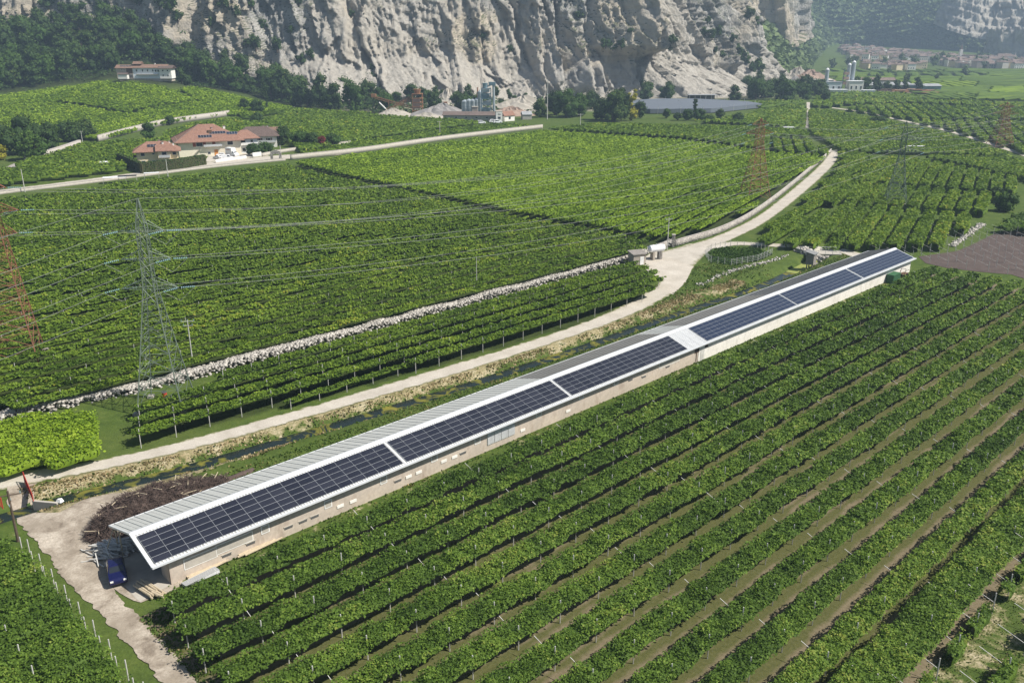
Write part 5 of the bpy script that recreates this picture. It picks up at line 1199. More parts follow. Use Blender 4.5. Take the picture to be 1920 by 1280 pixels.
# bridge with railings where the track crosses the stream
c0 = np.array(G(1537, 474)); t = thing('bridge', 'little concrete road bridge with pipe railings over the green ditch', 'bridge', (float(c0[0]), float(c0[1]), 0), radians(-4))
part('deck', lambda b: b.box((0, 0, -.04), (9.5, 3.4, .3), 'concrete'), t)
for sy in (-1.75, 1.75):
    for k in range(6): part('post', lambda b: b.tube((-4.2 + k * 1.68, sy, 0), (-4.2 + k * 1.68, sy, 1.0), .05, 'steel', n=5), t)
    part('rail', lambda b: b.tube((-4.3, sy, 1.0), (4.3, sy, 1.0), .05, 'steel', n=5), t); part('rail', lambda b: b.tube((-4.3, sy, .55), (4.3, sy, .55), .035, 'steel', n=5), t)
for sx in (-3.6, 3.6): part('abutment', lambda b: b.box((sx, -1.2, -1.0), (.8, 1.6, 1.8), 'concrete_dark'), t)
# kitchen garden inside a mesh fence
gp = [G(1322, 480), G(1335, 468), G(1366, 463), G(1420, 466), G(1448, 478), G(1420, 490), G(1370, 498), G(1330, 492)]
t = thing('garden_fence', 'rough post and wire fence round the kitchen garden inside the road bend', 'fence', (float(gp[0][0]), float(gp[0][1]), 0)); P = resample(np.vstack([gp, gp[:1]]), 34) - np.array(gp[0])
for x, y in P[:-1]: put('post', POST, t, (x, y, 0), 0, (1, 1, .62))
part('wire', lambda b: [b.tube((*p, z), (*q, z), .014, 'steel', n=3, cap=False) for z in (.4, .8, 1.2, 1.5) for p, q in zip(P[:-1], P[1:])], t)

# ================================================================== PYLONS AND LINES
def pylon(label, x, y, h, wb, wt, arms, mat, rot=0.0, waist=.55, nseg=11, group='lattice pylons', r=.09, wires=True, peak=1.0):
    t = thing('pylon', label, 'pylon', (x, y, 0), rot, group)
    def hw(z):
        f = z / h; return wb / 2 + (wt / 2 - wb / 2) * min(1, f / waist) ** .92 if f < waist else wt / 2 * (1 - peak * .9 * max(0, (f - .86) / .14))
    C4 = [(-1, -1), (1, -1), (1, 1), (-1, 1)]; zs = [h * (1 - (1 - i / nseg) ** 1.15) if False else h * (i / nseg) ** .85 for i in range(nseg + 1)]
    for cx, cy in C4:
        part('leg', lambda b: [b.tube((cx * hw(z0), cy * hw(z0), z0 - (.3 if z0 == 0 else 0)), (cx * hw(z1), cy * hw(z1), z1), r * (1 - .4 * z0 / h), mat, n=4) for z0, z1 in zip(zs[:-1], zs[1:])], t)
        part('footing', lambda b: b.box((cx * wb / 2, cy * wb / 2, .12), (.8, .8, .5), 'concrete'), t)
    def br(b):
        for z0, z1 in zip(zs[:-1], zs[1:]):
            a, c = hw(z0), hw(z1); zm = (z0 + z1) / 2; m_ = hw(zm)
            for k in range(4):
                (ax, ay), (bx, by) = C4[k], C4[(k + 1) % 4]
                b.tube((ax * a, ay * a, z0), (bx * c, by * c, z1), r * .45, mat, n=3, cap=False); b.tube((bx * a, by * a, z0), (ax * c, ay * c, z1), r * .45, mat, n=3, cap=False)
                b.tube((ax * c, ay * c, z1), (bx * c, by * c, z1), r * .4, mat, n=3, cap=False)
                if a > 1.2: b.tube(((ax * a + ax * c) / 2, (ay * a + ay * c) / 2, zm), ((ax + bx) / 2 * m_, (ay + by) / 2 * m_, zm), r * .35, mat, n=3, cap=False)
    o = part('bracing', br, t); o['kind'] = 'stuff'
    tips = []
    for z, hl in arms:
        for s in (-1, 1):
            w0 = hw(z)
            def f(b):
                tip = (s * hl, 0, z)
                for cy in (-1, 1): b.tube((s * w0, cy * w0, z), tip, r * .55, mat, n=3); b.tube((s * w0, cy * w0, z + 1.3), tip, r * .55, mat, n=3)
                for k in (.3, .6):
                    xx = s * (w0 + (hl - w0) * k); yy = w0 * (1 - k); b.tube((xx, -yy, z), (xx, yy, z), r * .35, mat, n=3); b.tube((xx, -yy, z), (xx, -yy, z + 1.3 * (1 - k)), r * .35, mat, n=3); b.tube((xx, yy, z), (xx, yy, z + 1.3 * (1 - k)), r * .35, mat, n=3)
            part('crossarm', f, t)
            R_ = Matrix.Rotation(rot, 3, 'Z') @ Vector((s * hl, 0, z)); tips.append(Vector((x + R_.x, y + R_.y, z)))
    return t, tips, Vector((x, y, h))
GY0 = np.array(G(313, 760))
pyl1, tips1, top1 = pylon('green lattice pylon standing among the roadside rows in front of the rubble wall', GY0[0], GY0[1], 29.3, 6.3, 1.25, [(25.0, 2.9), (21.2, 3.3), (17.2, 3.8)], 'galv_green', radians(4), .62, 13)
GX2 = np.array(G(1677, 387)); h2_ = AT(1697, 228, GX2[1])[2]
pyl2, tips2, top2 = pylon('green lattice pylon in the vineyard blocks right of the lane', GX2[0], GX2[1], h2_, 6.4, 1.4, [(AT(1696, 239, GX2[1])[2], 4.8), (AT(1694, 262, GX2[1])[2], 5.6), (AT(1692, 285, GX2[1])[2], 6.0)], 'galv_green', radians(-15), .62, 12, r=.12)
RX0 = np.array([-79.5, 132.0])
pyl3, tips3, top3 = pylon('big rust red lattice pylon cut by the left picture edge', RX0[0], RX0[1], 31.0, 7.6, 2.0, [(27.5, 3.2), (24.0, 4.4), (20.5, 3.6)], 'rust', radians(20), .9, 14, r=.10)
RX1 = np.array(G(1414, 372)); h4 = AT(1428, 222, RX1[1])[2]
pyl4, tips4, top4 = pylon('rust brown lattice pylon in the bright vineyard left of the curved wall', RX1[0], RX1[1], h4, 7.6, 2.0, [(AT(1427, 233, RX1[1])[2], 2.8), (AT(1426, 250, RX1[1])[2], 4.6)], 'rust', radians(10), .7, 12, r=.11)
RX2 = np.array(G(1874, 276)); h5 = AT(1886, 192, RX2[1])[2]
pyl5, tips5, top5 = pylon('rust brown lattice pylon far right on the dark hedge by the valley track', RX2[0], RX2[1], h5, 9.0, 2.4, [(AT(1885, 200, RX2[1])[2], 3.6), (AT(1884, 213, RX2[1])[2], 6.0)], 'rust', radians(0), .7, 11, r=.13)
def conductor(a, b, sag, label, group, r=.018, n=40):
    a, b = Vector(a), Vector(b); t = thing('conductor', label, 'power line', tuple(a), 0, group); m = MB(); prev = None
    vs, fs = [], []
    for i in range(n + 1):
        f = i / n; p = (b - a) * f; p.z -= 4 * sag * f * (1 - f)
        for k in range(3): vs.append((p.x + r * cos(k * 2.09), p.y + r * sin(k * 2.09) * .6, p.z + r * sin(k * 2.09)))
        if i: fs += [((i - 1) * 3 + k, (i - 1) * 3 + (k + 1) % 3, i * 3 + (k + 1) % 3, i * 3 + k) for k in range(3)]
    m.raw(vs, fs, 'wire'); m.build('wire', t); return t
def insul(par, tip, toward, L=2.2):
    d = (Vector(toward) - Vector(tip)); d.z = -.9 * d.length * .12; d.normalize(); R_ = Matrix.Rotation(-par.rotation_euler.z, 3, 'Z')
    a = R_ @ (Vector(tip) - par.location); b = a + (R_ @ d) * L
    part('insulator', lambda m: [m.tube(a + (b - a) * (.12 + .11 * k), a + (b - a) * (.18 + .11 * k), .10, 'insulator', n=6) for k in range(8)], par)
    return Vector(tip) + d * L
def arrange(ts): return ts
off = Vector((-245, -185, -3))
lab1 = 'thin conductor strung from the green pylon down past the left picture edge'; lab2 = 'thin conductor strung across the fields between the two green pylons'
for i, tp in enumerate(tips1):
    e = insul(pyl1, tp, tp + off); conductor(e, tp + off, 20, lab1, 'conductors left of the green pylon', r=.021, n=60)
    e2 = insul(pyl1, tp, tips2[i]); f2_ = insul(pyl2, tips2[i], tp, 2.6); conductor(e2, f2_, 5.5, lab2, 'conductors between the green pylons', r=.023)
    jm = (e + e2) / 2 - Vector((0, 0, 1.6)); R_ = Matrix.Rotation(-pyl1.rotation_euler.z, 3, 'Z'); L3 = [R_ @ (Vector(v) - pyl1.location) for v in (e, (e * .7 + jm * .8) / 1.5, jm, (e2 * .7 + jm * .8) / 1.5, e2)]
    part('jumper', lambda m: [m.tube(p_, q_, .025, 'wire', n=3, cap=False) for p_, q_ in zip(L3[:-1], L3[1:])], pyl1)
conductor(top1, top1 + off, 14, 'thin earth wire from the peak of the green pylon past the left picture edge', None, r=.018, n=60)
conductor(top1, top2, 3.5, 'thin earth wire between the peaks of the two green pylons', None, r=.018)
lab3 = 'thin conductor strung between the rust red pylon at the left edge and the rust brown one by the curved wall'
for i, (a_, b__) in enumerate([(0, 0), (1, 1), (2, 2), (3, 3), (4, 2), (5, 3)]):
    a3 = tips3[a_]; b3 = tips4[b__] + (Vector((0, 0, -2.8)) if i > 3 else Vector()); e = insul(pyl3, a3, b3); f_ = insul(pyl4, b3, a3, 2.4); conductor(e, f_, 6.5, 'thin conductor strung between the two rust pylons', 'conductors between the rust pylons', r=.023)
    insul(pyl3, a3, a3 + off)
    conductor(tips4[b__], tips5[b__] + (Vector((0, 0, -2.8)) if i > 3 else Vector()), 5, 'thin conductor strung from the middle rust pylon to the far right one', 'conductors right of the rust pylon', r=.023)
    conductor(a3, a3 + Vector((-200, -150, -2)), 14, 'thin conductor from the rust red pylon past the left picture edge', 'conductors left of the rust pylon', r=.021)
for i, tp in enumerate(tips2): 
    conductor(tp, tp + Vector((190, 190, 0)), 5, 'thin conductor strung from the right green pylon past the right picture edge', 'conductors right of the green pylon', r=.026)
t = thing('water_can', 'small red cask under the green pylon', 'cask', (float(G(309, 745)[0]), float(G(309, 745)[1]), 0)); part('cask', lambda b: b.tube((0, 0, 0), (0, 0, .8), .35, 'red_paint', n=12), t); part('lid', lambda b: b.tube((0, 0, .8), (0, 0, .86), .37, 'gap_dark', n=12), t)
# ================================================================== TREES
def crown_pts(R, w, h, base, nb, kind):
    """blobs (centre, radius) of a crown of width w, from z=base to z=h"""
    out = []; 
    for i in range(nb):
        f = R.random()
        if kind == 'poplar': r = w * .22 * (1 - .6 * abs(f - .4)); c = (R.normal() * w * .12, R.normal() * w * .12, base + (h - base) * f)
        elif kind == 'conifer': rr = w * .5 * (1 - f) ; a = R.random() * 6.28; c = (cos(a) * rr * .6, sin(a) * rr * .6, base + (h - base) * f); r = max(.25, w * .2 * (1.1 - f))
        else:
            a = R.random() * 6.28; zf = f; prof = math.sqrt(max(.05, 1 - (2 * zf - .85) ** 2 / 1.35)); rr = w * .5 * prof * math.sqrt(R.random()) * .72
            c = (cos(a) * rr, sin(a) * rr, base + (h - base) * (.08 + .80 * zf)); r = w * R.uniform(.15, .24)
        out.append((c, r))
    return out
def tree_mesh(name, seed, w, h, base, nb, ncard, size, leafm, kind='round', trunk=True, split=False):
    R = rng(seed); bl = crown_pts(R, w, h, base, nb, kind)
    C = np.array([c for c, r in bl]); r = np.array([q for c, q in bl]); k = R.integers(0, nb, ncard)
    u = unit(R.normal(size=(ncard, 3))); u[:, 2] = np.abs(u[:, 2]) * np.where(R.random(ncard) < .8, 1, -1); P = C[k] + u * (r[k] * (.72 + .38 * R.random(ncard)))[:, None]
    Nn = unit(u * .8 + R.normal(size=(ncard, 3)) * .5 + np.array([0, 0, .35]))
    V, Q = cards(P, Nn, size, R)
    bt = R.normal(size=nb) * .14 + .12 * R.normal(); tone = np.repeat(np.clip(.42 + bt[k] + .16 * R.normal(size=ncard), 0, 1), 4)
    # low-poly cores so that the crown is not hollow
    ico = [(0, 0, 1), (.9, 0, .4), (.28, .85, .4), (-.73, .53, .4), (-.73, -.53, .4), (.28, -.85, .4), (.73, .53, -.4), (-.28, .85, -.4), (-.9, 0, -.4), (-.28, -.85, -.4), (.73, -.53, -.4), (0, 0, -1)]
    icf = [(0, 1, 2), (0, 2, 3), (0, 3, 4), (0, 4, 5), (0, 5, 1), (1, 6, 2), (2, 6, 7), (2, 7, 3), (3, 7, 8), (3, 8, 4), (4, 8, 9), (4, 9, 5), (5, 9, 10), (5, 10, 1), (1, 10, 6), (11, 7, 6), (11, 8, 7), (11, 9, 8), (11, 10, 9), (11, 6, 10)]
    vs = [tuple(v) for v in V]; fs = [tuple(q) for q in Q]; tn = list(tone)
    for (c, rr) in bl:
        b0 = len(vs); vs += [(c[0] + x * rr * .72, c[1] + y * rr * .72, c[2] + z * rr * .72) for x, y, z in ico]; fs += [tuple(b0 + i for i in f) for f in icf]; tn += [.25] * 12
    nleaf = len(fs)
    def mk(nm, vs, fs, ms, mi, tn):
        me = bpy.data.meshes.new(nm); me.from_pydata(vs, [], fs)
        for m_ in ms: me.materials.append(MATS[m_])
        me.polygons.foreach_set('material_index', mi); a = me.attributes.new('tone', 'FLOAT', 'POINT'); a.data.foreach_set('value', tn); me.update(); return me
    tb = MB(); tr = w * .035 + .08
    tb.tube((0, 0, -.3), (0, 0, base + (h - base) * .35), tr, 'bark', tr * .6, n=6)
    for i in range(3): a = R.random() * 6.28; tb.tube((0, 0, base * .8), (cos(a) * w * .25, sin(a) * w * .25, base + (h - base) * .45), tr * .5, 'bark', tr * .2, n=4)
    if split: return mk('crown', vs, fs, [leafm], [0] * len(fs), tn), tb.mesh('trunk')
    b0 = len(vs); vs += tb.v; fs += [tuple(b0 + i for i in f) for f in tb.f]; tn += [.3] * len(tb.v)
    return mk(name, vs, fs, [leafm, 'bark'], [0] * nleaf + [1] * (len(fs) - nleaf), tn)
FOR = [tree_mesh('tree', 600 + i, 10 + (i % 3), 9.5 + 1.0 * (i % 4), .2, 18 + i % 4, 700, .8, ['leaf_dark', 'leaf_dark', 'leaf_fresh', 'leaf_dark', 'leaf_fresh'][i % 5]) for i in range(7)]
SHR = [tree_mesh('bush', 650 + i, 4.5, 3.4, .2, 9, 260, .55, ['leaf_dark', 'leaf_fresh'][i % 2]) for i in range(3)]
FAR = [tree_mesh('tree', 680 + i, 12, 10, .2, 10, 200, 1.8, 'leaf_far') for i in range(3)]
def plant(name, me, label, group, x, y, z, sc, R, cat='tree', szz=None):
    o = obj(name, me); o.location = (x, y, z); o.rotation_euler = (0, 0, R.random() * 6.28); s = sc * R.uniform(.85, 1.15); o.scale = (s, s, s * (szz or R.uniform(.9, 1.2)))
    return tag(o, label, cat, group)
def inpoly(x, y, P):
    c = False; j = len(P) - 1
    for i in range(len(P)):
        if ((P[i][1] > y) != (P[j][1] > y)) and (x < (P[j][0] - P[i][0]) * (y - P[i][1]) / (P[j][1] - P[i][1]) + P[i][0]): c = not c
        j = i
    return c
RT = rng(4242)
def fill(poly, n, meshes, label, group, sc, name='tree', cat='tree', mind=5.0, maxtry=40, szz=None, dz=0.0):
    """stand trees on the terrain where sight lines through a picture region meet it"""
    xs = [p[0] for p in poly]; ys = [p[1] for p in poly]; done = []; k = 0
    cand = []
    for _ in range(n * maxtry):
        px, py = RT.uniform(min(xs), max(xs)), RT.uniform(min(ys), max(ys))
        if inpoly(px, py, poly): cand.append((px, py))
        if len(cand) > n * 5: break
    for px, py in cand:
        x, y = GT(px, py)
        if y > 1400 and sc < 2: continue
        if any((x - a) ** 2 + (y - b) ** 2 < mind ** 2 for a, b in done): continue
        done.append((x, y)); plant(name, meshes[RT.integers(len(meshes))], label, group, x, y, Tz(x, y) + dz, sc, RT, cat, szz)
        if len(done) >= n: break
    return len(done)
nf = 0
nf += fill([(-120, 40), (0, 75), (60, 55), (100, 30), (200, 22), (330, 72), (350, 110), (372, 150), (345, 150), (330, 122), (212, 118), (205, 146), (120, 154), (0, 172), (-120, 176)], 105, FOR, 'deciduous tree in the dark wood on the slope behind the white farmhouse', 'trees of the hillside wood', 1.5, mind=7.0)
nf += fill([(345, 80), (430, 112), (520, 142), (600, 165), (700, 178), (715, 212), (600, 210), (520, 192), (430, 168), (352, 156)], 62, FOR, 'deciduous tree in the wood belt at the foot of the grey cliff', 'trees below the cliff', 1.45, mind=7.0)
nf += fill([(640, 190), (760, 190), (900, 195), (900, 214), (760, 212), (700, 216)], 18, FOR, 'green tree among the rubble slopes behind the gravel plant', 'trees behind the gravel plant', .95, mind=6)
# behind the plant, on the rubble
for px, py, s in [(745, 178, .9), (770, 172, 1.0), (790, 178, .9), (830, 175, .8), (860, 180, .9), (880, 178, 1.0), (905, 172, .6), (930, 165, .55), (955, 170, .6), (965, 178, .5), (985, 175, .5), (940, 182, .5), (720, 182, .9)]:
    x, y, z = AT(px, py + 8, 640); plant('tree', FOR[RT.integers(7)], 'bushy tree on the pale rubble slope behind the gravel plant', 'trees on the pale rubble', x, y, z - 3, s, RT)
# bushes on the ledges of the cliff
for px, py, s in [(318, 20, 1.8), (335, 40, 1.4), (420, 12, 1.6), (440, 28, 1.4), (470, 12, 1.6), (560, 6, 1.5), (480, 92, 1.8), (465, 85, 1.4), (520, 95, 1.5), (400, 48, 1), (495, 50, 1), (582, 108, 1.2), (565, 118, 1.2), (545, 60, .8), (60, 55, 1.3), (90, 14, 1.6), (120, 20, 1.6), (262, 8, 1.4), (300, 12, 1.5),
                  (1085, 32, 1), (1135, 88, 1.2), (1150, 92, 1.0), (1165, 90, 1.1), (1320, 68, 1.3), (1335, 72, 1.4), (1345, 66, 1.2), (1310, 78, 1.1), (1262, 80, 1.1), (1255, 92, 1.0), (1375, 78, 1.2), (1382, 92, 1.3), (1390, 108, 1.4), (1398, 118, 1.4), (1352, 104, 1.0), (1360, 100, 1.0), (1340, 98, .9), (1405, 35, 1.3), (1415, 45, 1.5), (1425, 50, 1.4), (1410, 60, 1.4), (1325, 40, .9), (1420, 130, 1.6), (1410, 138, 1.5), (1430, 118, 1.5), (1180, 60, .8), (1205, 40, .8), (660, 30, .8), (905, 70, .8), (700, 130, .8), (955, 95, .8)]:
    x, y, z = on_cliff(px, py); s2_ = tag(plant('bush', SHR[RT.integers(3)], 'dark green bush clinging to a ledge of the grey cliff', 'bushes on the cliff ledges', x, y - 1, z - 1.2, s * 1.7, RT, 'bush'))
# named clumps and single trees
def big_tree(label, px, py, w, h, leafm, kind='round', base=.8, n=1500, size=.7, seed=0, group=None, Y=None, nb=26):
    x, y = GT(px, py); z = Tz(x, y)
    if Y: x, y, z = AT(px, py, Y)
    c, tr = tree_mesh('tree', 7000 + seed, w, h, base, nb, n, size, leafm, kind, split=True); t = thing('tree', label, 'tree', (x, y, z), 0, group); obj('crown', c, t); obj('trunk', tr, t)
sd = 0
for lb, px, py, w, h, m_, kd in [
    ('broad dark tree cut by the left edge, above the pale stone bank', 8, 292, 16, 13, 'leaf_dark', 'round'), ('largest dark round tree of the clump left of the retaining wall', 50, 288, 20, 15, 'leaf_dark', 'round'), ('bright fresh green tree in front of the dark clump at the left', 62, 300, 14, 11, 'leaf_fresh', 'round'),
    ('dark tree at the right end of the left clump', 96, 283, 14, 12, 'leaf_dark', 'round'), ('low dark tree beside the thin pole under the hillside vineyard', 132, 266, 13, 9, 'leaf_dark', 'round'), ('flat crowned dark tree left of the pale retaining wall', 163, 262, 13, 9, 'leaf_dark', 'round'),
    ('little yellow green tree at the left picture edge', 2, 300, 6, 6, 'leaf_yellow', 'round'), ('dark tree in front of the retaining wall behind the yellow villa', 278, 262, 9, 8, 'leaf_fresh', 'round'),
    ('slim dark cypress, tall one standing by the hill track', 502, 208, 3.0, 13, 'leaf_dark', 'poplar'), ('round brownish tree between two dark trees on the hill track', 482, 215, 9.5, 10, 'leaf_dark', 'round'), ('low dark tree left of the brownish tree on the hill track', 459, 208, 7, 7.5, 'leaf_dark', 'round'),
    ('round bush tree below the hill track', 482, 232, 9, 5.5, 'leaf_dark', 'round'), ('low garden shrub tree above the big villa roof', 318, 234, 7, 4, 'leaf_dark', 'round'),
    ('dark garden tree right of the brown roofed house', 532, 272, 9, 9, 'leaf_dark', 'round'), ('garden tree before the pale wall right of the houses', 560, 275, 10, 7, 'leaf_fresh', 'round'), ('small red leaved tree in the garden beside the long pale wall', 604, 277, 4.5, 5, 'leaf_red', 'round'),
    ('low dark tree beside the small red leaved tree', 585, 275, 8, 6, 'leaf_dark', 'round'), ('low broad tree right of the red leaved tree', 625, 274, 9, 5, 'leaf_fresh', 'round'), ('low garden tree near the yard gate', 500, 290, 7, 5, 'leaf_fresh', 'round'), ('spreading garden bush tree over the yard wall', 478, 292, 8, 4.5, 'leaf_dark', 'round'),
    ('big dark tree left of the yellow poplar', 1148, 228, 19, 18, 'leaf_dark', 'round'), ('dark tree at the left foot of the big clump by the mast', 1128, 225, 13, 12, 'leaf_dark', 'round'), ('pointed dark tree behind the yellow poplar', 1165, 226, 11, 19, 'leaf_dark', 'round'),
    ('tall yellow leaved poplar, the only yellow tree of the valley', 1184, 226, 9.5, 17, 'leaf_yellow', 'poplar'), ('round grey green tree right of the yellow poplar', 1200, 222, 9, 10, 'leaf_dark', 'round'),
    ('large feathery green tree right of the steel mast', 1062, 220, 17, 17, 'leaf_fresh', 'round'), ('wide green tree behind the steel mast', 1040, 216, 15, 14, 'leaf_dark', 'round'), ('green tree right of the mast clump', 1085, 218, 14, 13, 'leaf_fresh', 'round'), ('low dark tree left of the steel mast', 1012, 220, 11, 10, 'leaf_dark', 'round'),
    ('green tree in the middle distance behind the mast clump', 1108, 205, 14, 11, 'leaf_dark', 'round'), ('small round tree at the near edge of the pale hail net', 1250, 222, 5.5, 5.5, 'leaf_fresh', 'round'), ('slender dark tree standing before the pale hail net', 1303, 222, 4, 11, 'leaf_dark', 'poplar'),
    ('pair of light green bushes under the slender dark tree', 1290, 226, 8, 6, 'leaf_fresh', 'round'), ('low tree in the hedge line right of the slender tree', 1349, 228, 6, 7, 'leaf_dark', 'round'), ('round dark bush at the end of the hedge line', 1383, 231, 7.5, 5.5, 'leaf_dark', 'round'), ('light green tree beside the slender dark tree', 1312, 226, 8, 6.5, 'leaf_fresh', 'round'), ('low dark bush at the left of the hedge line', 1270, 226, 6, 4, 'leaf_dark', 'round'), ('low bush between two trees of the hedge line', 1330, 229, 7, 3.5, 'leaf_dark', 'round'),
    ('isolated round tree beside the start of the far track', 1547, 192, 9, 8, 'leaf_dark', 'round'), ('low dark double bush alone in the wide pale vineyard', 1645, 233, 10, 3.5, 'leaf_dark', 'round'),
    ('soft grey green tree on the grass at the right edge', 1885, 396, 8, 4.6, 'leaf_fresh', 'round'), ('dark bush tree at the end of the right vineyard block', 1868, 372, 5, 3.2, 'leaf_dark', 'round')]:
    sd += 1; big_tree(lb, px, py, w, h, m_, kd, seed=sd, n=2000 if w > 10 else 900, size=.75 if w > 10 else .55)
# farmhouse garden
for px, py, w, h in [(228, 150, 8, 6), (255, 153, 10, 6), (282, 154, 11, 6.5), (300, 158, 12, 7), (320, 152, 12, 8), (340, 150, 12, 8), (245, 151, 6, 4), (352, 158, 10, 6)]:
    sd += 1; x, y, z = AT(px, py, 588); plant('tree', FOR[sd % 7], 'garden tree in front of the white farmhouse', 'garden trees of the farmhouse', x, y, Tz(x, y), w / 15, RT)
x, y, z = AT(319, 158, 584); big_tree('slim dark cypress in front of the white end of the farmhouse', 319, 158, 2.2, 12, 'leaf_dark', 'poplar', seed=99, n=500, size=.5, Y=584)
# hedge of trees at the foot of the cliff, right
fill([(1378, 178), (1440, 160), (1480, 168), (1545, 176), (1548, 188), (1470, 190), (1375, 190)], 28, FOR, 'dark tree in the belt between the cliff foot and the concrete works', 'trees before the far concrete works', 1.15, mind=7)
fill([(1200, 176), (1275, 168), (1278, 186), (1200, 190)], 12, FOR, 'dark tree in the short row behind the hail net', 'trees behind the hail net', .95, mind=6)
fill([(1425, 100), (1450, 110), (1470, 150), (1440, 165), (1410, 160)], 18, FOR, 'tree on the wooded foot of the cliff corner', 'trees at the cliff corner', 1.3, mind=6, dz=2)
fill([(1600, 165), (1700, 162), (1745, 168), (1745, 174), (1660, 176), (1600, 172)], 12, FOR, 'dark tree around the sheds of the far timber yard', 'trees of the timber yard', .9, mind=8)
for px, py, s in [(1810, 140, 1.0), (1845, 128, 1), (1700, 152, .7), (1755, 152, .7), (1668, 140, .8), (1590, 125, 1.2), (1602, 118, 1.0), (1712, 120, 1.2), (1765, 118, 1.4), (1780, 120, 1.4), (1835, 116, 1.5), (1850, 115, 1.4), (1560, 128, 1.0)]:
    x, y = GT(px, py); plant('tree', FAR[RT.integers(3)], 'small dark tree on the far valley floor', 'far valley trees', x, y, Tz(x, y), s, RT)
# trees standing on the far wooded slope that can be told apart
mk_ = (MPX > 1425) & (MPX < 1990) & (MPY > -5) & (MPY < 150) & (D > 4) & (rock < .35) & (hgt > 0)
ii = np.argwhere(mk_); # understory closing the wood on the near hillside
def under(name, label, poly, n, dz, size, seed):
    R = rng(seed); xs = [p[0] for p in poly]; ys = [p[1] for p in poly]; base = []
    for _ in range(900):
        px, py = R.uniform(min(xs), max(xs)), R.uniform(min(ys), max(ys))
        if inpoly(px, py, poly): base.append(GT(px, py))
    base = np.array(base); k = R.integers(0, len(base), n); P = base[k] + R.normal(size=(n, 2)) * np.array([3.5, 6.0]); z = T(P[:, 0], P[:, 1]); h = (dz[0] + (dz[1] - dz[0]) * (.5 + .5 * vnoise(P[:, 0] / 5, P[:, 1] / 5, 0, 3))) * (.75 + .35 * R.random(n))
    Nn = unit(R.normal(size=(n, 3)) * .55 + np.array([0, -.3, 1.0])); V, Q = cards(np.stack([P[:, 0], P[:, 1], z + h], -1), Nn, size * (.6 + .8 * R.random(n)), R)
    o = obj(name, qmesh(name, V, Q, 'leaf_dark', {'tone': np.repeat(np.clip(.45 + .3 * vnoise(P[:, 0] / 9, P[:, 1] / 9, 0, 8) + .15 * R.normal(size=n), 0, 1), 4)})); tag(o, label, 'undergrowth', None, 'stuff')
under('undergrowth', 'dense undergrowth between the trees of the hillside wood', [(-120, 40), (0, 75), (60, 55), (100, 30), (200, 22), (330, 72), (350, 110), (345, 118), (212, 118), (205, 146), (120, 154), (0, 172), (-120, 176)], 26000, (.5, 5.5), 1.1, 5)
under('undergrowth', 'dense undergrowth in the wood belt below the cliff', [(345, 84), (430, 116), (520, 146), (600, 168), (700, 182), (715, 208), (600, 206), (520, 190), (430, 168), (345, 160)], 18000, (.5, 4.0), 1.1, 6)
under('undergrowth', 'bushes between the trees behind the gravel plant', [(640, 192), (760, 190), (990, 190), (1190, 196), (1190, 205), (900, 212), (700, 214)], 7000, (.5, 3.5), 1.2, 7)
# distant wood: one mass of leaf clumps
k_ = 42000; pick = ii[RT.integers(0, len(ii), k_)]
jx = RT.uniform(-.5, .5, (k_, 2)) * np.array([9., 11.]); px_ = MX[pick[:, 0], pick[:, 1]] + jx[:, 0]; py_ = MY[pick[:, 0], pick[:, 1]] + jx[:, 1]; pz_ = MZ[pick[:, 0], pick[:, 1]] + RT.uniform(1, 8, k_)
Nn = unit(RT.normal(size=(k_, 3)) * .5 + np.array([0, -.4, 1.0])); V, Q = cards(np.stack([px_, py_, pz_], -1), Nn, RT.uniform(4.5, 9, k_), RT)
o = obj('wood', qmesh('wood', V, Q, 'leaf_far', {'tone': np.repeat(np.clip(.5 + .25 * RT.normal(size=k_), 0, 1), 4)})); tag(o, 'dense wood covering the far mountain slopes behind the village', 'wood', None, 'stuff')

# ================================================================== GRASS, WEEDS
def tufts(name, n, fn, mat, size, hh_, seed):
    R = rng(seed); P = fn(R, n); k = len(P); z = T(P[:, 0], P[:, 1]); q = np.stack([P[:, 0], P[:, 1], z + size * hh_ * .35], -1)
    Nn = unit(np.c_[R.normal(size=(k, 2)), R.normal(size=k) * .35 + .55]); V, Q = cards(q, Nn, size * (.6 + .8 * R.random(k)), R)
    o = obj(name, qmesh(name, V, Q, mat, {'tone': np.repeat(np.clip(.5 + .3 * vnoise(P[:, 0] / 3, P[:, 1] / 3, 0, 4) + .2 * R.normal(size=k), 0, 1), 4)})); return tag(o, kind='stuff')
def sn_region(s0, s1, n0, n1, dens=None):
    def f(R, n):
        s = R.uniform(s0, s1, n); q = R.uniform(n0, n1, n); P = SO + SD * s[:, None] + SNV * q[:, None]
        if dens is not None: P = P[R.random(n) < dens(s, q, P)]
        return P
    return f
rdU = np.array(smooth_line(ROAD_L)); rs_, rn_ = toSN(rdU[:, 0], rdU[:, 1]); o_ = np.argsort(rs_); 
def bank(s, q, P):
    lim = np.interp(s, rs_[o_], rn_[o_]); d = polydist(P[:, 0], P[:, 1], STREAM); return (q > lim + .3) * (d > 1.2) * (q < -14.0) * ((s > 12) | (q < -19)) * np.where((d > 1.9) & (d < 5.2), .25, 1.0) * (.35 + .65 * (vnoise(P[:, 0] / 2.2, P[:, 1] / 2.2, 0, 8) > -.1))
t_ = tufts('grass', 30000, sn_region(-3, 150, -36, -14.0, bank), 'grass_blade', .32, .8, 11); t_['label'] = 'rough green grass on the stream bank beside the gravel road'; t_['category'] = 'grass'
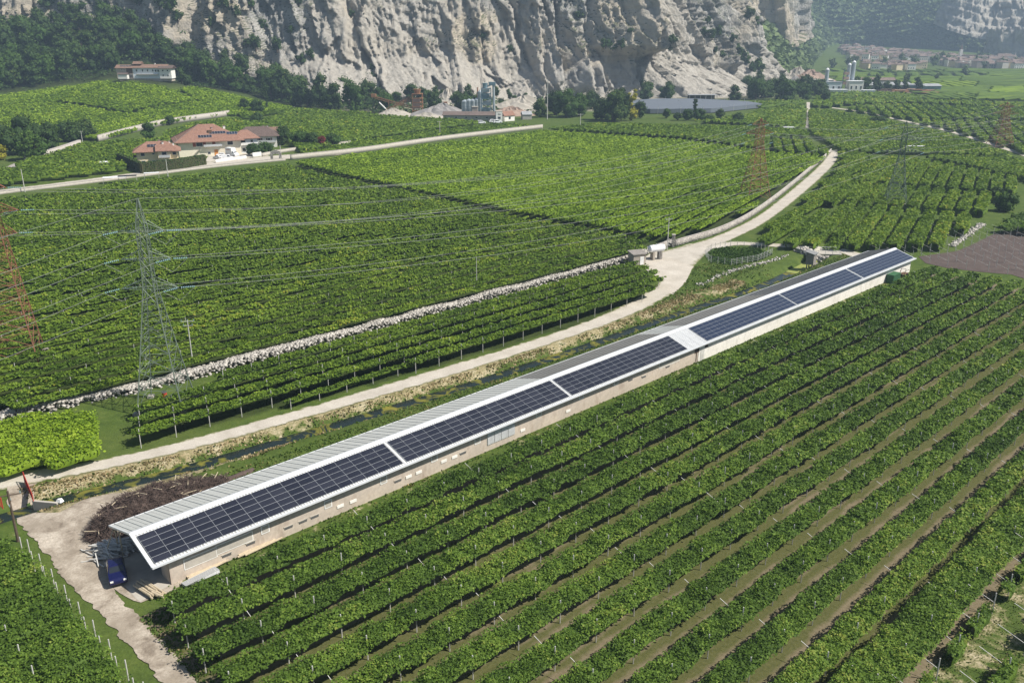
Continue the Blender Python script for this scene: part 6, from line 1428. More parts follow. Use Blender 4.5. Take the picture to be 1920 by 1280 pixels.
def drybank(s, q, P):
    d = polydist(P[:, 0], P[:, 1], STREAM); lim = np.interp(s, rs_[o_], rn_[o_]); return (q > lim + .6) * (q < -15) * np.exp(-((d - 3.4) / 1.6) ** 2) * (fbm(P[:, 0] / 5, P[:, 1] / 5, 0, 3, 21) > -.25) * ((s > 12) | (q < -19))
t_ = tufts('dry_grass', 60000, sn_region(-3, 135, -27, -14.5, drybank), 'dry_blade', .26, .6, 12); t_['label'] = 'bleached dry grass on the bank above the stream'; t_['category'] = 'grass'
t_ = tufts('grass', 15000, sn_region(-4, 172, -13.5, -6.5, lambda s, q, P: (polydist(P[:, 0], P[:, 1], STREAM) > 1.8) * (s > 13) * 1.0), 'grass_blade', .26, .6, 13); t_['label'] = 'mown grass between the stream and the shed'; t_['category'] = 'grass'
t_ = tufts('weeds', 9000, sn_region(1, 168, 4.1, 7.6, lambda s, q, P: .25 + .75 * (np.abs(q - 4.4) < .35) * (vnoise(s / 2.2, q * 0, 0, 6) > .0)), 'grass_blade', .26, .9, 14); t_['label'] = 'weeds along the foot of the shed wall'; t_['category'] = 'weeds'
t_ = tufts('weeds', 5000, sn_region(-2.6, 0.2, 7, 56), 'grass_blade', .25, .6, 15); t_['label'] = 'grass beside the farm lane at the row ends'; t_['category'] = 'grass'
def gard(R, n):
    c = np.array(G(1385, 480)); P = c + R.normal(size=(n, 2)) * np.array([7.5, 4.5]); return P[[inpoly(p[0], p[1], gp) for p in P]]
t_ = tufts('garden_plants', 7000, gard, 'leaf_fresh', .5, 1.0, 16); t_['label'] = 'untidy vegetable plants in the fenced kitchen garden'; t_['category'] = 'plants'
def youngp(R, n):
    s = R.uniform(22, 75, n); q = R.uniform(58.8, 80, n); P = SO + SD * s[:, None] + SNV * q[:, None]; m_ = np.abs(((q - 60.0) / 3.95) % 1 - .5) ; return P[(m_ > .15) | (R.random(n) < .35)]
t_ = tufts('grass', 26000, youngp, 'grass_blade', .13, .5, 17); t_['label'] = 'mown grass between the young vine rows'; t_['category'] = 'grass'
def youngd(R, n):
    s = R.uniform(22, 75, n); q = R.uniform(58.8, 80, n); P = SO + SD * s[:, None] + SNV * q[:, None]; m_ = np.abs(((q - 60.0 + .8) / 3.95) % 1 - .5); return P[(m_ > .33) & (fbm(s / 4, q / 2, 0, 3, 4) > -.05)]
t_ = tufts('dry_grass', 20000, youngd, 'dry_blade', .15, .5, 18); t_['label'] = 'dry mown grass along the young vine rows'; t_['category'] = 'grass'

# bare plot: posts and slanting wires-to-be
t = thing('trellis_frame', 'rows of bare trellis posts with slanting arms over the freshly planted brown plot', 'trellis', (*SN(176, 0), 0), SANG)
for r in range(9):
    nc = -8 + 3.95 * r
    for s in range(0, 16):
        x_, y_ = 3 + s * 5.0 + (r > 5) * 2, -nc
        P_ = SN(176 + x_, nc); X, Y = proj(P_[0], P_[1], 1)
        if X > 1990 or Y < 425 or Y > 560: continue
        put('post', POST, t, (x_, y_, 0), 0, (1, 1, .85)); put('arm', ARM, t, (x_, y_, 0), 0, (1, 1, .85))
t = thing('end_post', 'pale slabs at the far ends of the big plot rows', 'anchor slabs', (*SN(171, 7), 0), SANG)
for k in range(6): part('slab', lambda b: b.box((0, -4.0 * k - 1, .5), (.5, 1.6, .12), 'concrete'), t)

# ================================================================== HOUSES
def gable_house(t, L, W_, h, rise, over, wallm, roofm, axis='x', off=(0, 0), z0=0.0, hip=0.0, name=('wall', 'roof')):
    """walls with gables and a thick roof; ridge along local x; hip = length taken by hipped ends"""
    ox, oy = off
    def fw(b):
        if hip <= 0: b.raw([(ox - L / 2, oy - W_ / 2, z0), (ox - L / 2, oy + W_ / 2, z0), (ox - L / 2, oy + W_ / 2, z0 + h), (ox - L / 2, oy, z0 + h + rise * .98), (ox - L / 2, oy - W_ / 2, z0 + h),
                            (ox + L / 2, oy - W_ / 2, z0), (ox + L / 2, oy + W_ / 2, z0), (ox + L / 2, oy + W_ / 2, z0 + h), (ox + L / 2, oy, z0 + h + rise * .98), (ox + L / 2, oy - W_ / 2, z0 + h)],
                           [(0, 1, 2, 3, 4), (9, 8, 7, 6, 5), (0, 5, 6, 1), (1, 6, 7, 2), (4, 9, 5, 0), (2, 7, 8, 3), (3, 8, 9, 4)], wallm)
        else: b.box((ox, oy, z0 + h / 2), (L, W_, h), wallm)
    part(name[0], fw, t)
    sl = rise / (W_ / 2); e = over; th_ = .22
    def fr(b):
        zE = z0 + h - sl * e + .12; zR = z0 + h + rise + .12; X0, X1 = ox - L / 2 - e, ox + L / 2 + e; Y0, Y1 = oy - W_ / 2 - e, oy + W_ / 2 + e; hp = hip + (e if hip else 0)
        top = [(X0, Y0, zE), (X1, Y0, zE), (X1, Y1, zE), (X0, Y1, zE), (X0 + hp, oy, zR), (X1 - hp, oy, zR)]; bot = [(x, y, z - th_) for x, y, z in top]
        b.raw(top + bot, [(0, 1, 5, 4), (2, 3, 4, 5), (6, 10, 11, 7), (8, 11, 10, 9), (0, 6, 7, 1), (1, 7, 8, 2), (2, 8, 9, 3), (3, 9, 6, 0), (3, 0, 4), (1, 2, 5), (9, 10, 6), (7, 11, 8)], roofm)
    return part(name[1], fr, t)
def window(t, x, y, z, w_, h_, face, shutter=None, kind='window', dark='glass_dark', frame='white_paint'):
    """face: 'f' front (-y), 'l' left (-x), 'r' right (+x), 'b' back"""
    d = {'f': (0, -1), 'b': (0, 1), 'l': (-1, 0), 'r': (1, 0)}[face]; al = face in 'fb'
    def bx(b, o_, ww, hh__, th_, m, dx=0): b.box((x + d[0] * o_ + (dx if al else 0), y + d[1] * o_ + (0 if al else dx), z), (ww, th_, hh__) if al else (th_, ww, hh__), m)
    o = part(kind, lambda b: bx(b, .03, w_, h_, .08, frame if kind == 'window' else dark), t)
    if kind == 'window': part('pane', lambda b: bx(b, .075, w_ - .22, h_ - .22, .02, dark), o)
    if shutter:
        for s in (-1, 1): part('shutter', lambda b: bx(b, .06, w_ * .48, h_, .06, shutter, s * w_ * .76), o)
    return o
def chimney(t, x, y, z, h=1.1, w_=.7): 
    o = part('chimney', lambda b: b.box((x, y, z + h / 2), (w_, w_, h), 'white_wall'), t); part('cap', lambda b: b.box((x, y, z + h + .08), (w_ + .3, w_ + .3, .16), 'far_roof_a'), o)
def roof_pv(t, x, y, z, nx, ny, slope, up, m='solar_cell', pw=1.1, ph=1.7):
    for i in range(nx):
        for j in range(ny):
            b = MB(); b.box((0, 0, 0), (pw - .05, ph - .05, .06), 'panel_frame'); b.box((0, 0, .035), (pw - .14, ph - .14, .012), m); o = b.build('solar_panel', t)
            o.location = (x + (i - (nx - 1) / 2) * pw, y + (j - (ny - 1) / 2) * ph * cos(slope), z + (j - (ny - 1) / 2) * ph * sin(slope) * up); o.rotation_euler = (slope * up, 0, 0)
# A: yellow villa behind the clipped hedge
x, y = G(298, 308); hA = thing('house', 'cream yellow two storey villa with red tiled roof and white chimneys behind the clipped hedge', 'house', (x, y, 0), radians(20))
gable_house(hA, 15.0, 9.5, 6.2, 2.6, 1.3, 'cream_wall', 'roof_tile', hip=4.0)
gable_house(hA, 4.6, 5.0, 6.3, 1.5, .8, 'cream_wall', 'roof_tile', off=(2.6, -4.3), name=('bay', 'bay_roof'))
for wx, wz in ((-5.2, 1.6), (-5.2, 4.6), (6.2, 1.6), (6.2, 4.6)): window(hA, wx, -4.75, wz, 1.5, 1.4, 'f')
window(hA, -1.6, -4.75, 1.6, 1.3, 1.3, 'f'); window(hA, -1.4, -4.75, 4.7, 1.1, .7, 'f'); window(hA, 2.6, -6.8, 1.5, 1.6, 2.0, 'f'); window(hA, 2.6, -6.8, 4.6, 1.8, 1.9, 'f')
for wy in (-2.2, 1.8): window(hA, -7.5, wy, 1.7, 1.3, 1.4, 'l'); window(hA, -7.5, wy, 4.6, 1.5, 1.9, 'l')
part('balcony', lambda b: [b.box((2.6, -7.3, 3.4), (4.0, 1.1, .15), 'concrete'), b.box((2.6, -7.82, 3.95), (4.0, .06, .9), 'steel')], hA); part('balcony', lambda b: [b.box((-8.1, 0, 3.4), (1.2, 7, .15), 'concrete'), b.box((-8.65, 0, 3.95), (.06, 7, .9), 'brown_wood')], hA)
chimney(hA, 1.0, 1.2, 8.0); chimney(hA, 2.4, -1.6, 7.6, 1.2, .6); chimney(hA, 4.8, .8, 7.6); chimney(hA, 6.2, -1.2, 7.0, 1.2, .6); roof_pv(hA, -1.6, -2.9, 7.65, 3, 1, atan2(2.6, 4.75), 1, ph=1.6)
# B: big villa
x, y = G(392, 288); hB = thing('house', 'large cream villa with wide orange tiled hip roof covered in part with solar panels', 'house', (x, y, 0), radians(24))
gable_house(hB, 25, 16, 7.0, 5.2, 1.6, 'pale_cream_wall', 'roof_tile', hip=9.5)
gable_house(hB, 9, 11, 6.6, 2.4, 1.2, 'blue_white_wall', 'roof_tile', off=(15.5, 1.0), name=('wing', 'wing_roof'), hip=3)
slB = atan2(5.2, 8.0)
for wx in (-4.2,): window(hB, wx, -8, 4.9, 2.6, 1.7, 'f', 'shutter_red')
for wy in (-5.2, -.6, 4.2): window(hB, -12.5, wy, 4.9, 1.7, 1.6, 'l', 'shutter_red')
for wy in (-5.8, -3, -.2, 2.6): window(hB, -12.5, wy, 1.3, .7, .7, 'l')
window(hB, 8.2, -8, 4.9, 2.4, 1.6, 'f'); window(hB, 1.6, -8, 5.2, 1.2, 2.2, 'f', kind='door', dark='shutter_red'); window(hB, 2.2, -8, 1.3, 1.4, 2.4, 'f', kind='door', dark='orange_door'); window(hB, 9.4, -8, 1.3, 1.1, 2.2, 'f', kind='door', dark='shutter_red'); window(hB, -.6, -8, 1.2, 1.3, 1.1, 'f')
window(hB, 14, -4.5, 4.7, 2.0, 1.6, 'f'); window(hB, 17.6, -4.5, 4.7, 1.2, 1.6, 'f'); window(hB, 14, -4.5, 1.5, 1.4, 1.6, 'f')
part('balcony', lambda b: [b.box((1.0, -8.7, 3.9), (7.4, 1.3, .15), 'concrete'), b.box((1.0, -9.3, 4.4), (7.4, .06, .8), 'steel')], hB); part('balcony', lambda b: [b.box((16, -5.3, 3.4), (8, 1.5, .18), 'concrete'), b.box((16, -6.0, 4.0), (8, .06, 1.0), 'white_paint')], hB)
part('stair', lambda b: [b.box((-3.4 - k * .45, -8.6, 3.7 - k * .4), (.5, 1.0, .12), 'concrete') for k in range(9)], hB)
part('roof_ridge', lambda b: [b.tube((-14.1 + 0, s * 9.6, 6.15), (-3.0, 0, 12.45), .18, 'far_roof_a', n=5) for s in (-1, 1)], hB)
roof_pv(hB, 3.8, -5.0, 9.15, 6, 1, slB, 1); roof_pv(hB, 9.6, -5.6, 8.8, 4, 1, slB, 1, 'solar_blue'); roof_pv(hB, -1.5, -6.8, 8.0, 5, 1, slB, 1)
for i_, (yy, zz, n_) in enumerate([(-2.2, 9.0, 4), (1.4, 9.0, 4), (-1.0, 10.2, 3)]):
    for k in range(n_):
        b = MB(); b.box((0, 0, 0), (1.6, 1.0, .06), 'panel_frame'); b.box((0, 0, .035), (1.5, .9, .012), 'solar_blue' if i_ else 'solar_cell'); o = b.build('solar_panel', hB); sl_ = atan2(5.2, 11.1); o.rotation_euler = (0, -sl_, 0)
        xx = -14.1 + (zz - 6.1) / math.tan(sl_); o.location = (xx, yy + (k - 1.5) * 1.05, zz + .12)
chimney(hB, 7.0, -2.0, 10.3, 1.2, .9); chimney(hB, 2.0, -2.4, 10.2, .8, .5)
part('dormer', lambda b: [b.box((.8, -4.2, 9.6), (1.6, 1.8, 1.1), 'brown_wood')], hB)
# C: brown roofed house behind
x, y = G(484, 274); hC = thing('house', 'white house with a dark brown tiled roof, right of the large villa', 'house', (x, y, 0), radians(14))
gable_house(hC, 17, 11, 5.6, 3.0, 1.3, 'white_wall', 'roof_tile_brown', hip=4)
for wx, kd in ((-3.8, 'door'), (1.0, 'window'), (5.2, 'window')): window(hC, wx, -5.5, 3.4, 1.3, 1.9 if kd == 'door' else 1.4, 'f', None if kd == 'door' else 'brown_wood', kind=kd)
window(hC, -8.5, -1, 3.6, 1.2, 1.3, 'l', 'brown_wood'); part('balcony', lambda b: [b.box((1.5, -6.2, 2.2), (13, 1.4, .2), 'concrete'), b.box((1.5, -6.8, 2.75), (13, .08, .9), 'steel')], hC); chimney(hC, 3, 1.5, 7.6)
x, y = G(512, 266); hC2 = thing('house', 'low reddish roofed annexe behind the brown roofed house', 'house', (x, y, 0), radians(14)); gable_house(hC2, 10, 8, 4.6, 2.2, .9, 'cream_wall', 'roof_tile_old'); window(hC2, 1, -4, 2.6, 1.2, 1.3, 'f'); chimney(hC2, -2, 0, 6.4)
x, y = G(462, 284); hD = thing('shed', 'small open lean-to with an old red tiled roof between the two big houses', 'shed', (x, y, 0), radians(20)); gable_house(hD, 7.5, 5, 2.6, 1.3, .5, 'plaster_hut', 'roof_tile_old'); window(hD, 0, -2.5, 1.2, 2.4, 2.0, 'f', kind='door', dark='brown_wood')
# clipped hedge (tall, boxed) round the yellow villa
t = thing('hedge', 'tall clipped dark hedge boxed round the yellow villa', 'hedge', (*G(268, 325), 0)); hp_ = [np.array(G(*q)) - np.array(G(268, 325)) for q in ((225, 306), (268, 325), (330, 318), (384, 309))]
def hedge(b):
    for p, q in zip(hp_[:-1], hp_[1:]):
        c = (p + q) / 2; v = q - p; b.box((c[0], c[1], 1.9), (float(np.hypot(*v)) + .8, 1.4, 3.8), 'hedge_olive', rot=atan2(v[1], v[0]))
ho = part('box_hedge', hedge, t); P_ = []; Rh = rng(9)
for p, q in zip(hp_[:-1], hp_[1:]):
    for _ in range(1400):
        f = Rh.random(); s = Rh.choice([-1, 1]); c = p + (q - p) * f; nn_ = unit(np.array([(q - p)[1], -(q - p)[0]])); z = Rh.uniform(.1, 3.9)
        if Rh.random() < .3: P_.append((*(c + nn_ * Rh.uniform(-.7, .7)), 3.85))
        else: P_.append((*(c + nn_ * s * .74), z))
P_ = np.array(P_); V, Q = cards(P_, unit(Rh.normal(size=P_.shape) + np.array([.3, -.8, .6])), .42, Rh); o = obj('foliage', qmesh('foliage', V, Q, 'leaf_dark', {'tone': np.repeat(np.clip(.5 + .2 * Rh.normal(size=len(P_)), 0, 1), 4)}), t); o['kind'] = 'stuff'
# forecourt walls, arch, vehicles
wall('yard_wall', 'low white wall round the villa forecourt', [G(404, 306), G(430, 302), G(462, 298)], 1.3, .35, 'white_wall', 'white_wall', n=20)
wall('yard_wall', 'white wall pieces beside the yard gate right of the van', [G(474, 296), G(490, 294)], 1.9, .5, 'white_wall', 'white_wall', n=10)
wall('garden_wall', 'low pale garden wall along the road right of the yard gate', [G(492, 294), G(530, 286), G(600, 277), G(660, 270)], 1.4, .4, 'concrete', n=30)
x, y = G(518, 300); t = thing('arch_gate', 'small gabled masonry arch at the entrance of the bright vineyard', 'arch', (x, y, 0), radians(10))
part('pier', lambda b: b.box((-1.7, 0, 1.2), (1.0, 1.2, 2.4), 'rubble_wall'), t); part('pier', lambda b: b.box((1.7, 0, 1.2), (1.0, 1.2, 2.4), 'rubble_wall'), t)
part('gable', lambda b: b.raw([(-2.2, -.6, 2.42), (2.2, -.6, 2.42), (1.9, -.6, 3.3), (0, -.6, 4.1), (-1.9, -.6, 3.3), (-2.2, .6, 2.42), (2.2, .6, 2.42), (1.9, .6, 3.3), (0, .6, 4.1), (-1.9, .6, 3.3)], [(0, 1, 2, 3, 4), (9, 8, 7, 6, 5), (0, 5, 6, 1), (1, 6, 7, 2), (2, 7, 8, 3), (3, 8, 9, 4), (4, 9, 5, 0)], 'rubble_wall'), t)
x, y = G(436, 293); vt = car('truck', 'white box truck parked in front of the large villa', x, y, radians(-35), 'car_white', 6.0, 2.1, 2.3, van=True, cat='truck', sc=1.0, z=.1); part('box', lambda b: b.box((-1.0, 0, 2.1), (3.9, 2.25, 2.6), 'white_paint'), vt)
part('lettering', lambda b: [b.box((-2.2 + k * .5, -1.14, 2.6), (.28, .02, .34), 'car_red') for k in range(5)], vt)
x, y = G(427, 299); car('van', 'white delivery van beside the box truck', x, y, radians(12), 'car_white', 4.4, 1.8, 1.8, van=True, cat='van', z=.1)
x, y = G(408, 298); car('car', 'white car at the left of the villa forecourt behind the low wall', x, y, radians(150), 'car_white', sc=1.0, z=.1)
x, y = G(414, 293); car('car', 'pale car parked close to the villa wall', x, y, radians(200), 'car_white', sc=.95, z=.1)
x, y = GT(472, 213); car('car', 'small white car under the round brownish tree on the hill track', x, y, radians(5), 'car_white', z=Tz(x, y))
x, y = G(22, 325); car('car', 'dark red car parked on the lane at the left edge', x, y, radians(10), 'car_red', z=.03)
for px, py, lb in ((898 + 4, 229, 'white car outside the white gravel plant office'), (925, 227, 'white car beside the small house of the gravel plant'), (933, 228, 'second white car right of the small house of the gravel plant')): x, y = G(px, py + 3); car('car', lb, x, y, radians(15), 'car_white', sc=1.3, z=.0)
ribbon('side_lane', Gs([(0, 320), (22, 308), (38, 303)]), Gs([(4, 328), (34, 316), (44, 306)]), 'asphalt', .03, 20)
x, y = G(195, 315); hut('little shed with a pale sheet roof in the left vineyards', x, y, radians(15), 3.2, 2.6, 2.0, 'tarp_white', 'concrete_dark')
for lb, px, py, L, W__, m_, zz in [('white plastic sheet roof at the roadside above the dark vineyard', 216, 343, 7.5, 3.2, 'tarp_white', 2.0), ('black plastic sheet roof next to the white one at the roadside', 240, 341, 6.0, 3.2, 'tarp_black', 2.1), ('small pale sheet roof by the roadside right of the black one', 285, 334, 5.0, 2.0, 'tarp_white', 1.9), ('long pale strip roof between the left vineyard rows', 113, 318, 7, 1.8, 'concrete', 1.8), ('small white tarpaulin lying at the head of the short rows', 1478, 247, 5.5, 3, 'tarp_white', 2.3), ('pale flat shelter roof in the wide pale vineyard', 1714, 284, 8.5, 2.4, 'tarp_white', 2.3)]:
    x, y = G(px, py); t = thing('shelter', lb, 'shelter', (x, y, 0), radians(20) if px < 1000 else 0); part('roof', lambda b: b.box((0, 0, zz), (L, W__, .08), m_), t)
    for sx in (-1, 1):
        for sy in (-1, 1): part('post', lambda b: b.tube((sx * (L / 2 - .1), sy * (W__ / 2 - .1), 0), (sx * (L / 2 - .1), sy * (W__ / 2 - .1), zz), .05, 'post_grey', n=4), t)
# farmhouse on the hill
x, y, z = AT(272, 147, 580); hF = thing('farmhouse', 'long white farmhouse with low brown roofs and a little tower on the wooded hill', 'farmhouse', (x, y, z), radians(3))
hF.scale = (.80, .80, .80); part('plinth', lambda b: b.box((2, 0, -1.0), (40, 8.6, 2.2), 'plaster_hut'), hF)
gable_house(hF, 26, 9, 8.4, 2.0, 1.0, 'blue_white_wall', 'roof_tile_old', off=(5.5, 0))
def f_(b): b.raw([(-18.5, -4.5, 0), (-7.6, -4.5, 0), (-7.6, 4.5, 0), (-18.5, 4.5, 0), (-18.5, -4.5, 8.2), (-7.6, -4.5, 8.2), (-7.6, 4.5, 8.2), (-18.5, 4.5, 8.2)], [(0, 1, 2, 3), (4, 5, 6, 7), (0, 1, 5, 4), (1, 2, 6, 5), (2, 3, 7, 6), (3, 0, 4, 7)], 'plaster_old')
part('barn_wall', f_, hF); gable_house(hF, 12.5, 9.2, 8.25, 1.9, 1.0, 'plaster_old', 'roof_tile_old', off=(-13.4, 0), name=('barn', 'barn_roof'))
gable_house(hF, 9, 10, 8.0, 1.8, 1.3, 'white_wall', 'roof_tile_brown', off=(18.2, -1.0), name=('end_wing', 'end_roof'))
gable_house(hF, 5.4, 5.2, 11.2, 1.4, .8, 'brown_wood', 'roof_tile_old', off=(-4.2, .6), name=('tower', 'tower_roof'))
part('barn_opening', lambda b: [b.box((-9.8, -4.56, 5.6), (4.6, .1, 4.4), 'brown_wood'), b.box((-9.8, -4.6, 1.9), (4.6, .1, 2.6), 'gap_dark')], hF); part('lintel', lambda b: b.box((-9.8, -4.66, 3.3), (4.8, .12, .25), 'white_wall'), hF)
for wx in (-15.6, -13.6): window(hF, wx, -4.6, 6.6, .9, .9, 'f'); window(hF, wx, -4.6, 3.4, .9, .9, 'f')
for wx in (-4.2, 0.4, 4.2, 8.2): window(hF, wx, -4.5, 6.0, 1.3, 1.7, 'f')
for wx in (10.4, 12.4): window(hF, wx, -4.5, 5.8, 1.6, 1.7, 'f')
for wx in (16.4, 20.0): window(hF, wx, -6.0, 6.0, 1.3, 1.3, 'f'); window(hF, wx, -6.0, 2.4, 1.3, 1.3, 'f')
part('terrace', lambda b: b.box((4, -5.6, 3.2), (17, 2.0, .3), 'concrete'), hF); chimney(hF, 9, 0, 10.2, 1.2, .9); roof_pv(hF, -13, -2.4, 9.4, 8, 1, atan2(1.9, 4.6), 1)
gable_house(hF, 7, 4, 3.6, .8, .4, 'white_wall', 'roof_tile_brown', off=(-13.5, -8.2), name=('annexe', 'annexe_roof'))

# ---- gravel plant
gx_, gy_ = G(905, 226)
def at(px, py, Y): x, y, z = AT(px, py, Y); return x, y
t = thing('silo_tower', 'blue grey steel mixing tower with elevator leg at the gravel plant', 'tower', (*at(912, 226, 545), 0), 0)
def tw(b):
    for sx in (-2.8, 2.8):
        for sy in (-2.5, 2.5): b.tube((sx, sy, 0), (sx, sy, 17), .28, 'plant_blue', n=4)
    for z in range(2, 18, 3):
        for sy in (-2.5, 2.5): b.tube((-2.8, sy, z), (2.8, sy, z), .18, 'plant_blue', n=4); b.tube((-2.8, sy, z), (2.8, sy, z + 3 if z < 15 else z), .14, 'plant_blue', n=4)
part('frame', tw, t)
for z, c in ((4.5, 'plant_blue'), (8.5, 'silo_metal'), (12.6, 'plant_blue'), (16.0, 'silo_metal')): part('deck', lambda b: b.box((R0.uniform(-.8, .8), 0, z), (5.0, 4.4, 2.3), c), t)
part('hopper', lambda b: b.tube((-.6, 0, 17), (-.6, 0, 20), 1.3, 'plant_blue', 1.7, n=10), t); part('elevator', lambda b: b.tube((4.8, 0, 0), (4.4, 0, 19.5), .75, 'silo_metal', n=8), t)
part('head', lambda b: b.box((3.6, 0, 19.6), (4.2, 1.8, 2.0), 'plant_blue'), t); part('chute', lambda b: b.tube((3.6, 0, 19.5), (-.5, 0, 17.4), .5, 'silo_metal', n=6), t); part('railing', lambda b: [b.tube((-3, s * 2.6, 18.2), (3, s * 2.6, 18.2), .07, 'silo_metal', n=4) for s in (-1, 1)], t)
for k, (px, r, h) in enumerate([(872, 2.0, 9), (880, 2.0, 9.5), (887, 2.0, 9.5), (894, 1.6, 10), (900.5, 1.5, 14.5)]):
    t = thing('silo', ['leftmost squat steel silo of the gravel plant', 'second squat steel silo of the gravel plant', 'third squat steel silo of the gravel plant', 'taller silo left of the mixing tower', 'tall slim silo touching the mixing tower'][k], 'silo', (*at(px, 226, 552), 0))
    part('drum', lambda b: b.tube((0, 0, 0), (0, 0, h), r, 'silo_metal', n=14), t); part('roof', lambda b: b.tube((0, 0, h), (0, 0, h + 1.0), r, 'silo_metal', .3, n=14), t)
    for z in range(2, int(h), 2): part('hoop', lambda b: b.tube((0, 0, z), (0, 0, z + .15), r + .06, 'plant_blue', n=14, cap=False), t)
t = thing('chimney_stack', 'rusty red pipe behind the silos', 'chimney', (*at(896, 222, 570), 0)); part('pipe', lambda b: b.tube((0, 0, 0), (0, 0, 16), .7, 'plant_rust', .4, n=8), t); part('hood', lambda b: b.tube((0, 0, 11), (1.6, 0, 14.5), .8, 'plant_rust', .3, n=6), t)
t = thing('works_building', 'long low brown roofed workshop of the gravel plant', 'building', (*at(882, 229, 530), 0), radians(-3)); gable_house(t, 31, 8, 3.2, 1.6, .5, 'grey_wall', 'far_roof_b')
for wx in (-8, -2, 4, 10): window(t, wx, -4, 1.8, 1.6, 1.0, 'f')
t = thing('works_building', 'square grey stair tower rising from the long workshop roof', 'building', (*at(891, 226, 534), 0)); part('wall', lambda b: b.box((0, 0, 3.6), (3.4, 3.4, 7.2), 'plaster_hut'), t); part('roof', lambda b: b.box((0, 0, 7.3), (3.9, 3.9, .2), 'concrete'), t)
t = thing('works_building', 'white two storey office block at the gravel plant', 'building', (*at(935.5, 233, 520), 0), radians(6)); part('wall', lambda b: b.box((0, 0, 2.9), (3.6, 5, 5.8), 'white_wall'), t); part('roof', lambda b: b.box((0, 0, 5.9), (3.8, 5.2, .2), 'concrete'), t); window(t, 0, -2.5, 2.4, 1.8, 1.4, 'f'); window(t, 0, -2.5, 4.4, 1.8, .7, 'f')
t = thing('works_building', 'small house with rusty roof and white gable right of the office block', 'building', (*at(951, 233, 525), 0), radians(40)); gable_house(t, 7.5, 4.5, 3.4, 2.0, .4, 'white_wall', 'roof_tile'); window(t, 0, -2.25, 1.8, 1.4, 1.4, 'f', kind='door')
t = thing('works_building', 'low grey shed right of the small rusty roofed house', 'building', (*at(987, 232, 535), 0), radians(10)); gable_house(t, 5.5, 5, 3.0, 1.5, .3, 'grey_wall', 'grey_roof_far')
def heap(name, label, px, py, Y, w_, d_, h, mat, seed, z=None, cat='heap'):
    x, y, zz = AT(px, py, Y); R = rng(seed); n, m = 26, 8; vs = [(0, 0, h)]; fs = []
    for j in range(1, m + 1):
        f = j / m
        for i in range(n):
            a = 2 * pi * i / n; rr = f * (1 + .18 * float(vnoise(np.array([cos(a) * 2 + seed]), np.array([sin(a) * 2]), 0, seed)[0])); vs.append((cos(a) * w_ / 2 * rr, sin(a) * d_ / 2 * rr, h * (1 - f) ** 1.1 * (1 + .12 * R.normal() * (f < .9)) - (.5 if j == m else 0)))
    for i in range(n): fs.append((0, 1 + i, 1 + (i + 1) % n))
    for j in range(m - 1):
        for i in range(n): a0 = 1 + j * n + i; a1 = 1 + j * n + (i + 1) % n; fs.append((a0, a0 + n, a1 + n, a1))
    t = thing(name, label, cat, (x, y, Tz(x, y) if z is None else z)); b = MB(); b.raw(vs, fs, mat); o = b.build('heap', t); return t
heap('gravel_heap', 'broad grey gravel heap left of the silos', 830, 222, 560, 42, 22, 7.5, 'gravel_heap', 1); heap('gravel_heap', 'brown earth heap right of the white office', 958, 228, 560, 34, 18, 5.5, 'brown_heap', 2)
heap('rubble_heap', 'big pale rubble slope tipped right of the silos', 978, 214, 600, 52, 30, 9, 'scree_heap', 3); heap('rubble_heap', 'low pale stone heap in front of the rusty crusher', 800, 224, 540, 34, 12, 3.4, 'scree_heap', 4); heap('rubble_heap', 'pale rubble heap under the left conveyor', 738, 218, 560, 26, 14, 4.5, 'scree_heap', 5)
heap('rubble_heap', 'greyish rubble slope between the trees behind the crusher', 842, 206, 625, 34, 24, 12, 'scree_heap', 6); heap('rubble_heap', 'pale heap at the foot of the cliff beyond the trees', 1100, 196, 665, 36, 20, 7, 'scree_heap', 7)
cx_, cy_ = at(784, 220, 570)
t = thing('crusher', 'rusty orange stone crusher tower with conveyor belts', 'crusher', (cx_, cy_, 0))
def crf(b):
    for sx in (-3, 3):
        for sy in (-2.5, 2.5): b.tube((sx, sy, 0), (sx, sy, 12.5), .3, 'plant_rust', n=4)
    for z in (2, 4.5, 7, 9.5, 12.2): b.box((0, 0, z), (6.6, 5.6, .35), 'plant_rust')
part('frame', crf, t); part('housing', lambda b: b.box((-.6, 0, 6.4), (4.6, 4.2, 6.4), 'brown_heap'), t); part('hopper', lambda b: b.tube((0, 0, 12.4), (0, 0, 15.0), 1.6, 'plant_rust', 2.6, n=8), t)
def belt(nm, a, b__):
    a, b__ = Vector(a), Vector(b__)
    def f(b):
        for s in (-.8, .8): b.tube(a + Vector((0, s, 0)), b__ + Vector((0, s, 0)), .22, 'plant_rust', n=4); b.tube(a + Vector((0, s, -1.1)), b__ + Vector((0, s, -1.1)), .18, 'plant_rust', n=4)
        for k in range(9): p = a + (b__ - a) * (k / 8); q = a + (b__ - a) * min(1, (k + 1) / 8) - Vector((0, 0, 1.1)); b.tube(p + Vector((0, .8, 0)), q + Vector((0, .8, 0)), .12, 'plant_rust', n=3); b.tube(p + Vector((0, -.8, 0)), q + Vector((0, -.8, 0)), .12, 'plant_rust', n=3)
    part('conveyor', f, t)
    part('leg', lambda b: b.tube(a * .35 + b__ * .65, Vector(((a * .35 + b__ * .65).x, 0, 0)), .22, 'plant_rust', n=4), t)
belt('c', (-2, 0, 4.0), (-27, 1, 10.5)); belt('c', (-4, -1, 9.6), (-20, -1, 3.0)); belt('c', (3, 0, 2.0), (17, 0, 6.4)); belt('c', (0, 2, 13), (-14, 3, 6)); part('head_box', lambda b: b.box((-27.5, 1, 11.0), (3.0, 2.4, 2.0), 'plant_rust'), t); part('drive_box', lambda b: b.box((17.5, 0, 6.6), (2.2, 2.0, 1.6), 'plant_rust'), t)
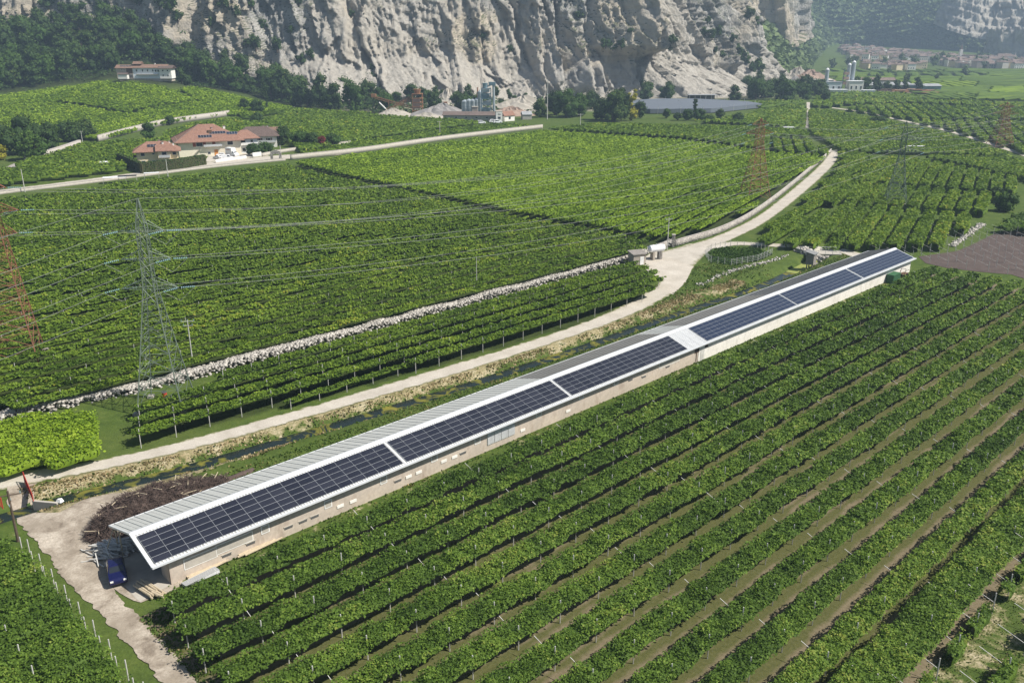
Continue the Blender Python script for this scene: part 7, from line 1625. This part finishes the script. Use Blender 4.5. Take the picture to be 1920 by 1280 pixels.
part('chute', lambda b: b.tube((-24, -1, 7.0), (-17, -1, 0), .45, 'white_paint', n=5), t)
# pale orchard net
np_ = [G(1190, 196), G(1232, 193), G(1300, 193), G(1400, 198), G(1428, 203), G(1345, 212), G(1330, 213), G(1215, 214), G(1180, 204)]
c = np.array(G(1300, 203)); t = thing('hail_net', 'wide pale grey hail net stretched over an orchard in front of the cliff', 'hail net', (float(c[0]), float(c[1]), 0))
P = resample(np.vstack([np_, np_[:1]]), 60)[:-1] - c; b = MB(); nP = len(P); b.raw([(*p, 3.0 + .1 * (i % 2)) for i, p in enumerate(P)] + [(0, 0, 3.1)] + [(*p, .4) for p in P], [(i, (i + 1) % nP, nP) for i in range(nP)] + [(i, nP + 1 + i, nP + 1 + (i + 1) % nP, (i + 1) % nP) for i in range(nP)], 'net'); b.build('netting', t)
for p in P[::3]: part('post', lambda b: b.tube((*p, 0), (*p, 4.6), .12, 'post_grey', n=4), t)
x, y = at(1316, 191, 668); t = thing('open_shed', 'long open sided shed behind the hail net', 'shed', (x, y, 0)); part('roof', lambda b: b.box((0, 0, 5.0), (21, 8, .3), 'grey_roof_far'), t)
for k in range(6): part('post', lambda b: b.tube((-10 + 4 * k, -3.8, 0), (-10 + 4 * k, -3.8, 5), .2, 'concrete', n=4), t)
part('back_wall', lambda b: b.box((0, 3.6, 2.4), (20, .2, 4.8), 'gap_dark'), t)
# ---- far concrete works and timber yard
def wk(label, px, py, L, W__, h, wallm, roofm, rise=0.0, rot=0.0, name='works_building'):
    x, y = G(px, py); t = thing(name, label, 'building', (x, y, 0), rot)
    if rise: gable_house(t, L, W__, h, rise, .5, wallm, roofm)
    else: part('wall', lambda b: b.box((0, 0, h / 2), (L, W__, h), wallm), t); part('roof', lambda b: b.box((0, 0, h + .15), (L + .8, W__ + .8, .3), roofm), t)
    for k in range(3): window(t, -L / 3 + k * L / 3, -W__ / 2, h * .45, L * .12, h * .3, 'f')
    return t
wk('white block with a flat roof at the far concrete works', 1601, 173, 12, 8, 9, 'white_wall', 'tarp_white')
wk('pale building at the left of the far concrete works', 1540, 170, 16, 10, 9, 'far_wall_a', 'white_wall'); wk('grey machine hall in the middle of the far concrete works', 1558, 172, 14, 10, 8, 'blue_white_wall', 'grey_roof_far')
wk('low white office at the foot of the concrete works', 1570, 178, 14, 6, 4, 'white_wall', 'tarp_white')
for px, h, lb in ((1547, 18, 'slim white round silo of the far concrete works'), (1587, 22, 'left tall white silo tube of the far concrete works'), (1595, 24, 'right tall white silo tube of the far concrete works')):
    x, y = G(px, 172); t = thing('silo', lb, 'silo', (x, y, 0)); part('drum', lambda b: b.tube((0, 0, 0), (0, 0, h), 1.7, 'silo_metal', n=12), t); part('roof', lambda b: b.tube((0, 0, h), (0, 0, h + 1.4), 1.7, 'tarp_white', .3, n=12), t)
x, y = G(1583, 172); t = thing('silo_tower', 'dark steel frame tower leaning on the far white silos', 'tower', (x, y, 0)); part('frame', lambda b: [b.tube((sx, 0, 0), (sx * .6, 0, 19), .4, 'plant_blue', n=4) for sx in (-3, 3)] + [b.box((0, 0, z), (5.5 - z * .1, 3.5, 2.2), 'brown_heap') for z in (7, 11, 15)], t); part('jib', lambda b: b.tube((0, 0, 19), (6, 0, 25), .3, 'silo_metal', n=4), t)
heap('gravel_heap', 'pinkish grey gravel mountain left of the far concrete works', 1517, 165, 905, 58, 40, 13, 'brown_heap', 11); heap('gravel_heap', 'dark gravel heap at the left of the far works', 1490, 168, 880, 30, 20, 8, 'gravel_heap', 12); heap('gravel_heap', 'tan sand heap behind the far works', 1493, 158, 940, 44, 30, 14, 'scree_heap', 13)
wk('long grey roofed hall of the far timber yard', 1655, 170, 42, 18, 5, 'grey_wall', 'grey_roof_far', 2.0); wk('red roofed hall behind the long grey one', 1640, 160, 34, 16, 5, 'far_wall_b', 'far_roof_a', 2.0); wk('dark hall at the right end of the timber yard', 1728, 172, 26, 14, 5, 'plant_blue', 'grey_roof_far', 1.5); wk('small white container office before the timber yard', 1627, 177, 10, 5, 3.2, 'tarp_white', 'tarp_white')
t = thing('log_yard', 'long brown stacks of logs between the far halls', 'log stack', (*G(1692, 176), 0)); Rl = rng(4)
for k in range(60):
    x0 = Rl.uniform(-26, 26); y0 = Rl.uniform(-6, 6); L = Rl.uniform(5, 9); z = Rl.uniform(.4, 3.6); part('log', lambda b: b.tube((x0 - L / 2, y0, z), (x0 + L / 2, y0 + Rl.normal(), z), .5, ['plant_rust', 'bark', 'brown_heap'][k % 3], n=5), t)
# ---- the village: every house an object, meshes shared
def vhouse(i):
    R = rng(300 + i); L, W__, h = R.uniform(9, 15), R.uniform(8, 11), R.uniform(6, 9.5); rise = R.uniform(1.6, 2.6); b = MB(); wm = ['far_wall_a', 'white_wall', 'far_wall_b', 'cream_wall'][i % 4]; rm = ['far_roof_a', 'far_roof_b', 'far_roof_a'][i % 3]
    b.box((0, 0, h / 2), (L, W__, h), wm); e = .45; z = h + .02
    b.raw([(-L / 2 - e, -W__ / 2 - e, z), (L / 2 + e, -W__ / 2 - e, z), (L / 2 + e, W__ / 2 + e, z), (-L / 2 - e, W__ / 2 + e, z), (-L / 2 - e + 2, 0, z + rise), (L / 2 + e - 2, 0, z + rise)], [(0, 1, 5, 4), (2, 3, 4, 5), (3, 0, 4), (1, 2, 5), (0, 3, 2, 1)], rm)
    for k in range(int(L // 3)):
        for zz in (1.6, 4.4): b.box((-L / 2 + 1.5 + 3 * k, -W__ / 2 - .03, zz), (1.2, .08, 1.4), 'glass_dark')
    b.box((1.5, 1, z + rise * .8), (.9, .9, 1.6), wm); return b.mesh('village_house')
VH = [vhouse(i) for i in range(10)]; Rv = rng(17); vdone = []
regs = [([(1566, 92), (1600, 93), (1700, 103), (1800, 113), (1925, 118), (1925, 127), (1850, 126), (1800, 122), (1740, 117), (1690, 115), (1600, 113), (1585, 104)], 170, 12.0, 'small tiled house in the dense village under the mountain', 'houses of the far village'),
        ([(1620, 126), (1690, 124), (1735, 128), (1740, 133), (1670, 136), (1622, 132)], 26, 11, 'house of the outlying hamlet before the village', 'houses of the hamlet before the village'),
        ([(1755, 121), (1925, 124), (1925, 130), (1800, 128)], 26, 12, 'house on the near rim of the village, right side', 'houses on the near rim of the village')]
for poly_, n, md, lb, gr in regs:
    xs = [p[0] for p in poly_]; ys = [p[1] for p in poly_]; c_ = 0
    for _ in range(n * 30):
        px, py = Rv.uniform(min(xs), max(xs)), Rv.uniform(min(ys), max(ys))
        if not inpoly(px, py, poly_): continue
        x, y = GT(px, py)
        if any((x - a) ** 2 + (y - b2) ** 2 < md ** 2 for a, b2 in vdone): continue
        vdone.append((x, y)); o = obj('village_house', VH[Rv.integers(10)]); o.location = (x, y, Tz(x, y) - .3); o.rotation_euler = (0, 0, Rv.choice([0, pi / 2]) + Rv.normal() * .25); tag(o, lb, 'house', gr); c_ += 1
        if c_ >= n: break
for px, py, s in [(1708, 112, 1.2), (1880, 121, 1.6), (1862, 122, 1.3)]:
    x, y = GT(px, py); o = obj('village_house', VH[1]); o.location = (x, y, Tz(x, y)); o.scale = (s * 1.4, s, s); tag(o, {1708: 'long white house in the middle of the village', 1880: 'large white block at the right end of the village', 1862: 'white block beside the large one at the right end of the village'}[px], 'house')
x, y = GT(1813, 118); t = thing('church', 'white village church with a slim pointed bell tower', 'church', (x, y, Tz(x, y))); part('nave', lambda b: b.box((0, 0, 5), (20, 10, 10), 'white_wall'), t); part('roof', lambda b: b.prism([(-10.5, -5.5), (10.5, -5.5), (10.5, 5.5), (-10.5, 5.5)], 10.02, 12, 'far_roof_a'), t); part('bell_tower', lambda b: b.box((-12, 0, 10), (4, 4, 20), 'white_wall'), t); part('spire', lambda b: b.tube((-12, 0, 20), (-12, 0, 28), 2.6, 'far_roof_b', .1, n=4), t)
for px, py in [(1640, 112), (1668, 108), (1712, 112), (1745, 116), (1772, 118), (1790, 122), (1830, 122), (1845, 122), (1600, 104), (1620, 110), (1690, 116), (1750, 124), (1765, 122), (1720, 128), (1700, 130), (1655, 128), (1632, 130), (1880, 127), (1900, 124)]:
    x, y = GT(px, py); plant('tree', FAR[RT.integers(3)], 'dark tree among the houses of the far village', 'trees among the village houses', x, y, Tz(x, y), 1.1, RT)
